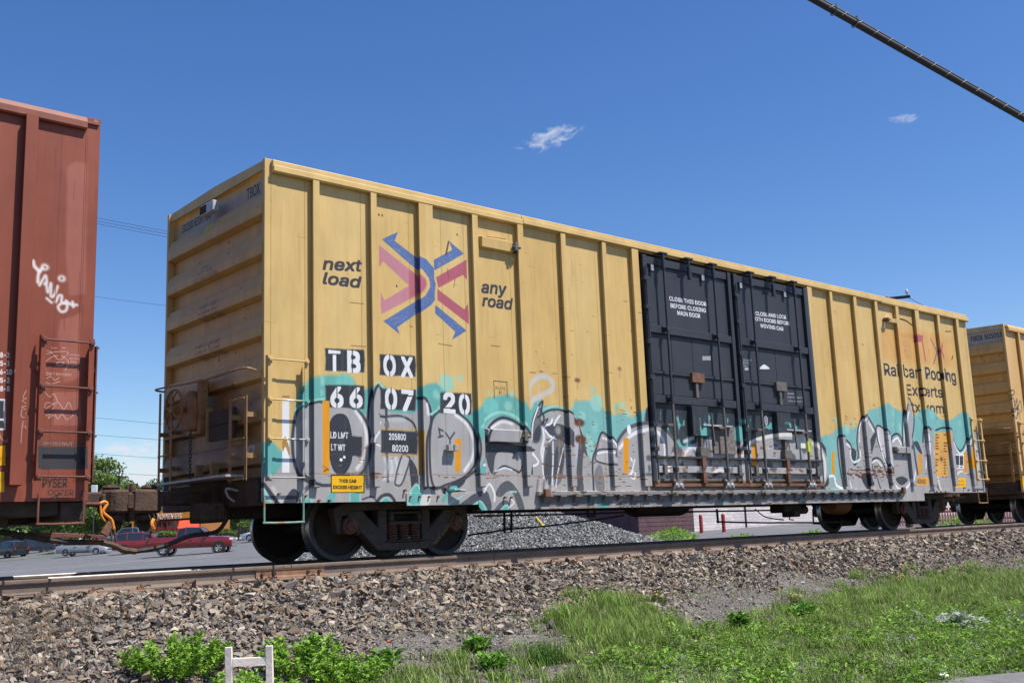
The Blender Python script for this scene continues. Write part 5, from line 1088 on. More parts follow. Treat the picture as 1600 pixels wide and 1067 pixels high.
# ------------------------------------------------------------------ the two plug doors
DY = -1.535
def door(x0, x1, rods, shorts, hinge, label):
    d = bpy.data.objects.new('door', None); col.objects.link(d); d.parent = car; d.empty_display_size = .2; d['label'] = label
    z0, z1 = .985, 4.87; xi = (x0+.13, x1-.13)
    MB().box(x0+.03, x1-.03, DY, DY+.03, z0, z1).build('door_panel', M_side, d)
    def part(nm, a, b, c0, c1, dep=.045, m=M_side, bev=.004): return MB().box(a, b, DY-dep, DY-.001, c0, c1).build(nm, m, d, bevel=bev)
    part('stile', x0+.02, x0+.12, z0, z1, .06); part('stile', x1-.12, x1-.03, z0, z1, .06)
    part('top_rail', xi[0], xi[1], 4.73, 4.86, .035); part('cross_rail', xi[0], xi[1], 3.53, 3.66, .05); part('cross_rail', xi[0], xi[1], 2.33, 2.46, .05); part('middle_rail', xi[0], xi[1], 2.83, 2.87, .03)
    part('bottom_beam', xi[0]-.05, xi[1]+.05, 1.16, 1.27, .085); part('bottom_rail', xi[0], xi[1], 1.02, 1.06, .05, M_rodlow); part('operating_bar', x0+.02, x1-.02, 1.40, 1.435, .10, M_rod)
    w = (xi[1]-xi[0])/4
    for k in range(4): part('inner_panel', xi[0]+k*w+.008, xi[0]+(k+1)*w-.008, 2.88, 3.50, .006); part('inner_panel', xi[0]+k*w+.008, xi[0]+(k+1)*w-.008, 2.48, 2.82, .006)
    for rx in rods:
        r = MB().tube([(rx, DY-.13, 4.93), (rx, DY-.13, 4.80), (rx, DY-.13, 2.35)], .024, 10).build('locking_rod', M_rod, d, smooth=True)
        MB().tube([(rx, DY-.13, 2.349), (rx, DY-.13, 1.80), (rx, DY-.13, 1.0)], .026, 10).build('rod_lower', M_rodlow, r, smooth=True)
        MB().tube([(rx, DY-.13, 4.66), (rx, DY-.13, 4.82)], .042, 10).build('rod_collar', M_rod, r, smooth=True); MB().tube([(rx, DY-.13, 2.34), (rx, DY-.13, 2.47)], .04, 10).build('rod_collar', M_rod, r, smooth=True)
        MB().box(rx-.10, rx+.10, DY-.16, DY-.02, 4.925, 4.95).build('rod_head', M_rod, r, bevel=.004)
        for zz in (3.6, 2.39, 1.21): MB().box(rx-.035, rx+.035, DY-.155, DY-.03, zz-.035, zz+.035).build('rod_guide', M_rod, r, bevel=.005)
        MB().box(rx-.16, rx-.02, DY-.14, DY-.01, 1.93, 1.97).build('rod_arm', M_rodlow, r, bevel=.004)
        MB().box(rx-.24, rx-.17, DY-.05, DY-.03, 4.62, 4.72).build('cotter', M_galv, r)
        # butterfly roller bracket on the track
        p = [(-.14, -.10), (-.06, -.03), (.06, -.03), (.14, -.10), (.16, -.06), (.10, .02), (.15, .09), (.10, .12), (0, .05), (-.10, .12), (-.15, .09), (-.10, .02), (-.16, -.06)]
        b = MB().prism([(rx+u*.85, .945+v*.85) for u, v in p], 1, -1.70, -1.665).build('roller_bracket', M_rodlow, r, bevel=.006)
        for u in (-.055, .055): MB().lathe([(0, -1.73), (.03, -1.73), (.045, -1.70), (.045, -1.66)], (rx+u, 0, .94), 1, 12).build('roller', M_galv, b)
    for rx in shorts:
        MB().tube([(rx, DY-.13, 4.93), (rx, DY-.13, 4.80), (rx, DY-.13, 4.795), (rx, DY-.13, 4.56)], [.02, .02, .042, .042], 10).build('short_rod', M_rod, d); MB().box(rx-.10, rx+.10, DY-.16, DY-.02, 4.925, 4.95).build('rod_head', M_rod, d)
    for zz in (4.45, 3.95, 3.35, 2.75, 1.95, 1.55): part('hinge_lug', hinge-.05, hinge+.06, zz-.035, zz+.035, .10, M_rod)
    MB().tube([(hinge, DY-.09, z0+.05), (hinge, DY-.09, z1-.2)], .016, 8).build('hinge_pin', M_rod, d)
    xm = (x0+x1)/2
    part('gear_plate', xm-.12, xm+.22, 2.73, 2.90, .075, M_rust if x0 < -1 else M_rodlow); part('gear_bar', xm-.02, xm+.05, 2.46, 2.73, .06, M_rodlow)
    pl = part('handle_box', xm-.22, xm+.22, 1.80, 2.31, .095)
    MB().tube([(xm+.28, DY-.11, 2.18), (xm+.31, DY-.12, 1.62)], .018, 8).build('lever', M_rodlow, d)
    part('gear_bar', xm+.0, xm+.06, 1.27, 1.80, .07, M_rodlow); part('gear_box', xm-.06, xm+.16, 1.44, 1.60, .10, M_rodlow)
    part('link_bar', xm+.05, x1-.35, 1.97, 2.0, .11, M_galv)
    for zz in (1.06, 1.30): part('clamp', xm-.04, xm+.06, zz-.07, zz+.12, .11, M_rust)
    for xx in (x0+.22, x1-.24): part('clamp', xx-.04, xx+.04, 1.12, 1.30, .12, M_rodlow)
    if x0 < -1:
        part('plywood_patch', xm+.40, x1-.22, 1.50, 1.98, .03, M_wood)
    else:
        part('paper_notice', xm+.42, xm+.78, 1.66, 2.0, .004, mat('notice_paper', (.62, .62, .58), rough=.9, var=.15, scale=20)); MB().tube([(rods[1], DY-.13, 1.58), (rods[1], DY-.13, 1.78)], .029, 10).build('yellow_band', mat('lime_band', rgb(214, 222, 40), rough=.5), d)
        part('notice_plate', xm+.85, xm+1.0, 1.52, 1.85, .006, mat('dull_green_plate', rgb(150, 160, 96), rough=.8, var=.2, scale=9))
    return d
RX = [hit(px, py, 1, DY-.13)[0] for px, py in ((1041, 480), (1120, 500), (1178, 500), (1245, 500))]
SX = [hit(px, py, 1, DY-.13)[0] for px, py in ((1076, 412), (1207, 440))]
door(-2.51, -.02, RX[:2], SX[:1], -2.46, 'black plug door with a plywood patch'); door(.02, 2.46, RX[2:], SX[1:], .06, 'black plug door with a lime yellow band on its rod')
MB().box(-2.52, 2.47, -1.60, DY+.02, .925, .98).build('door_sill', M_rust, car, bevel=.006)
MB().box(2.38, 2.50, DY-.05, DY+.02, .98, 4.90).build('door_jamb', M_black, car)

# ------------------------------------------------------------------ gear on the near end
e = XL
bw = bpy.data.objects.new('brake_wheel', None); col.objects.link(bw); bw.parent = car; bw.location = (-9.86, .46, 2.08)
MB().tube([(0, .27*math.cos(a), .27*math.sin(a)) for a in np.linspace(0, 2*math.pi, 33)[:-1]], .016, 8, closed=True).build('wheel_rim', M_yeld, bw, smooth=True)
MB().lathe([(0, -.05), (.05, -.05), (.06, 0), (.05, .25), (0, .25)], (0, 0, 0), 0, 12).build('hub', M_yeld, bw)
for k in range(7):
    a = 2*math.pi*k/7+.2; MB().tube([(-.02, .04*math.cos(a), .04*math.sin(a)), (-.03, .16*math.cos(a), .16*math.sin(a)), (0, .265*math.cos(a), .265*math.sin(a))], .011, 6).build('spoke', M_yeld, bw)
MB().prism([(.52, 1.80), (.12, 1.78), (.06, 2.0), (.10, 2.22), (.26, 2.34), (.46, 2.28), (.54, 2.1)], 0, -9.74, -9.585).build('brake_housing', M_yeld, car, bevel=.03)
MB().box(-9.70, -9.585, -.02, .08, 1.72, 2.45).build('brake_stanchion', M_yeld, car, bevel=.01)
MB().box(-9.66, -9.58, -.15, -.10, 1.62, 2.05).build('panel_edge', M_yeld, car)
for zz in (1.60, 1.80): MB().box(-9.64, -9.60, -.86, -.16, zz, zz+.193).build('route_board', mat('blackened_board', (.05, .042, .036), rough=.9, var=.25, scale=14) if zz < 1.7 else MATS['blackened_board'], car, bevel=.004)
ch = bpy.data.objects.new('brake_chain', None); col.objects.link(ch); ch.parent = car
lk = MB().tube([(0, .018*math.cos(a), .03*math.sin(a)) for a in np.linspace(0, 2*math.pi, 13)[:-1]], .006, 5, closed=True).mesh('chain_link', M_chain)
for k in range(16): share('chain_link', lk, ch, (-9.72, .22, 1.76-k*.045), (0, 0, (k % 2)*math.pi/2))
MB().box(-9.93, -9.60, -1.15, .84, 1.085, 1.115).build('crossover_platform', M_galv, car, bevel=.004)
for y_ in (-.35, .1): MB().box(-9.70, -9.60, y_-.03, y_+.03, 1.115, 1.32).build('platform_bracket', M_yeld, car)
MB().tube(smooth_line([(-9.62, 1.30, 2.44), (-9.78, 1.25, 2.46), (-9.78, .2, 2.41), (-9.78, -.5, 2.39), (-9.78, -1.36, 2.40), (-9.62, -1.40, 2.38)], 4), .014, 8).build('end_handrail', M_yeld, car)
el = bpy.data.objects.new('end_ladder', None); col.objects.link(el); el.parent = car
for y_ in (-1.0, -1.41): MB().box(-9.76, -9.75, y_-.03, y_+.03, 1.03, 2.06).box(-9.75, -9.60, y_-.012, y_+.012, 1.3, 1.36).box(-9.75, -9.60, y_-.012, y_+.012, 1.8, 1.86).build('stile', M_yeld, el)
for zz in (1.05, 1.54, 2.03): MB().tube([(-9.775, -1.41, zz), (-9.775, -1.0, zz)], .011, 8).build('rung', M_yeld, el)
el2 = bpy.data.objects.new('end_ladder', None); col.objects.link(el2); el2.parent = car
for y_ in (.95, 1.34): MB().box(-9.68, -9.67, y_-.03, y_+.03, 1.0, 2.42).box(-9.67, -9.56, y_-.012, y_+.012, 1.3, 1.36).box(-9.67, -9.56, y_-.012, y_+.012, 1.8, 1.86).build('stile', M_yeld, el2)
for zz in (1.02, 1.52): MB().tube([(-9.69, 1.34, zz), (-9.69, .95, zz)], .011, 8).build('rung', M_yeld, el2)
# cardboard box of paint spotter at the top of the end: a small vent box
vb = MB().box(-9.66, -9.555, -.22, .18, 4.74, 4.89).build('tag_reader_box', mat('silver_box', rgb(176, 176, 176), rough=.5, metal=.3, var=.15, scale=9), car, bevel=.01)
MB().box(-9.668, -9.661, -.02, .16, 4.76, 4.87).build('box_lid', M_under, vb)
coupler(car, XL+.1, -1, -10.62); coupler(car, XR-.1, 1, 10.60)
# uncoupling gear and air hose of the yellow car
MB().tube(smooth_line([(-9.45, -.32, .60), (-9.6, -.32, .44), (-9.95, -.32, .40), (-10.3, -.28, .28), (-10.62, -.22, .235)], 5), .028, 8).build('air_hose', M_rubber, car, smooth=True)
MB().tube([(-9.7, -.3, .62), (-10.35, -.2, .60), (-10.4, -.15, .80)], .014, 6).build('uncoupling_rod', M_under2, car)
MB().tube(smooth_line([(-10.45, -.18, .72), (-10.40, -.22, .55), (-10.44, -.24, .40), (-10.50, -.22, .27)], 4), .010, 6).build('hose_strap', M_rubber, car)
MB().tube(smooth_line([(-10.40, -.26, .62), (-10.43, -.28, .56), (-10.40, -.28, .50)], 4), .022, 6).build('dummy_coupling', M_orange, car)
MB().box(-9.95, -9.62, -.62, -.30, .58, .80).build('draft_pocket', M_under2, car, bevel=.02)
MB().tube([(-9.75, -.72, .60), (-9.75, -.72, .74), (-9.75, -.60, .74), (-9.75, -.60, .60)], .018, 6, closed=True).build('hose_bracket', M_under2, car)
MB().tube(smooth_line([(-9.55, -.9, .92), (-9.72, -.85, .96), (-9.68, -.82, .86), (-9.55, -.8, .78)], 4), .016, 6).build('conduit', M_galv, car)
# trucks
truck(car, -7.197); truck(car, 7.197)
# underframe rigging
def U(px, py, y=-.5): h = hit(px, py, 1, y); return (h[0], y, h[2])
MB().tube([U(732, 836), U(800, 826), U(850, 822), U(930, 812), U(975, 805)], .014, 6).build('brake_rod', M_under, car)
MB().tube([U(1010, 800), U(1150, 798), U(1250, 796)], .016, 6).build('brake_pipe', M_under, car); MB().tube([U(740, 806), U(900, 803), U(1010, 799)], .014, 6).build('brake_pipe', M_under, car)
MB().tube([U(1120, 815), U(1200, 816.5), U(1275, 816), U(1330, 815)], .016, 6).build('brake_rod', M_under, car)
for px in (788, 918): MB().tube([U(px, 795), U(px, 832 if px == 788 else 806), U(px+11, 831 if px == 788 else 806), U(px+11, 795)], .02, 6).build('rod_hanger', M_under, car)
MB().tube([U(1120, 795), U(1122, 817)], .022, 6).build('rod_hanger', M_under, car); MB().tube([U(1270, 795), U(1271, 818), U(1284, 818)], .018, 6).build('rod_hanger', M_under, car)
a = U(1000, 800, -.3); MB().lathe([(0, -.45), (.17, -.42), (.2, -.3), (.2, .9), (.17, 1.02), (0, 1.05)], (a[0], -.45, .66), 0, 20).build('air_reservoir', M_under, car, smooth=True)
a = U(1300, 790, -.6); MB().lathe([(0, -.30), (.2, -.27), (.24, -.15), (.24, .28), (0, .3)], (a[0]+.2, -.55, .62), 0, 24).build('brake_cylinder', M_tank, car, smooth=True)
a = U(1232, 800, -.8)
m = MB().box(a[0]-.35, a[0]+.25, -.95, -.6, .45, .72); m.box(a[0]-.1, a[0]+.12, -1.0, -.7, .36, .5); m.lathe([(0, -.1), (.09, -.1), (.09, .14), (0, .14)], (a[0]+.38, -.85, .5), 0, 12); m.build('brake_valve', M_under, car, bevel=.02)
for k, (p0, p1) in enumerate((((1180, 795), (1225, 812)), ((1240, 812), (1238, 800)))): MB().tube(smooth_line([U(p0[0], p0[1], -.7), U((p0[0]+p1[0])/2-6, (p0[1]+p1[1])/2+4, -.75), U(p1[0], p1[1], -.8)], 4), .012, 6).build('air_line', M_under, car)
MB().tube([(7.9, -1.15, .60), (8.6, -1.2, .66), (9.1, -1.2, .70)], .02, 6).build('uncoupling_rod', M_rust, car)

# ------------------------------------------------------------------ the brick-red car in front
red = tag(empty('boxcar', (0, 0, 0)), 'brick red boxcar with white spray scrawl and a black panel behind its ladder', 'boxcar')
RX0, RX1 = -28.2, -11.64
body_shell(red, RX0, RX1, M_redp, M_redp)
MB().box(RX1-.03, RX1-.01, -1.44, 1.44, .8, 5.06).build('end_wall', M_redp, red)
for y_ in (-1, 1): MB().box(RX1-.16, RX1, *(sorted((y_*1.437, y_*1.494))), .80, 5.13).build('corner_post', M_red, red, bevel=.004)
xs = [-12.405-.93*k for k in range(17)]
prev = RX1-.15
for x_ in xs+[RX0]:
    MB().box(x_, prev, SIDE_Y, SIDE_Y+.012, .80, 5.02).build('side_panel', M_red, red); prev = x_
for x_ in xs: post_mesh(x_, .13, .95, 4.985, m=M_red, parent=red, d=.10, flare=-.02)
MB().prism([(SIDE_Y, 4.96), (SIDE_Y-.05, 4.96), (SIDE_Y-.06, 4.98), (SIDE_Y-.06, 5.05), (SIDE_Y-.04, 5.11), (SIDE_Y, 5.11)], 0, RX0, RX1-.16).build('top_chord', M_redp, red, bevel=.005)
MB().box(RX0, RX1-.02, SIDE_Y-.006, SIDE_Y-.0015, .80, .99).build('side_sill', M_red, red)
ladder(red, -12.19, -11.69, -1.60, M_red, M_redd)
elr = bpy.data.objects.new('end_ladder', None); col.objects.link(elr); elr.parent = red
for y_ in (-1.44, -1.0): MB().box(RX1+.045, RX1+.06, y_-.03, y_+.03, 1.0, 2.5).box(RX1, RX1+.045, y_-.012, y_+.012, 1.2, 1.26).box(RX1, RX1+.045, y_-.012, y_+.012, 2.2, 2.26).build('stile', M_redd, elr)
for zz in RUNGS: MB().tube([(RX1+.07, -1.47, zz-.02), (RX1+.07, -1.0, zz-.02)], .011, 8).build('rung', M_redd, elr)
sill_step(red, -12.16, -11.70, -1.53, .88, .565, M_redd)
MB().box(RX1-.25, RX1+.02, -1.40, 1.40, .60, .80).build('end_sill', M_under2, red, bevel=.01); MB().box(RX1-.9, RX1-.26, -1.35, 1.35, .66, .80).build('end_floor', M_under2, red)
MB().tube([(-11.70, -1.0, .585), (-11.70, -1.0, .735), (-11.585, -1.0, .735), (-11.585, -1.0, .585)], .012, 6, closed=True).build('hose_bracket', M_redd, red)
MB().prism([(-12.6, .62), (-11.72, .62), (-11.60, .74), (-11.60, .80), (-12.6, .80)], 1, -.35, .35).build('draft_sill', M_under2, red, bevel=.02)
MB().box(RX1-.05, RX1+.14, -.36, .36, .58, 1.06).build('striker', M_redd, red, bevel=.02)
coupler(red, RX1-.1, 1, -10.58)
# its hoses, lever and hangers
MB().tube(smooth_line([(-12.3, -.55, .52), (-11.95, -.5, .46), (-11.75, -.42, .42), (-11.45, -.36, .375), (-11.25, -.32, .37)], 5), .032, 8).build('air_hose', M_rubber, red, smooth=True)
MB().tube([(-11.27, -.32, .37), (-11.05, -.31, .36)], .03, 8).build('hose_clamp', M_rust, red); MB().tube(smooth_line([(-11.05, -.31, .36), (-10.9, -.3, .32), (-10.78, -.27, .265), (-10.60, -.22, .235)], 5), .036, 8).build('air_hose', mat('brown_hose', rgb(86, 66, 50), rough=.8, var=.3, scale=12), red, smooth=True)
MB().prism([(-11.9, .50), (-11.62, .49), (-11.2, .455), (-11.02, .44), (-11.02, .40), (-11.25, .415), (-11.9, .44)], 1, -.42, -.34).build('trolley_bar', M_redd, red, bevel=.006)
for xx in (-10.93, ): MB().tube([(xx, -.2, .68), (xx+.04, -.24, .3)], .012, 6).build('hose_strap', M_rubber, red)
MB().tube([(-10.85, -.1, .66), (-10.83, -.12, .5), (-10.80, -.16, .3)], .014, 6).build('hose_strap', M_rubber, red)
MB().tube([(-11.66, -1.2, .80), (-11.45, -.75, .80), (-11.18, -.62, .80), (-11.10, -.3, .82)], .017, 8).build('uncoupling_rod', M_redd, red)
MB().tube(smooth_line([(-11.20, -.62, .80), (-11.15, -.62, .825), (-11.11, -.62, .80), (-11.155, -.62, .715), (-11.10, -.62, .655), (-11.05, -.62, .61), (-11.02, -.62, .50)], 5), .017, 8).build('lever_handle', M_orange, red, smooth=True)
MB().tube(smooth_line([(-11.19, -.62, .79), (-11.17, -.62, .66), (-11.12, -.60, .60)], 4), .014, 8).build('lever_arm', M_orange, red); MB().rbox((-11.09, -.60, .52), (.09, .05, .18), (0, .5, 0)).build('lever_clamp', M_rust, red, bevel=.01)
MB().tube([(-12.42, -.9, .58), (-12.42, -.9, .44)], .03, 8).build('angle_cock', M_redd, red); MB().box(-12.5, -12.3, -1.0, -.7, .55, .80).build('hanger', M_under2, red)
truck(red, RX1-2.44); truck(red, RX0+2.4)

# ------------------------------------------------------------------ the tan car behind
fb = tag(empty('boxcar', (0, 0, 0)), 'tan yellow boxcar with a grey numbered panel at the top of its ribbed end', 'boxcar')
FX0, FX1 = 11.66, 28.0
body_shell(fb, FX0+.06, FX1, M_yel, M_roof); car_end(fb, FX0+.06, -1, M_fend, M_fbox, M_yeld)
fx = [FX0+.72+.93*k for k in range(16)]; prev = FX0+.11
for x_ in fx+[FX1]:
    MB().box(prev, x_, SIDE_Y, SIDE_Y+.012, .78, 5.02).build('side_panel', M_fbox, fb); prev = x_
for x_ in fx: post_mesh(x_, .10, .925, 4.945, m=M_fbox, parent=fb)
MB().prism([(SIDE_Y, 4.935), (SIDE_Y-.06, 4.93), (SIDE_Y-.085, 4.945), (SIDE_Y-.085, 5.03), (SIDE_Y-.04, 5.105), (SIDE_Y, 5.105)], 0, FX0+.12, FX1).build('top_chord', M_fbox, fb, bevel=.005)
ladder(fb, FX0+.03, FX0+.53, -1.60, M_fbox, M_yeld); sill_step(fb, FX0, FX0+.5, -1.54, .84, .52, M_yeld)
ef = bpy.data.objects.new('end_ladder', None); col.objects.link(ef); ef.parent = fb
for y_ in (-1.36, -.55): MB().box(FX0-.20, FX0-.19, y_-.03, y_+.03, 1.03, 2.06).box(FX0-.19, FX0-.02, y_-.012, y_+.012, 1.3, 1.36).box(FX0-.19, FX0-.02, y_-.012, y_+.012, 1.8, 1.86).build('stile', M_yeld, ef)
for zz in (1.05, 1.54, 2.03): MB().tube([(FX0-.21, -1.36, zz), (FX0-.21, -.55, zz)], .011, 8).build('rung', M_yeld, ef)
MB().tube([(FX0-.03, 1.2, 2.44), (FX0-.22, 1.1, 2.42), (FX0-.22, -1.3, 2.40), (FX0-.03, -1.4, 2.40)], .014, 8).build('end_handrail', M_yeld, fb)
coupler(fb, FX0+.1, -1, 10.62); truck(fb, FX0+2.36); truck(fb, FX1-2.4)
MB().prism([(-1.40, .80), (1.40, .80), (1.40, .62), (-1.40, .62)], 0, FX0+.1, FX0+.5).build('end_floor', M_under2, fb)
# ================================================================== background
M_glass = mat('car_glass', (.02, .024, .028), rough=.06, var=.05, scale=2, spec=.8)
M_tyre = mat('tyre_rubber', (.02, .02, .021), rough=.8, var=.15, scale=8)
M_rim = mat('alloy_rim', (.45, .45, .46), rough=.3, metal=.8, var=.1, scale=8)
M_trim = mat('dark_trim', (.03, .03, .032), rough=.6, var=.1, scale=5)
M_tail = mat('tail_lamp', (.35, .02, .02), rough=.2, var=.1, scale=6)
M_head = mat('head_lamp', (.6, .6, .58), rough=.1, var=.05, scale=6)
def paintmat(nm, c): return mat('paint_'+nm, c, rough=.28, var=.04, scale=3, coat=.7, spec=.5)
PAINT = dict(silver=paintmat('silver', (.28, .29, .31)), red=paintmat('red', (.22, .008, .012)), darkblue=paintmat('dark_blue', (.018, .024, .045)), black=paintmat('black', (.012, .012, .014)), white=paintmat('white', (.72, .72, .70)), grey=paintmat('grey', (.16, .17, .18)), maroon=paintmat('maroon', (.17, .01, .02)))
def wheel_part(root, x, y, r, w=.22):
    wl_ = bpy.data.objects.new('wheel', None); col.objects.link(wl_); wl_.parent = root; wl_.location = (x, y, r)
    sgn = -1 if y < 0 else 1
    MB().lathe([(r*.62, -w/2), (r*.93, -w/2), (r, -w/4), (r, w/4), (r*.93, w/2), (r*.62, w/2)], (0, 0, 0), 1, 20).build('tyre', M_tyre, wl_, smooth=True)
    m = MB().lathe([(0, sgn*w*.36), (r*.16, sgn*w*.38), (r*.18, sgn*w*.30)], (0, 0, 0), 1, 10)
    for k in range(6):
        a = k*math.pi/3; m.rbox((r*.38*math.cos(a), sgn*w*.34, r*.38*math.sin(a)), (r*.5, .03, r*.16), (0, -a, 0))
    m.lathe([(r*.56, sgn*w*.30), (r*.62, sgn*w*.46), (r*.64, sgn*w*.3)], (0, 0, 0), 1, 20); m.build('rim', M_rim, wl_)
def loft(prof_half, name, m, parent, smooth=True, bevel=0):
    """prof_half: list of stations (x, [(y, z)...]) for y >= 0; mirrored and skinned along x"""
    vs = []; n = len(prof_half[0][1])
    for x_, pts in prof_half:
        vs += [(x_, -y_, z_) for y_, z_ in pts]+[(x_, y_, z_) for y_, z_ in reversed(pts)]
    N = 2*n; fs = []
    for i in range(len(prof_half)-1):
        for k in range(N): fs.append((i*N+k, i*N+(k+1) % N, (i+1)*N+(k+1) % N, (i+1)*N+k))
    fs.append(tuple(range(N-1, -1, -1))); fs.append(tuple((len(prof_half)-1)*N+k for k in range(N)))
    return MB().add(vs, fs).build(name, m, parent, smooth=smooth, bevel=bevel)
def vehicle(name, kind, paint, label, cat, px, py, dist, heading, group=None, scale=1.0):
    """heading: degrees, 0 = front to the photograph's right; stands on the lot below pixel column px"""
    p = deep(px, py, dist); z = float(lotz(p[0], p[1]))+.015
    base = math.atan2(RH[1], RH[0])
    root = tag(empty(name, (p[0], p[1], z), base+R(heading)), label, cat, group); root.scale = (scale,)*3
    P = PAINT[paint]
    if kind == 'sedan':
        L, W, r, ax = 4.75, .89, .33, (-1.38, 1.42)
        top = [(-2.36, .62, .70), (-2.30, .82, .92), (-1.75, .87, 1.0), (-1.2, .89, .97), (0, .90, .93), (.9, .89, .90), (1.5, .87, .85), (2.1, .82, .72), (2.36, .66, .55)]
        cab = [(-1.85, .70, .98, .99), (-1.15, .66, .97, 1.36), (-.5, .62, .95, 1.45), (.15, .62, .93, 1.43), (1.15, .72, .90, .91)]; bot = .22
    elif kind == 'suv':
        L, W, r, ax = 4.8, .95, .37, (-1.40, 1.45)
        top = [(-2.38, .80, .85), (-2.34, .90, 1.06), (-1.8, .94, 1.08), (0, .96, 1.06), (1.0, .95, 1.05), (1.6, .93, 1.02), (2.2, .88, .92), (2.38, .76, .70)]
        cab = [(-2.30, .78, 1.06, 1.08), (-2.05, .74, 1.07, 1.66), (-1.2, .72, 1.06, 1.76), (.1, .72, 1.05, 1.74), (.5, .72, 1.05, 1.66), (1.25, .80, 1.04, 1.05)]; bot = .28
    else:
        L, W, r, ax = 6.2, 1.0, .43, (-1.85, 2.15)
        top = [(-3.12, .96, 1.10), (-3.08, 1.0, 1.32), (-1.0, 1.0, 1.32), (-.9, 1.0, 1.25), (.0, 1.0, 1.25), (1.2, 1.0, 1.27), (2.4, .98, 1.27), (2.95, .94, 1.18), (3.10, .88, 1.0)]
        cab = [(-.95, .84, 1.25, 1.27), (-.80, .80, 1.25, 1.92), (-.3, .78, 1.25, 2.0), (.75, .78, 1.25, 1.96), (1.45, .88, 1.25, 1.27)]; bot = .48
    st = []
    for x_, w_, h_ in top: st.append((x_, [(w_*.92, bot), (w_, bot+.16), (w_, h_*.80), (w_*.97, h_-.03), (w_*.72, h_+.01)]))
    body = loft(st, 'body', P, root)
    loft([(x_, [(w_*1.08, z0-.02), (w_*1.02, z0+(z1-z0)*.5), (w_*.96, z1-.03), (w_*.7, z1)]) for x_, w_, z0, z1 in cab], 'glasshouse', M_glass, root)
    # roof skin and pillars in body colour over the glass
    rc = [c for c in cab if c[3]-c[2] > .3]
    roof = MB(); 
    for (xa, wa, _, za), (xb, wb, _, zb) in zip(rc[:-1], rc[1:]):
        roof.add([(xa, -wa*.97, za-.045), (xb, -wb*.97, zb-.045), (xb, -wb*.66, zb+.02), (xa, -wa*.66, za+.02), (xa, wa*.97, za-.045), (xb, wb*.97, zb-.045), (xb, wb*.66, zb+.02), (xa, wa*.66, za+.02)], [(0, 1, 2, 3), (7, 6, 5, 4), (3, 2, 6, 7)])
    roof.build('roof', P, body)
    for y_ in (-1, 1):
        for k in range(1, len(cab)-2):
            xa, wa, z0, z1 = cab[k]
            if k == 2 or kind == 'suv': MB().add([(xa-.04, y_*(wa*1.08+.012), z0), (xa+.04, y_*(wa*1.08+.012), z0), (xa+.04, y_*(wa*.96+.012), z1-.04), (xa-.04, y_*(wa*.96+.012), z1-.04)], [(0, 1, 2, 3)]).build('pillar', P, body)
        xa, wa, z0, z1 = cab[-1]; xb, wb, z2, z3 = cab[-2]
        MB().tube([(xa, y_*wa*1.02, z0+.0), (xb, y_*wb*.98, z3-.02)], .04, 6).build('pillar', P, body); xa, wa, z0, z1 = cab[0]; xb, wb, z2, z3 = cab[1]; MB().tube([(xa, y_*wa*1.02, z0), (xb, y_*wb*.98, z3-.02)], .06, 6).build('pillar', P, body)
        for ax_ in ax:
            wheel_part(root, ax_, y_*(W-.10), r)
            MB().lathe([(r*1.02, y_*(W+.012)), (r*1.16, y_*(W+.012)), (r*1.16, y_*(W-.06))], (ax_, 0, r), 1, 20).build('wheel_arch', M_trim if kind != 'sedan' else P, body)
        MB().box(cab[0][0]+.25, cab[-1][0]-.35, *sorted((y_*(W+.003), y_*(W-.03))), bot+.06, bot+.16).build('sill_trim', M_trim if kind != 'sedan' else M_trim, body)
        for x_ in ((cab[0][0]+cab[-1][0])/2-.15, cab[-1][0]-.5): MB().box(x_-.11, x_+.11, *sorted((y_*(W+.03), y_*(W-.02))), top[4][2]*.84, top[4][2]*.84+.035).build('door_handle', M_trim, body)
        MB().rbox((cab[-1][0]-.25, y_*(W+.10), cab[-1][2]+.08), (.16, .22, .15)).build('mirror', P, root, bevel=.02)
        MB().rbox((top[-1][0]-.10, y_*top[-1][1]*.90, top[-2][2]-.14), (.30, .22, .16), (0, 0, -y_*.5)).build('headlight', M_head, root, bevel=.02); MB().rbox((top[0][0]+.06, y_*(top[0][1]*.96), top[1][2]-.14), (.18, .16, .22)).build('tail_lamp', M_tail, root, bevel=.02)
    MB().box(top[-1][0]-.12, top[-1][0]+.03, -.55, .55, bot+.22, top[-1][2]+.02).build('grille', M_rim if kind == 'pickup' else M_trim, root, bevel=.02)
    MB().box(top[-1][0]-.2, top[-1][0]+.08, -.82, .82, bot, bot+.2).build('front_bumper', M_rim if kind == 'pickup' else P, root, bevel=.04); MB().box(top[0][0]-.08, top[0][0]+.15, -.82, .82, bot+.02, bot+.22).build('rear_bumper', M_rim if kind == 'pickup' else P, root, bevel=.04)
    if kind == 'pickup':
        MB().box(-2.95, -1.05, -.82, .82, 1.325, 1.335).build('bed_cover', M_trim, root)
    return root
vehicle('parked_car', 'sedan', 'silver', 'silver saloon car at the kerb of the parking lot', 'car', 131, 866, 98, 2)
vehicle('pickup_truck', 'pickup', 'red', 'bright red crew cab pickup truck on the asphalt', 'pickup', 300, 868, 78, 4)
vehicle('parked_suv', 'suv', 'red', 'dark red SUV behind the red pickup', 'suv', 222, 866, 92, 14)
vehicle('parked_car', 'sedan', 'white', 'white saloon car beyond the nose of the red pickup', 'car', 418, 858, 96, 170)
vehicle('parked_suv', 'suv', 'darkblue', 'dark blue SUV with red tail lamps in the rear lot', 'suv', 47, 862, 118, -150)
vehicle('parked_suv', 'suv', 'black', 'black SUV next to the dark blue one in the rear lot', 'suv', 12, 862, 112, 150)
vehicle('parked_car', 'sedan', 'grey', 'grey saloon car facing out between the dark SUVs and the silver car', 'car', 62, 858, 128, 60)
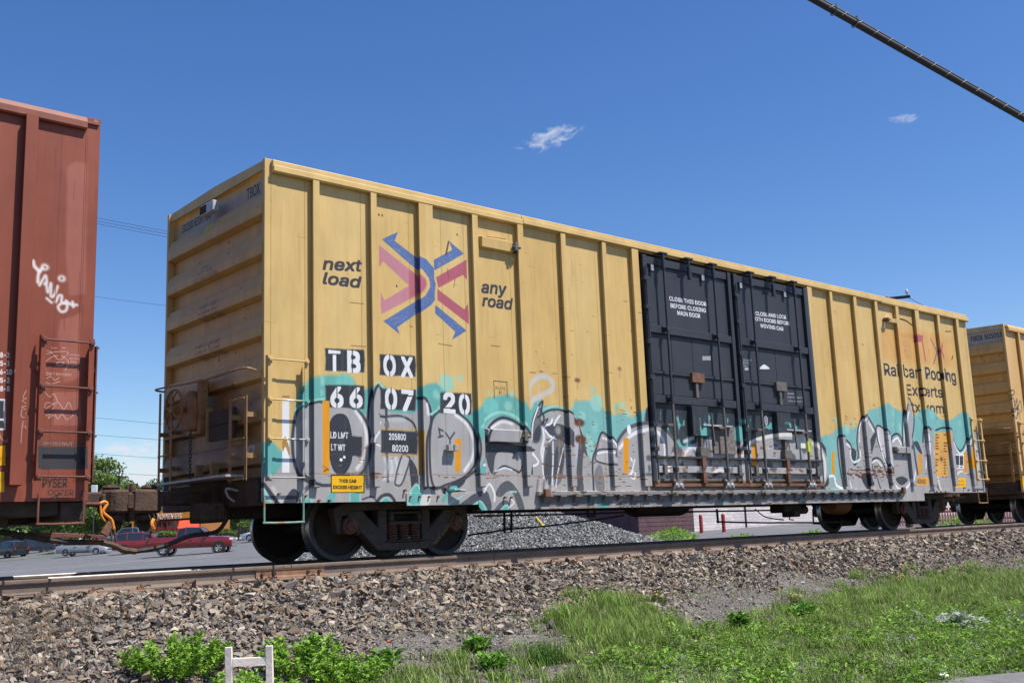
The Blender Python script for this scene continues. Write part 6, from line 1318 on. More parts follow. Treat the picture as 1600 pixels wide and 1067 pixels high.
vehicle('pickup_truck', 'pickup', 'black', 'black pickup truck behind the silver car', 'pickup', 88, 858, 130, -70)
vehicle('parked_car', 'sedan', 'white', 'white saloon car behind the silver car and the red SUV', 'car', 182, 858, 122, 10)
vehicle('parked_car', 'sedan', 'maroon', 'maroon saloon car far back behind the dark SUVs', 'car', 28, 856, 150, 10)
vehicle('parked_suv', 'suv', 'white', 'white SUV behind the hedge beyond the pickup', 'suv', 405, 852, 118, 160)
vehicle('pickup_truck', 'pickup', 'grey', 'grey pickup truck between the silver car and the red SUV', 'pickup', 205, 862, 108, 185)

# ------------------------------------------------------------------ trees, hedges
M_leaf = attr_mat('tree_leaves', rough=.6, trans=.3, bscale=3., spec=.25); M_bark = mat('tree_bark', (.07, .055, .042), rough=.95, var=.3, scale=6, bump=.6, bscale=14)
def leaf_cloud(centers, radii, n, size, rng, table, jit=.3):
    k = rng.integers(0, len(centers), n); d = rng.normal(size=(n, 3)); d /= np.linalg.norm(d, axis=1, keepdims=True)
    rr = rng.random(n)**(1/2.2); c = centers[k]+d*(radii[k]*rr[:, None])
    a = rng.normal(size=(n, 3)); a /= np.linalg.norm(a, axis=1, keepdims=True); b = np.cross(a, rng.normal(size=(n, 3))); b /= np.linalg.norm(b, axis=1, keepdims=True)
    s = size*rng.uniform(.6, 1.4, (n, 1)); w = s*rng.uniform(.45, .8, (n, 1))
    V = np.stack([c-a*s, c+b*w, c+a*s, c-b*w], 1).reshape(-1, 3); F = np.arange(4*n).reshape(-1, 4)
    t = np.repeat(tones(n, rng, table, jit), 4, 0); return V, F, t
GREENS = np.array([(.045, .085, .018), (.07, .125, .025), (.10, .165, .035), (.055, .10, .03)])
SPRING = np.array([(.10, .17, .03), (.14, .22, .045), (.08, .14, .025), (.17, .24, .06)])
def tree(name, label, px, py, dist, H, Wd, seed, table=GREENS, n=6500, low=.22, group='trees around the parking lot'):
    rng = np.random.default_rng(seed); p = deep(px, py, dist); z = float(lotz(p[0], p[1])); root = tag(empty(name, (p[0], p[1], z)), label, 'tree', group)
    tr = MB().tube([(0, 0, -.1), (.05, .02, H*.25), (-.05, .05, H*.55), (0, 0, H*.85)], [.22, .17, .11, .03], 8); C = []; Rr = []
    for k in range(16):
        a = rng.uniform(0, 6.28); h = H*rng.uniform(low+.08, .92); out = Wd*.5*rng.uniform(.2, .8)*(1-.5*max(0, h/H-.55)/.45)
        q = (out*math.cos(a), out*math.sin(a), h); tr.tube([(0, 0, h*.62), (q[0]*.5, q[1]*.5, h*.82), q], [.08, .05, .02], 5)
        C.append(q); Rr.append((Wd*.22*rng.uniform(.7, 1.25), Wd*.22*rng.uniform(.7, 1.25), H*.11*rng.uniform(.7, 1.3)))
    tr.build('trunk', M_bark, root)
    V, F, t = leaf_cloud(np.array(C), np.array(Rr), n, .17, rng, table); o = bulk('crown', V, F, t, M_leaf, kind=None); o.parent = root; return root
tree('broadleaf_tree', 'broad bushy green tree behind the car coupling', 150, 866, 112, 8.6, 8.2, 1, SPRING)
tree('broadleaf_tree', 'tall green tree behind the white sign', 168, 860, 135, 12.0, 9, 2, SPRING)
tree('broadleaf_tree', 'round tree growing beside the orange restaurant', 206, 862, 122, 7.6, 5, 3, SPRING)
tree('broadleaf_tree', 'leafy tree under the red car above the dark SUVs', 8, 858, 140, 10, 8, 4, SPRING)
tree('broadleaf_tree', 'dark green tree between the dark SUVs and the broad tree', 92, 858, 150, 11, 9, 5, GREENS)
tree('broadleaf_tree', 'dark green tree behind the grey saloon car', 50, 858, 165, 11, 10, 6, GREENS)
tree('broadleaf_tree', 'green tree beyond the white cars', 398, 850, 150, 9, 8, 7, SPRING)
tree('broadleaf_tree', 'green tree behind the orange restaurant', 262, 856, 165, 10, 10, 8, GREENS)
def hedge(label, px0, px1, py, dist, h, d, seed, table=SPRING):
    rng = np.random.default_rng(seed); a = deep(px0, py, dist); b = deep(px1, py, dist); root = tag(empty('hedge', (a[0], a[1], float(lotz(a[0], a[1])))), label, 'hedge', 'hedges round the lot')
    L = np.linalg.norm((b-a)[:2]); n = int(L*420); dirv = (b-a)[:2]/L; nv = np.array([-dirv[1], dirv[0]])
    u = rng.random(n)*L; v = rng.uniform(-d/2, d/2, n); w = h*(1-rng.random(n)**2.2*.9)*(1+.08*np.sin(u*2.1)); c = np.c_[np.outer(u, dirv)+np.outer(v, nv), w]
    V, F, t = leaf_cloud(c, np.full((n, 3), .12), n, .09, rng, table); o = bulk('foliage', V, F, t, M_leaf, kind=None); o.parent = root
    MB().add([(dirv[0]*k*L/6+nv[0]*q, dirv[1]*k*L/6+nv[1]*q, zz) for k in range(7) for q in (-d*.3, d*.3) for zz in (0, h*.8)], [(4*k+a_, 4*k+4+a_, 4*k+4+b_, 4*k+b_) for k in range(6) for a_, b_ in ((0, 1), (1, 3), (3, 2))]).build('stems', M_bark, root)
hedge('clipped yellow green hedge behind the red pickup', 246, 360, 858, 104, 1.35, 1.2, 11); hedge('clipped hedge beyond the white saloon car', 372, 440, 852, 112, 1.9, 1.4, 12); hedge('low hedge behind the dark SUVs under the red car', -20, 60, 858, 152, 2.4, 1.6, 13, GREENS)

rng = np.random.default_rng(91); n = 52000; sx = rng.uniform(-240, 260, n); dx = rng.uniform(215, 262, n); hx_ = (6.5+3.0*np.sin(sx*.11)+2.2*np.sin(sx*.27+1)+1.2*np.sin(sx*.7))*rng.random(n)**.6
X_, Y_ = xy_of(sx, dx); V, F, t = leaf_cloud(np.c_[X_, Y_, lotz(X_, Y_)+hx_], np.full((n, 3), .9), n, .75, rng, GREENS, .35)
tag(bulk('far_woods', V, F, t, M_leaf), 'far off belt of green trees closing the view', 'woods', kind='stuff')
# ------------------------------------------------------------------ orange restaurant
M_orw = mat('orange_stucco', rgb(222, 150, 56), rough=.85, var=.06, scale=1); M_orb = mat('brown_stucco', rgb(150, 98, 44), rough=.85, var=.08, scale=1); M_redf = mat('red_window_frame', rgb(168, 30, 36), rough=.5, var=.05)
M_awn = mat('red_awning', rgb(232, 84, 48), rough=.7, var=.08); M_letter = mat('white_letters', (.85, .85, .84), rough=.4, var=.03)
pb = deep(262, 862, 116); rest = tag(empty('restaurant', (pb[0], pb[1], float(lotz(pb[0], pb[1]))), math.atan2(RH[1], RH[0])+R(-6)), 'orange restaurant with red framed windows and white sign letters', 'restaurant')
MB().box(-7, 3.6, .4, 9, 0, 4.2).build('wall', M_orb, rest); MB().box(-1.6, 2.7, -.2, 3, 0, 5.6).build('tower', M_orw, rest); MB().box(-7.2, 3.8, .2, 9.2, 4.2, 4.5).build('parapet', M_redf, rest); MB().box(-1.75, 2.85, -.35, 3.1, 5.6, 5.85).build('tower_cap', M_redf, rest)
MB().box(-1.2, 1.2, -.26, -.22, .2, 2.5).build('window_glass', M_glass, rest)
for x_ in (-1.25, -.62, 0, .62, 1.2): MB().box(x_-.05, x_+.05, -.34, -.265, .15, 2.55).build('window_frame', M_redf, rest)
for z_ in (.2, .98, 1.75, 2.52): MB().box(-1.3, 1.25, -.36, -.345, z_-.05, z_+.05).build('window_frame', M_redf, rest)
MB().prism([(-.9, 1.7), (-.2, 2.6), (-.2, 1.7)], 0, 1.45, 3.7).build('awning', M_awn, rest)
for x_ in (-6.2, -4.9, -3.6, -2.5):
    MB().box(x_-.45, x_+.45, .36, .39, .4, 2.8).build('window_glass', M_glass, rest); MB().box(x_+.5, x_+.62, .3, .39, 0, 4.15).build('pilaster', M_orw, rest)
text_mesh('POPEYES', .60, 2.9, M_letter, rest, (-1.3, -.30, 2.75), 'sign_letters')
# ------------------------------------------------------------------ white sign, poles and wires
M_pole = mat('pole_wood', (.06, .05, .043), rough=.95, var=.3, scale=5, bump=.4); M_wire = mat('wire', (.02, .02, .022), rough=.6, var=.1); M_white = mat('white_panel', (.75, .75, .75), rough=.5, var=.04); M_porc = mat('porcelain', (.55, .55, .57), rough=.2, var=.05); M_conc = mat('pale_block', rgb(196, 188, 186), rough=.9, var=.05, scale=2)
p = deep(147.5, 764, 108); zb = float(lotz(p[0], p[1])); sg = tag(empty('sign', (p[0], p[1], zb), math.atan2(RH[1], RH[0])), 'plain white rectangular sign board on a pole above the broad tree', 'sign')
MB().box(-.30, .30, -.08, .08, p[2]-zb-.45, p[2]-zb+.42).build('board', M_white, sg, bevel=.02); MB().cyl((0, 0, -.2), (0, 0, p[2]-zb-.45), .07).build('post', M_trim, sg)
def utility_pole(label, px, top_py, base_py, dist, arms, rot=0.0):
    t = deep(px, top_py, dist); zb = float(lotz(t[0], t[1])); r_ = tag(empty('utility_pole', (t[0], t[1], zb), math.atan2(RH[1], RH[0])+rot), label, 'utility pole', 'utility poles')
    H = t[2]-zb; MB().tube([(0, 0, -.3), (0, 0, H*.5), (0, 0, H)], [.15, .13, .10], 10).build('pole', M_pole, r_)
    for x0, x1, dz in arms:
        a = MB().box(x0, x1, -.19, -.105, H-dz-.06, H-dz+.06).build('crossarm', M_pole, r_)
        for x_ in ((x0+.12, x1-.12) if x1-x0 > .5 else (x1-.1,)): MB().lathe([(0, 0), (.03, 0), (.03, .08), (.075, .1), (.085, .16), (.05, .2), (.07, .22), (.03, .28), (0, .28)], (x_, -.15, H-dz+.06), 2, 10).build('insulator', M_porc, a)
    return r_
utility_pole('wooden utility pole with one side arm above the coupling', 187, 731, 860, 112, [(0, 1.0, 1.0)]); utility_pole('short distant utility pole with a crossarm', 175.5, 752, 858, 165, [(-1.0, 1.0, .6)])
utility_pole('utility pole behind the yellow roof with a long dark crossarm', 1384, 464, 830, 46, [(-.9, 1.0, .12)], rot=-.35)
def wire(label, p0, p1, dist0, dist1, sag, r, group, ext=0.0, name='overhead_wire'):
    a = deep(*p0, dist0); b = deep(*p1, dist1); d = b-a; a = a-d*ext; b = b+d*ext; pts = []
    for i in range(25):
        t = i/24; q = a+(b-a)*t; q[2] -= sag*4*t*(1-t); pts.append(tuple(q))
    return tag(MB().tube(pts, r, 6).build(name, M_wire, smooth=True), label, 'wire', group)
for w_, y0, y1 in (('uppermost', 340, 362), ('middle', 345, 366), ('lowermost', 349, 371)): wire(w_+' of the three close wires high above the coupling', (148, y0), (262, y1), 72, 72, .0, .012, 'three close wires', 1.2)
wire('single thin wire between the red car and the yellow end', (144, 463), (262, 478), 76, 76, 0, .011, 'single wires', 1.0)
for y0, y1, w_ in ((652, 662, 'highest of the low wires by the brake wheel'), (679, 687, 'second of the low wires by the brake wheel'), (708, 716, 'third of the low wires by the brake wheel'), (737, 743, 'lowest wire just above the coupling')): wire(w_, (143, y0), (250, y1), 96, 96, 0, .014, 'low wires', 1.0)
wire('thin wire from the crossarm down behind the yellow roof', (1416, 463), (1580, 545), 45.6, 60, .1, .012, 'single wires', 0)
# lashed cable overhead, close by
cb = tag(empty('lashed_cable', tuple(deep(1430, 92, 7.4))), 'thick black lashed cable slung overhead across the sky', 'cable')
o0 = Vector(deep(1430, 92, 7.4)); A = Vector(deep(1180, -52, 7.0))-o0; B = Vector(deep(1720, 254, 8.0))-o0
MB().tube([A+(B-A)*t for t in np.linspace(-.25, 1.3, 12)], .024, 12).build('cable', M_wire, cb, smooth=True)
up = Vector((0, 0, 1)); sd = (B-A).normalized(); nup = (up-sd*up.dot(sd)).normalized()
MB().tube([A+(B-A)*t+nup*.033 for t in np.linspace(-.25, 1.3, 12)], .009, 8).build('messenger_strand', M_wire, cb, smooth=True)
M_lash = mat('lashing_wire', (.16, .155, .15), rough=.5, metal=.6, var=.1)
side = sd.cross(nup)
for k in range(26):
    t = -.02+k*.042+random.uniform(-.006, .006); c_ = A+(B-A)*t; ring = [c_+nup*(.009+.036*math.cos(q))+side*.0265*math.sin(q)+sd*.03*math.cos(q) for q in np.linspace(0, 2*math.pi, 15)[:-1]]
    MB().tube(ring, .0012, 5, closed=True).build('lashing_turn', M_lash, cb)
for t in (.205, .262): MB().tube([A+(B-A)*t+nup*(.009+.045*math.cos(q))+side*.032*math.sin(q) for q in np.linspace(0, 2*math.pi, 17)[:-1]], .004, 6, closed=True).build('strap', M_lash, cb)

# ------------------------------------------------------------------ block building, bollards
w0 = deep(1082, 836, 66); w1 = deep(1320, 827, 57); ang = 0.0; bl = tag(empty('warehouse', (w0[0], w0[1], float(lotz(w0[0], w0[1]))-.1), ang), 'pale concrete block warehouse with a brown brick corner seen beneath the train', 'building')
LW = 46.0; MB().box(0, LW, 0, 14, -.3, 5.8).build('wall_core', M_conc, bl)
M_mort = mat('block_mortar', rgb(150, 144, 144), rough=.95, var=.05)
blk = [MB().box(.006, .394, -.022, -.001, .006, .194).mesh('block', m_) for m_ in (M_conc, mat('pale_block_b', rgb(204, 196, 192), rough=.9, var=.05), mat('pale_block_c', rgb(186, 180, 180), rough=.9, var=.05))]
bl.children[0].data.materials.clear(); bl.children[0].data.materials.append(M_mort)
nb = 0
for j in range(12):
    for i in range(int(LW/.4)-1):
        if nb >= 290 or i > 24: continue
        share('block', random.choice(blk), bl, (i*.4+(.2 if j % 2 else 0), 0, j*.2-.1)); nb += 1
up_ = MB()
for j in range(29):
    for i in range(int(LW/.4)-1):
        if j < 12 and i <= 24 and (j*25+i) < 290: continue
        x_ = i*.4+(.2 if j % 2 else 0); up_.box(x_+.006, x_+.394, -.02, -.001, j*.2-.1+.006, j*.2-.1+.194)
tag(up_.build('upper_blocks', M_conc, bl), kind='stuff')
M_brick = mat('purple_brown_brick', rgb(86, 62, 66), rough=.9, var=.2, scale=3, bump=.4, bscale=10)
MB().box(-5.2, -.02, -.2, 10, -.3, 5.6).build('brick_wing', M_brick, bl)
for j in range(22): MB().box(-5.22, -.03, -.215, -.202, j*.25-.2, j*.25+.02).build('brick_course', M_brick, bl)
MB().tube([(5.6, -.06, -.2), (5.6, -.06, 5.6)], .06, 8).build('downpipe', M_trim, bl)
for px, py, wd in ((1096.5, 834, 'red steel bollard beside the brown brick corner'), (1131.5, 832, 'red steel bollard before the pale block wall')):
    p = deep(px, py, 62); b_ = tag(empty('bollard', (p[0], p[1], float(lotz(p[0], p[1])))), wd, 'bollard', 'red bollards')
    MB().lathe([(0, 1.12), (.06, 1.11), (.10, 1.06), (.11, 1.0), (.11, -.2)], (0, 0, 0), 2, 16).build('post', mat('red_bollard', rgb(150, 44, 44), rough=.6, var=.12), b_, smooth=True); MB().lathe([(.10, .02), (.17, .0), (.17, -.2)], (0, 0, 0), 2, 16).build('footing', M_kerb, b_)
p = deep(1432, 821, 62); fn = tag(empty('picket_fence', (p[0], p[1], float(lotz(p[0], p[1])))), 'low red picket fence seen between the rear wheels', 'fence')
fn.rotation_euler = (0, 0, math.atan2(RH[1], RH[0]))
pk = MB().box(-.04, .04, -.02, .02, .0, 1.0).mesh('picket', mat('faded_red', rgb(160, 92, 84), rough=.8, var=.12))
for k in range(60): share('picket', pk, fn, (-3.2+k*.16, 0, 0))
MB().box(-3.3, 6.4, .021, .06, .2, .3).build('rail', MATS['faded_red'], fn); MB().box(-3.3, 6.4, .021, .06, .7, .8).build('rail', MATS['faded_red'], fn)
p = deep(1421, 818, 50); MBp = tag(MB().tube([(0, 0, -.2), (0, 0, .9), (0, 0, 1.0)], [.16, .16, .1], 12).build('concrete_post', M_conc, bevel=.01), 'stubby pale concrete post standing before the red picket fence', 'post'); MBp.location = (p[0], p[1], float(lotz(p[0], p[1])))

# ------------------------------------------------------------------ stone heap behind the track
hc = deep(760, 858, 33); HX, HY = hc[0]-1.0, hc[1]+2.0; HA = math.atan2(RH[1], RH[0])
def heap_h(x, y):
    u = (x-HX)*math.cos(HA)+(y-HY)*math.sin(HA); v = -(x-HX)*math.sin(HA)+(y-HY)*math.cos(HA)
    q = np.sqrt((u/np.where(u > 0, 9.0, 4.6))**2+(v/4.2)**2)
    return np.clip(2.9*(1-q), 0, None)*(1+.08*np.sin(u*1.9)*np.sin(v*1.3))-.02
hx = np.arange(HX-8, HX+10, .25); hy = np.arange(HY-10, HY+8, .25)
M_heap = mat('grey_stone_fill', (.12, .12, .118), rough=.95, var=.3, scale=14, bump=.8, bscale=16)
tag(sheet('gravel_heap', hx, hy, lambda X, Y: lotz(X, Y)-.08+heap_h(X, Y), M_heap, keep=lambda x, y: (heap_h(x, y) > -.015), kind='thing'), 'big heap of clean grey crushed stone behind the train', 'gravel heap')
rng = np.random.default_rng(55); n = 90000; xx = rng.uniform(HX-6.5, HX+9, n); yy = rng.uniform(HY-9, HY+2.5, n); h = heap_h(xx, yy); k = h > .0; xx, yy, h = xx[k], yy[k], h[k]
HT = np.array([rgb(150, 152, 152), rgb(120, 122, 124), rgb(176, 176, 174), rgb(96, 98, 102), rgb(136, 134, 130)])
s = .040*rng.lognormal(0, .25, len(xx)); scatter_rocks('crushed_stone', np.c_[xx, yy, lotz(xx, yy)-.06+h+s*.2], s, tones(len(xx), rng, HT, .25, .95), attr_mat('crushed_stone', rough=.9, bump=.2, bscale=90), 6, flat=1.0)
p = deep(845, 816, 30); tag(MB().tube([tuple(deep(838, 808, 29.4)), tuple(deep(851, 823, 28.6))], .022, 6).build('yellow_rod', mat('yellow_rod', rgb(226, 196, 50), rough=.6)), 'short yellow rod lying on the grey stone heap', 'rod')
# ================================================================== foreground: weeds, grass, chair, litter
M_grass = attr_mat('grass_blade', rough=.55, trans=.25, bscale=20., spec=.3); M_weed = attr_mat('weed_leaf', rough=.55, trans=.25, bscale=30., spec=.3); M_dry = attr_mat('dry_stalk', rough=.9, bscale=20.)
def in_poly(px, poly):
    x, y = px[:, 0], px[:, 1]; ins = np.zeros(len(px), bool); P = np.array(poly, float); Q = np.roll(P, -1, 0)
    for (x0, y0), (x1, y1) in zip(P, Q):
        if y0 == y1: continue
        ins ^= ((y0 > y) != (y1 > y)) & (x < x0+(y-y0)*(x1-x0)/(y1-y0))
    return ins
def blades(pos, L, Wd, lean, rng, table, gain=1.0, seg=3):
    """curved tapering blades: pos (n,3)"""
    n = len(pos); a = rng.uniform(0, 6.283, n); d = np.c_[np.cos(a), np.sin(a), np.zeros(n)]; sd = np.c_[-np.sin(a), np.cos(a), np.zeros(n)]; b = lean*rng.uniform(.3, 1.3, n)
    V = []; 
    for k in range(seg):
        t = k/seg; c = pos+d*(L*b*t*t)[:, None]+np.c_[np.zeros(n), np.zeros(n), L*t*(1-.25*b*t)]; w = (Wd*(1-t*.75)/2)[:, None]; V += [c-sd*w, c+sd*w]
    tip = pos+d*(L*b)[:, None]+np.c_[np.zeros(n), np.zeros(n), L*(1-.25*b)]; V.append(tip); V = np.stack(V, 1); m = 2*seg+1
    F = []
    for k in range(seg-1): F += [(2*k, 2*k+1, 2*k+3), (2*k, 2*k+3, 2*k+2)]
    F.append((2*seg-2, 2*seg-1, 2*seg)); F = np.array(F)
    FF = (F[None]+np.arange(n)[:, None, None]*m).reshape(-1, 3); return V.reshape(-1, 3), FF, np.repeat(tones(n, rng, table, .25, gain), m, 0)
GRASS = np.array([(.16, .28, .035), (.21, .34, .05), (.12, .23, .03), (.26, .36, .09), (.34, .36, .15)])
LUSH = np.array([(.19, .36, .03), (.24, .42, .045), (.14, .29, .025), (.29, .45, .08)])
STRAW = np.array([(.34, .28, .16), (.28, .22, .13), (.40, .34, .22), (.20, .15, .10)])
GREY_LEAF = np.array([(.42, .46, .38), (.50, .53, .46), (.30, .38, .25)])
rng = np.random.default_rng(8)
GP = [(852, 962), (905, 948), (960, 936), (1012, 946), (1040, 975), (1100, 985), (1160, 972), (1225, 952), (1335, 922), (1440, 903), (1500, 894), (1600, 896), (1700, 892), (1760, 1100), (1700, 1300), (560, 1300), (520, 1080), (600, 1052), (660, 1034), (760, 1030), (850, 1020), (880, 990)]
ROADP = [(1450, 1075), (1520, 1060), (1600, 1052), (1760, 1040), (1900, 1300), (1300, 1300)]
def ground_points(n, x0, x1, y0, y1, rng): 
    x = rng.uniform(x0, x1, n); y = rng.uniform(y0, y1, n); return np.c_[x, y, gz(x, y)]
def select(pts, poly, grow=0):
    px = proj(pts); soft = px+np.random.default_rng(len(pts)).normal(size=px.shape)*(16, 9); return pts[in_poly(soft, poly) & ~in_poly(px, ROADP)]      # ragged margins
# grass in the rough ground: clumps of every size, thin turf between
def clumps(cent, nb, rad, rng):
    k = np.repeat(np.arange(len(cent)), nb); n = len(k); a = rng.uniform(0, 6.283, n); r_ = rad[k]*rng.random(n)**.6
    x = cent[k, 0]+r_*np.cos(a); y = cent[k, 1]+r_*np.sin(a); return k, np.c_[x, y, gz(x, y)]
def wide(pts): return np.clip(15/np.linalg.norm(pts-CAM_POS, axis=1), .35, 1)
cen = select(ground_points(9500, -12.5, 16, -9.0, -2.9, rng), GP); cen = cen[rng.random(len(cen)) < wide(cen)]
big = rng.random(len(cen))**2.2; nb = (14+60*big).astype(int); k, pts = clumps(cen, nb, .05+.13*big, rng); n = len(k); hue = rng.integers(0, 5, len(cen)); dull = rng.uniform(.45, 1.2, len(cen))
V1 = blades(pts, (.035+.13*big[k])*rng.uniform(.5, 1.2, n), .006+.006*rng.random(n), .75, rng, GRASS); V1[2][:] *= np.repeat(dull[k], 7)[:, None]
thin = select(ground_points(150000, -12.5, 16, -9.0, -2.9, rng), GP); thin = thin[rng.random(len(thin)) < .42*wide(thin)]; n = len(thin); V1b = blades(thin, .02+.05*rng.random(n)**1.5, .006+.004*rng.random(n), .9, rng, GRASS, .9)
# taller pale grass along the upper margin
TALL = [(855, 978), (905, 940), (960, 930), (1010, 945), (1030, 985), (1000, 1012), (930, 1008), (880, 1000)]; TALL2 = [(1180, 965), (1330, 924), (1440, 904), (1600, 896), (1600, 945), (1480, 960), (1300, 982)]
cen = np.concatenate([select(ground_points(2600, -9, -2, -6, -3, rng), TALL), select(ground_points(5200, -4, 14, -7.5, -3, rng), TALL2)]); nb = rng.integers(12, 46, len(cen)); k, p2 = clumps(cen, nb, rng.uniform(.04, .14, len(cen)), rng); n2 = len(k); hh = rng.uniform(.06, .2, len(cen)); dull = rng.uniform(.5, 1.25, len(cen))
V2 = blades(p2, hh[k]*rng.uniform(.5, 1.2, n2), .005+.005*rng.random(n2), .6, rng, GRASS); V2[2][:] *= np.repeat(dull[k], 7)[:, None]
# thin scatter of seedlings on bare gravel
SP = [(560, 1000), (640, 960), (760, 940), (900, 905), (1020, 890), (1180, 900), (1330, 905), (1340, 925), (1160, 975), (1050, 985), (860, 1000), (760, 1030), (600, 1050)]
p3 = select(ground_points(60000, -11, 6, -6.5, -2.6, rng), SP); cl = np.sin(p3[:, 0]*2.9+1)*np.sin(p3[:, 1]*3.7+p3[:, 0]); p3 = p3[(rng.random(len(p3)) < .10+.35*np.clip(cl, 0, 1)*(cl > .45))]; n3 = len(p3)
V3 = blades(p3, .025+.05*rng.random(n3), .005+.003*rng.random(n3), .8, rng, GRASS)
# straw lying among it
p4 = select(ground_points(60000, -12, 14, -8, -3.2, rng), GP); p4 = p4[rng.random(len(p4)) < .24]; n4 = len(p4); V4 = blades(p4, .05+.12*rng.random(n4), np.full(n4, .004), 1.6, rng, STRAW)
def joinv(parts):
    V = []; F = []; T = []; o = 0
    for v, f, t in parts: V.append(v); F.append(f+o); T.append(t); o += len(v)
    return np.concatenate(V), np.concatenate(F), np.concatenate(T)
V, F, T = joinv([V1, V1b, V2, V3, V4]); tag(bulk('grass', V, F, T, M_grass), 'rough spring grass on the bank beside the track', 'grass', kind='stuff')
# leafy ground cover: small lobed leaves in rosettes
LEAF = np.array([(0, 0, 0), (.3, .22, .05), (.42, .12, .06), (.62, .26, .05), (.72, .1, .05), (1, 0, .0), (.72, -.1, .05), (.62, -.26, .05), (.42, -.12, .06), (.3, -.22, .05)]); LF = np.array([(0, 1, 2), (2, 3, 4), (2, 4, 5), (0, 2, 5), (0, 5, 8), (5, 6, 8), (8, 6, 7), (0, 8, 9)])
def leaves(pos, size, rng, table, tilt=.6, up=.35, gain=1.0):
    n = len(pos); a = rng.uniform(0, 6.283, n); el = up+tilt*rng.normal(size=n)*.5; ro = rng.normal(size=n)*.5
    f = np.c_[np.cos(a)*np.cos(el), np.sin(a)*np.cos(el), np.sin(el)]; s0 = np.c_[-np.sin(a), np.cos(a), np.zeros(n)]; u0 = np.cross(f, s0); s = s0*np.cos(ro)[:, None]+u0*np.sin(ro)[:, None]; u = np.cross(f, s)
    q = LEAF[None]*size[:, None, None]; v = pos[:, None, :]+q[..., :1]*f[:, None]+q[..., 1:2]*s[:, None]+(q[..., 2:]-.25*q[..., :1]**2/size[:, None, None])*u[:, None]
    return v.reshape(-1, 3), (LF[None]+np.arange(n)[:, None, None]*10).reshape(-1, 3), np.repeat(tones(n, rng, table, .28, gain), 10, 0)
WEEDP = [(940, 1030), (1000, 1000), (1060, 990), (1180, 985), (1300, 970), (1420, 965), (1600, 945), (1700, 940), (1760, 1300), (900, 1300), (905, 1060)]
cen = select(ground_points(11000, -9.5, 14, -9, -3.6, rng), WEEDP); cen = cen[rng.random(len(cen)) < wide(cen)*(.35+.65*(np.sin(cen[:, 0]*1.9+.6)*np.sin(cen[:, 1]*2.3+cen[:, 0]*.6) > -.35))]
big = rng.random(len(cen))**1.6; nb = (8+34*big).astype(int); rad = .05+.13*big; k, p5 = clumps(cen, nb, rad, rng); n5 = len(k); hh = (.04+.15*big)[k]*(1-.6*(np.hypot(p5[:, 0]-cen[k, 0], p5[:, 1]-cen[k, 1])/rad[k])**2); p5[:, 2] += hh*rng.random(n5)**.5
size = (.020+.050*rng.random(len(cen))**2)[k]*rng.uniform(.6, 1.3, n5); V, F, T = leaves(p5, size, rng, LUSH); dull = rng.uniform(.4, 1.2, len(cen)); T = T*np.repeat(dull[k], 10)[:, None]; pale = rng.random(len(cen)) < .08
T = np.where(np.repeat(pale[k], 10)[:, None], T*.4+.22, T); tag(bulk('ground_weeds', V, F, T, M_weed), 'low leafy weeds carpeting the bank', 'weeds', kind='stuff')
# separate plants one could dig up
def bush(name, label, px, py, R0, H, n, seed, table=LUSH, size=.048, group=None, cat='weed', up=.5):
    rng = np.random.default_rng(seed); g = on_ground(px, py); z = float(gz(g[0], g[1])); root = tag(empty(name, (g[0], g[1], z)), label, cat, group)
    m = MB(); tips = []
    for k in range(int(12+R0*60)):
        a = rng.uniform(0, 6.28); r_ = R0*rng.random()**.6; h = H*(1-.45*(r_/R0)**2)*rng.uniform(.65, 1.1); b = (.4*r_*math.cos(a), .4*r_*math.sin(a), 0); t = (r_*math.cos(a), r_*math.sin(a), h); m.tube([b, ((b[0]+t[0])/2, (b[1]+t[1])/2, h*.6), t], [.004, .003, .0015], 4); tips.append((b, t))
    m.build('stems', M_stem, root); k = rng.integers(0, len(tips), n); B = np.array([q[0] for q in tips])[k]; Tp = np.array([q[1] for q in tips])[k]; tt = rng.random((n, 1))**.55; pos = B+(Tp-B)*tt+rng.normal(size=(n, 3))*.015
    v, f, t = leaves(pos, size*rng.uniform(.6, 1.25, n), rng, table, up=up); o = bulk('leaves', v, f, t, M_weed, kind=None); o.parent = root; return root
M_stem = mat('green_stem', (.10, .14, .04), rough=.7, var=.2, scale=20)
bush('mugwort_bush', 'bright green bushy weed left of the wooden chair back', 285, 1060, .52, .34, 3800, 31, group='bushy weeds by the chair', cat='weed'); bush('mugwort_bush', 'bright green bushy weed right of the wooden chair back', 470, 1058, .44, .36, 3400, 32, group='bushy weeds by the chair'); bush('mugwort_bush', 'bright green weed behind the right bush by the chair', 540, 1075, .42, .30, 1800, 33, group='bushy weeds by the chair'); bush('mugwort_bush', 'bright green weed in front of the wooden chair', 385, 1100, .42, .24, 1500, 34, group='bushy weeds by the chair')
for i, (px, py, r_, h_, wd) in enumerate(((598, 1042, .16, .13, 'broad leaved weed tuft beside bare dirt and the right bush'), (745, 1020, .17, .14, 'broad leaved weed tuft on the short grass'), (770, 1050, .15, .13, 'broad leaved weed tuft next to brown dirt'), (1250, 965, .20, .16, 'dark broad leaved dock plant at the gravel edge'), (1160, 985, .14, .18, 'dark pointed weed at the gravel edge'))): bush('weed_tuft', wd, px, py, r_, h_, 170, 50+i, np.array([(.08, .20, .02), (.12, .27, .03), (.17, .33, .05)]), .10, 'broad leaved tufts')
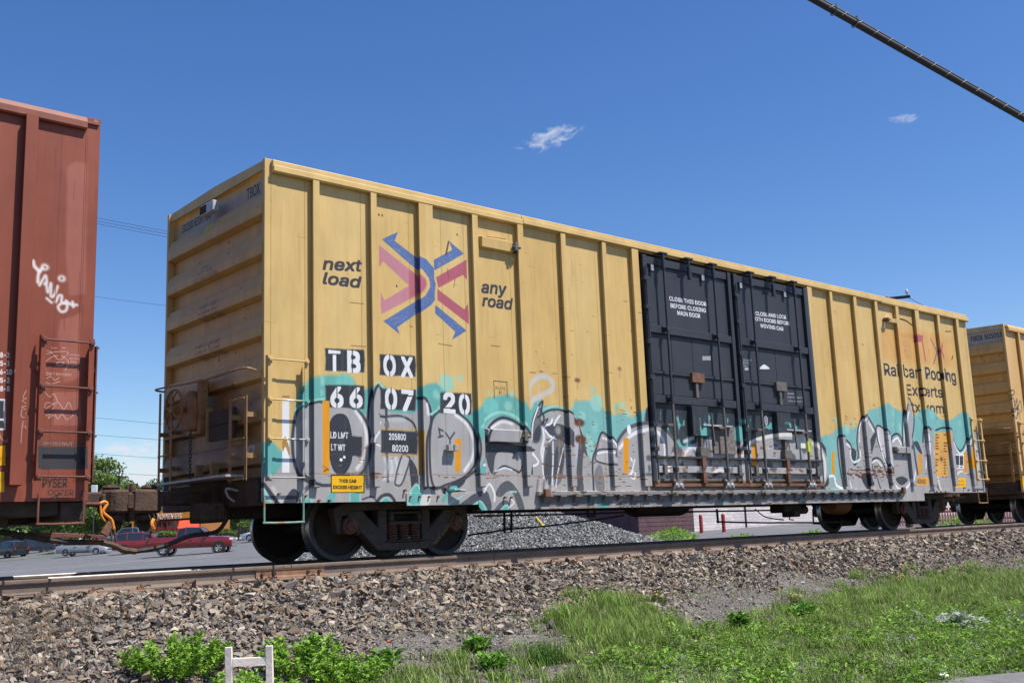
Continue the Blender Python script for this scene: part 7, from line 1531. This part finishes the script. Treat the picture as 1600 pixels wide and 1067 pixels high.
def tuft(label, px, py, R0, H, n, seed, table=LUSH, w=.009):
    rng = np.random.default_rng(seed); g = on_ground(px, py); root = tag(empty('grass_tuft', (g[0], g[1], float(gz(g[0], g[1])))), label, 'grass tuft', 'upright grass tufts'); a = rng.uniform(0, 6.28, n); r_ = R0*rng.random(n)**.7
    v, f, t = blades(np.c_[r_*np.cos(a), r_*np.sin(a), np.zeros(n)], H*rng.uniform(.6, 1.2, n), np.full(n, w), .6, rng, table); o = bulk('blades', v, f, t, M_grass, kind=None); o.parent = root
tuft('tall dark green grass tuft amid the bank', 850, 1038, .20, .26, 240, 61, np.array([(.07, .16, .02), (.10, .20, .03)])); tuft('tall pale grass tuft at the margin of the gravel', 880, 975, .22, .26, 220, 62, GRASS); tuft('grass tuft with straw at the margin of the gravel', 955, 955, .25, .28, 240, 63, GRASS); tuft('small yellowish grass tuft on bare gravel', 958, 938, .14, .14, 120, 64, GRASS, .006); tuft('lone tuft of grass by the yellow flowers', 1340, 905, .16, .2, 120, 65, GRASS)
bush('silver_leaf_plant', 'clump of pale silvery leaves in the grass', 1500, 985, .30, .18, 420, 71, GREY_LEAF, .09, cat='plant')
def flowers(label, px, py, seed):
    r_ = bush('flowering_weed', label, px, py, .17, .16, 260, seed, np.array([(.14, .17, .05), (.18, .18, .07)]), .03, 'yellow flowering weeds', 'flowering weed'); rng = np.random.default_rng(seed); m = MB()
    for k in range(10):
        a = rng.uniform(0, 6.28); q = .15*rng.random(); c_ = (q*math.cos(a), q*math.sin(a), .10+.07*rng.random()); m.lathe([(0, c_[2]+.006), (.009, c_[2]+.004), (.013, c_[2]), (0, c_[2]-.004)], (c_[0], c_[1], 0), 2, 7)
    m.build('flower_heads', M_flower, r_)
M_flower = mat('yellow_petals', (.75, .52, .03), rough=.6, var=.1)
flowers('small yellow flowered weed on the bare gravel', 1028, 945, 81); flowers('small yellow flowered weed next to the taller grass', 1408, 914, 82); flowers('yellow flowered weed lower on the gravel slope', 1246, 946, 83)
# weeds beyond the track
def far_bush(name, label, px, py, dist, R0, H, n, seed, table=LUSH):
    rng = np.random.default_rng(seed); p = deep(px, py, dist); root = tag(empty(name, (p[0], p[1], float(lotz(p[0], p[1])))), label, 'bush', 'weeds beyond the track'); a = rng.uniform(0, 6.28, n); r_ = R0*rng.random(n)**.6
    v, f, t = leaves(np.c_[r_*np.cos(a), r_*np.sin(a), H*(1-.5*(r_/R0)**2)*rng.random(n)**.5], np.full(n, .13), rng, table); o = bulk('leaves', v, f, t, M_weed, kind=None); o.parent = root; MB().tube([(0, 0, 0), (.02, 0, H*.7)], .02, 5).build('stem', M_stem, root)
far_bush('green_bush', 'bright green bush at the foot of the stone heap', 1052, 844, 40, 1.0, .75, 900, 91); far_bush('green_bush', 'small green weed patch by the pale block wall', 1160, 836, 45, .7, .3, 260, 92); far_bush('green_bush', 'green weed patch near the rear wheels', 1272, 834, 38, .7, .45, 380, 93); far_bush('green_bush', 'green weeds between the two rear cars', 1510, 822, 40, 1.4, .8, 700, 94); far_bush('green_bush', 'green weeds at the wheels of the tan car', 1490, 826, 34, .9, .5, 400, 95)
def stalks(name, label, cx, cy, R0, H, n, seed, pos=None):
    rng = np.random.default_rng(seed); g = pos if pos is not None else on_ground(cx, cy); z = float(gz(g[0], g[1])); m = MB()
    for k in range(n):
        a = rng.uniform(0, 6.28); r_ = R0*rng.random(); b = (r_*math.cos(a), r_*math.sin(a), 0); h = H*rng.uniform(.4, 1.1); l = (rng.normal()*.15*h, rng.normal()*.15*h); t = (b[0]+l[0], b[1]+l[1], h); m.tube([b, (b[0]+l[0]*.3, b[1]+l[1]*.3, h*.5), t], [.0028, .0022, .001], 4)
        for q in range(4):
            s = rng.uniform(.4, .95); p_ = (b[0]+l[0]*s, b[1]+l[1]*s, h*s); m.tube([p_, (p_[0]+rng.normal()*.07, p_[1]+rng.normal()*.07, p_[2]+rng.uniform(.02, .10))], [.0016, .0008], 3)
    o = m.build(name, M_straw); o.location = (g[0], g[1], z); tag(o, label, 'dry weed', 'dry stalks'); return o
M_straw = mat('dry_brown_stalk', (.20, .15, .10), rough=.9, var=.25, scale=20)
stalks('dry_weed', 'sprawl of dry brown stalks on the ballast foot', 60, 1010, .55, .40, 40, 41); stalks('dry_weed', 'thin dry stalks beside the larger sprawl', 130, 985, .3, .30, 18, 42); stalks('dry_weed', 'low dry stalks at the foot of the larger sprawl', 30, 1060, .5, .35, 30, 43)
p = deep(425, 872, 26); stalks('dry_weed', 'thin dry stalks standing past the rail by the wheel', 0, 0, .5, .75, 22, 44, pos=p); p = deep(1062, 842, 41); stalks('dry_weed', 'bare dry bush behind the green bush at the stone heap', 0, 0, .6, 1.6, 46, 45, pos=p); p = deep(900, 995, 12); 
# clods of brown earth
for i, (px, py, s_, wd) in enumerate(((735, 1042, .13, 'brown clod of earth between the broad leaved tufts'), (862, 985, .07, 'dark crumbly clod before the tall grass'), (990, 1022, .10, 'reddish brown earth clod among grass'))):
    g = on_ground(px, py); r2 = np.random.default_rng(300+i); S_, F_ = rock_shapes(1, r2); m = MB()
    for k in range(14): q = S_[0]*s_*r2.uniform(.15, .45)+np.array([r2.normal()*s_*.6, r2.normal()*s_*.6, r2.random()*s_*.15]); m.add([tuple(v) for v in q], [tuple(f) for f in F_])
    o = m.build('earth_clod', MATS.get('brown_earth') or mat('brown_earth', (.10, .075, .055), rough=1, var=.3, scale=30, bump=.6)); o.location = (g[0], g[1], float(gz(g[0], g[1]))); tag(o, wd, 'earth clod', 'earth clods')
# roadside asphalt at the near corner
M_road = mat('road_asphalt', (.15, .145, .14), rough=.95, var=.15, scale=6, bump=.3, bscale=80)
rp = [on_ground(*q) for q in ((1440, 1075), (1520, 1062), (1600, 1054), (1700, 1046))]; far = [(rp[-1][0]+4, rp[-1][1]-.2), (rp[-1][0]+6, rp[-1][1]-5), (rp[0][0]-1, rp[0][1]-5), (rp[0][0]-.6, rp[0][1]-1.2)]
ring_ = [(q[0], q[1]) for q in rp]+far; cx_, cy_ = np.mean(ring_, 0); vs = [(cx_, cy_, float(gz(cx_, cy_))+.03)]+[(a, b, float(gz(a, b))+.028) for a, b in ring_]; tag(MB().add(vs, [(0, i+1, (i+1) % len(ring_)+1) for i in range(len(ring_))]).build('road', M_road), kind='structure')
# litter
g = on_ground(1472, 1062); r2 = np.random.default_rng(9); m = MB(); S_, F_ = rock_shapes(1, r2); m.add([tuple(v*np.array([.11, .05, .035])) for v in S_[0]], [tuple(f) for f in F_]); o = m.build('crumpled_paper', mat('white_paper', (.8, .8, .78), rough=.9, var=.05), bevel=.004); o.location = (g[0], g[1], float(gz(g[0], g[1]))+.04); tag(o, 'crumpled white paper scrap at the road edge', 'litter')
g = on_ground(607, 1004); o = MB().add([tuple(v*np.array([.03, .02, .012])) for v in S_[0]], [tuple(f) for f in F_]).build('plastic_scrap', mat('orange_red_plastic', (.75, .09, .03), rough=.4, var=.05)); o.location = (g[0], g[1], float(gz(g[0], g[1]))+.012); tag(o, 'small orange red plastic scrap on the dirt', 'litter')
# ------------------------------------------------------------------ the wooden chair
M_chair = mat('pale_bare_wood', (.80, .70, .60), rough=.65, var=.10, scale=9, bump=.15, bscale=40)
cd = 6.3; a = deep(360, 1009, cd); b = deep(423, 1007, cd); z_g = float(gz((a[0]+b[0])/2, (a[1]+b[1])/2)); ca = math.atan2(b[1]-a[1], b[0]-a[0]); Wc = float(np.linalg.norm((b-a)[:2])); Hc = float((a[2]+b[2])/2-z_g)
chair = tag(empty('chair', ((a[0]+b[0])/2, (a[1]+b[1])/2, z_g), ca), 'pale bare wood chair with an open ladder back among the weeds', 'chair')
h2 = Wc/2; seat = Hc*.52
for s_ in (-1, 1):
    MB().prism([(-.014, 0), (.014, 0), (.016, seat), (-.030, Hc), (-.052, Hc), (-.016, seat)], 0, s_*h2-.021, s_*h2+.021).build('back_post', M_chair, chair, bevel=.003)
    MB().box(s_*h2-.017, s_*h2+.017, -.32, -.286, 0, seat-.012).build('leg', M_chair, chair, bevel=.003); MB().box(s_*h2-.010, s_*h2+.010, -.286, -.018, seat*.4, seat*.4+.03).build('stretcher', M_chair, chair, bevel=.003)
for z0, z1, t0 in ((Hc-.115, Hc-.065, -.034), (Hc-.285, Hc-.235, -.018)): MB().box(-h2+.0215, h2-.0215, t0-.008, t0+.008, z0, z1).build('back_rail', M_chair, chair, bevel=.003)
for k in range(4): MB().box(-h2-.02, h2+.02, -.34+k*.08, -.268+k*.08, seat-.011, seat+.006).build('seat_slat', M_chair, chair, bevel=.003)
for y_ in (-.303, -.016): MB().box(-h2+.0175, h2-.0175, y_-.009, y_+.009, seat-.06, seat-.012).build('apron', M_chair, chair)
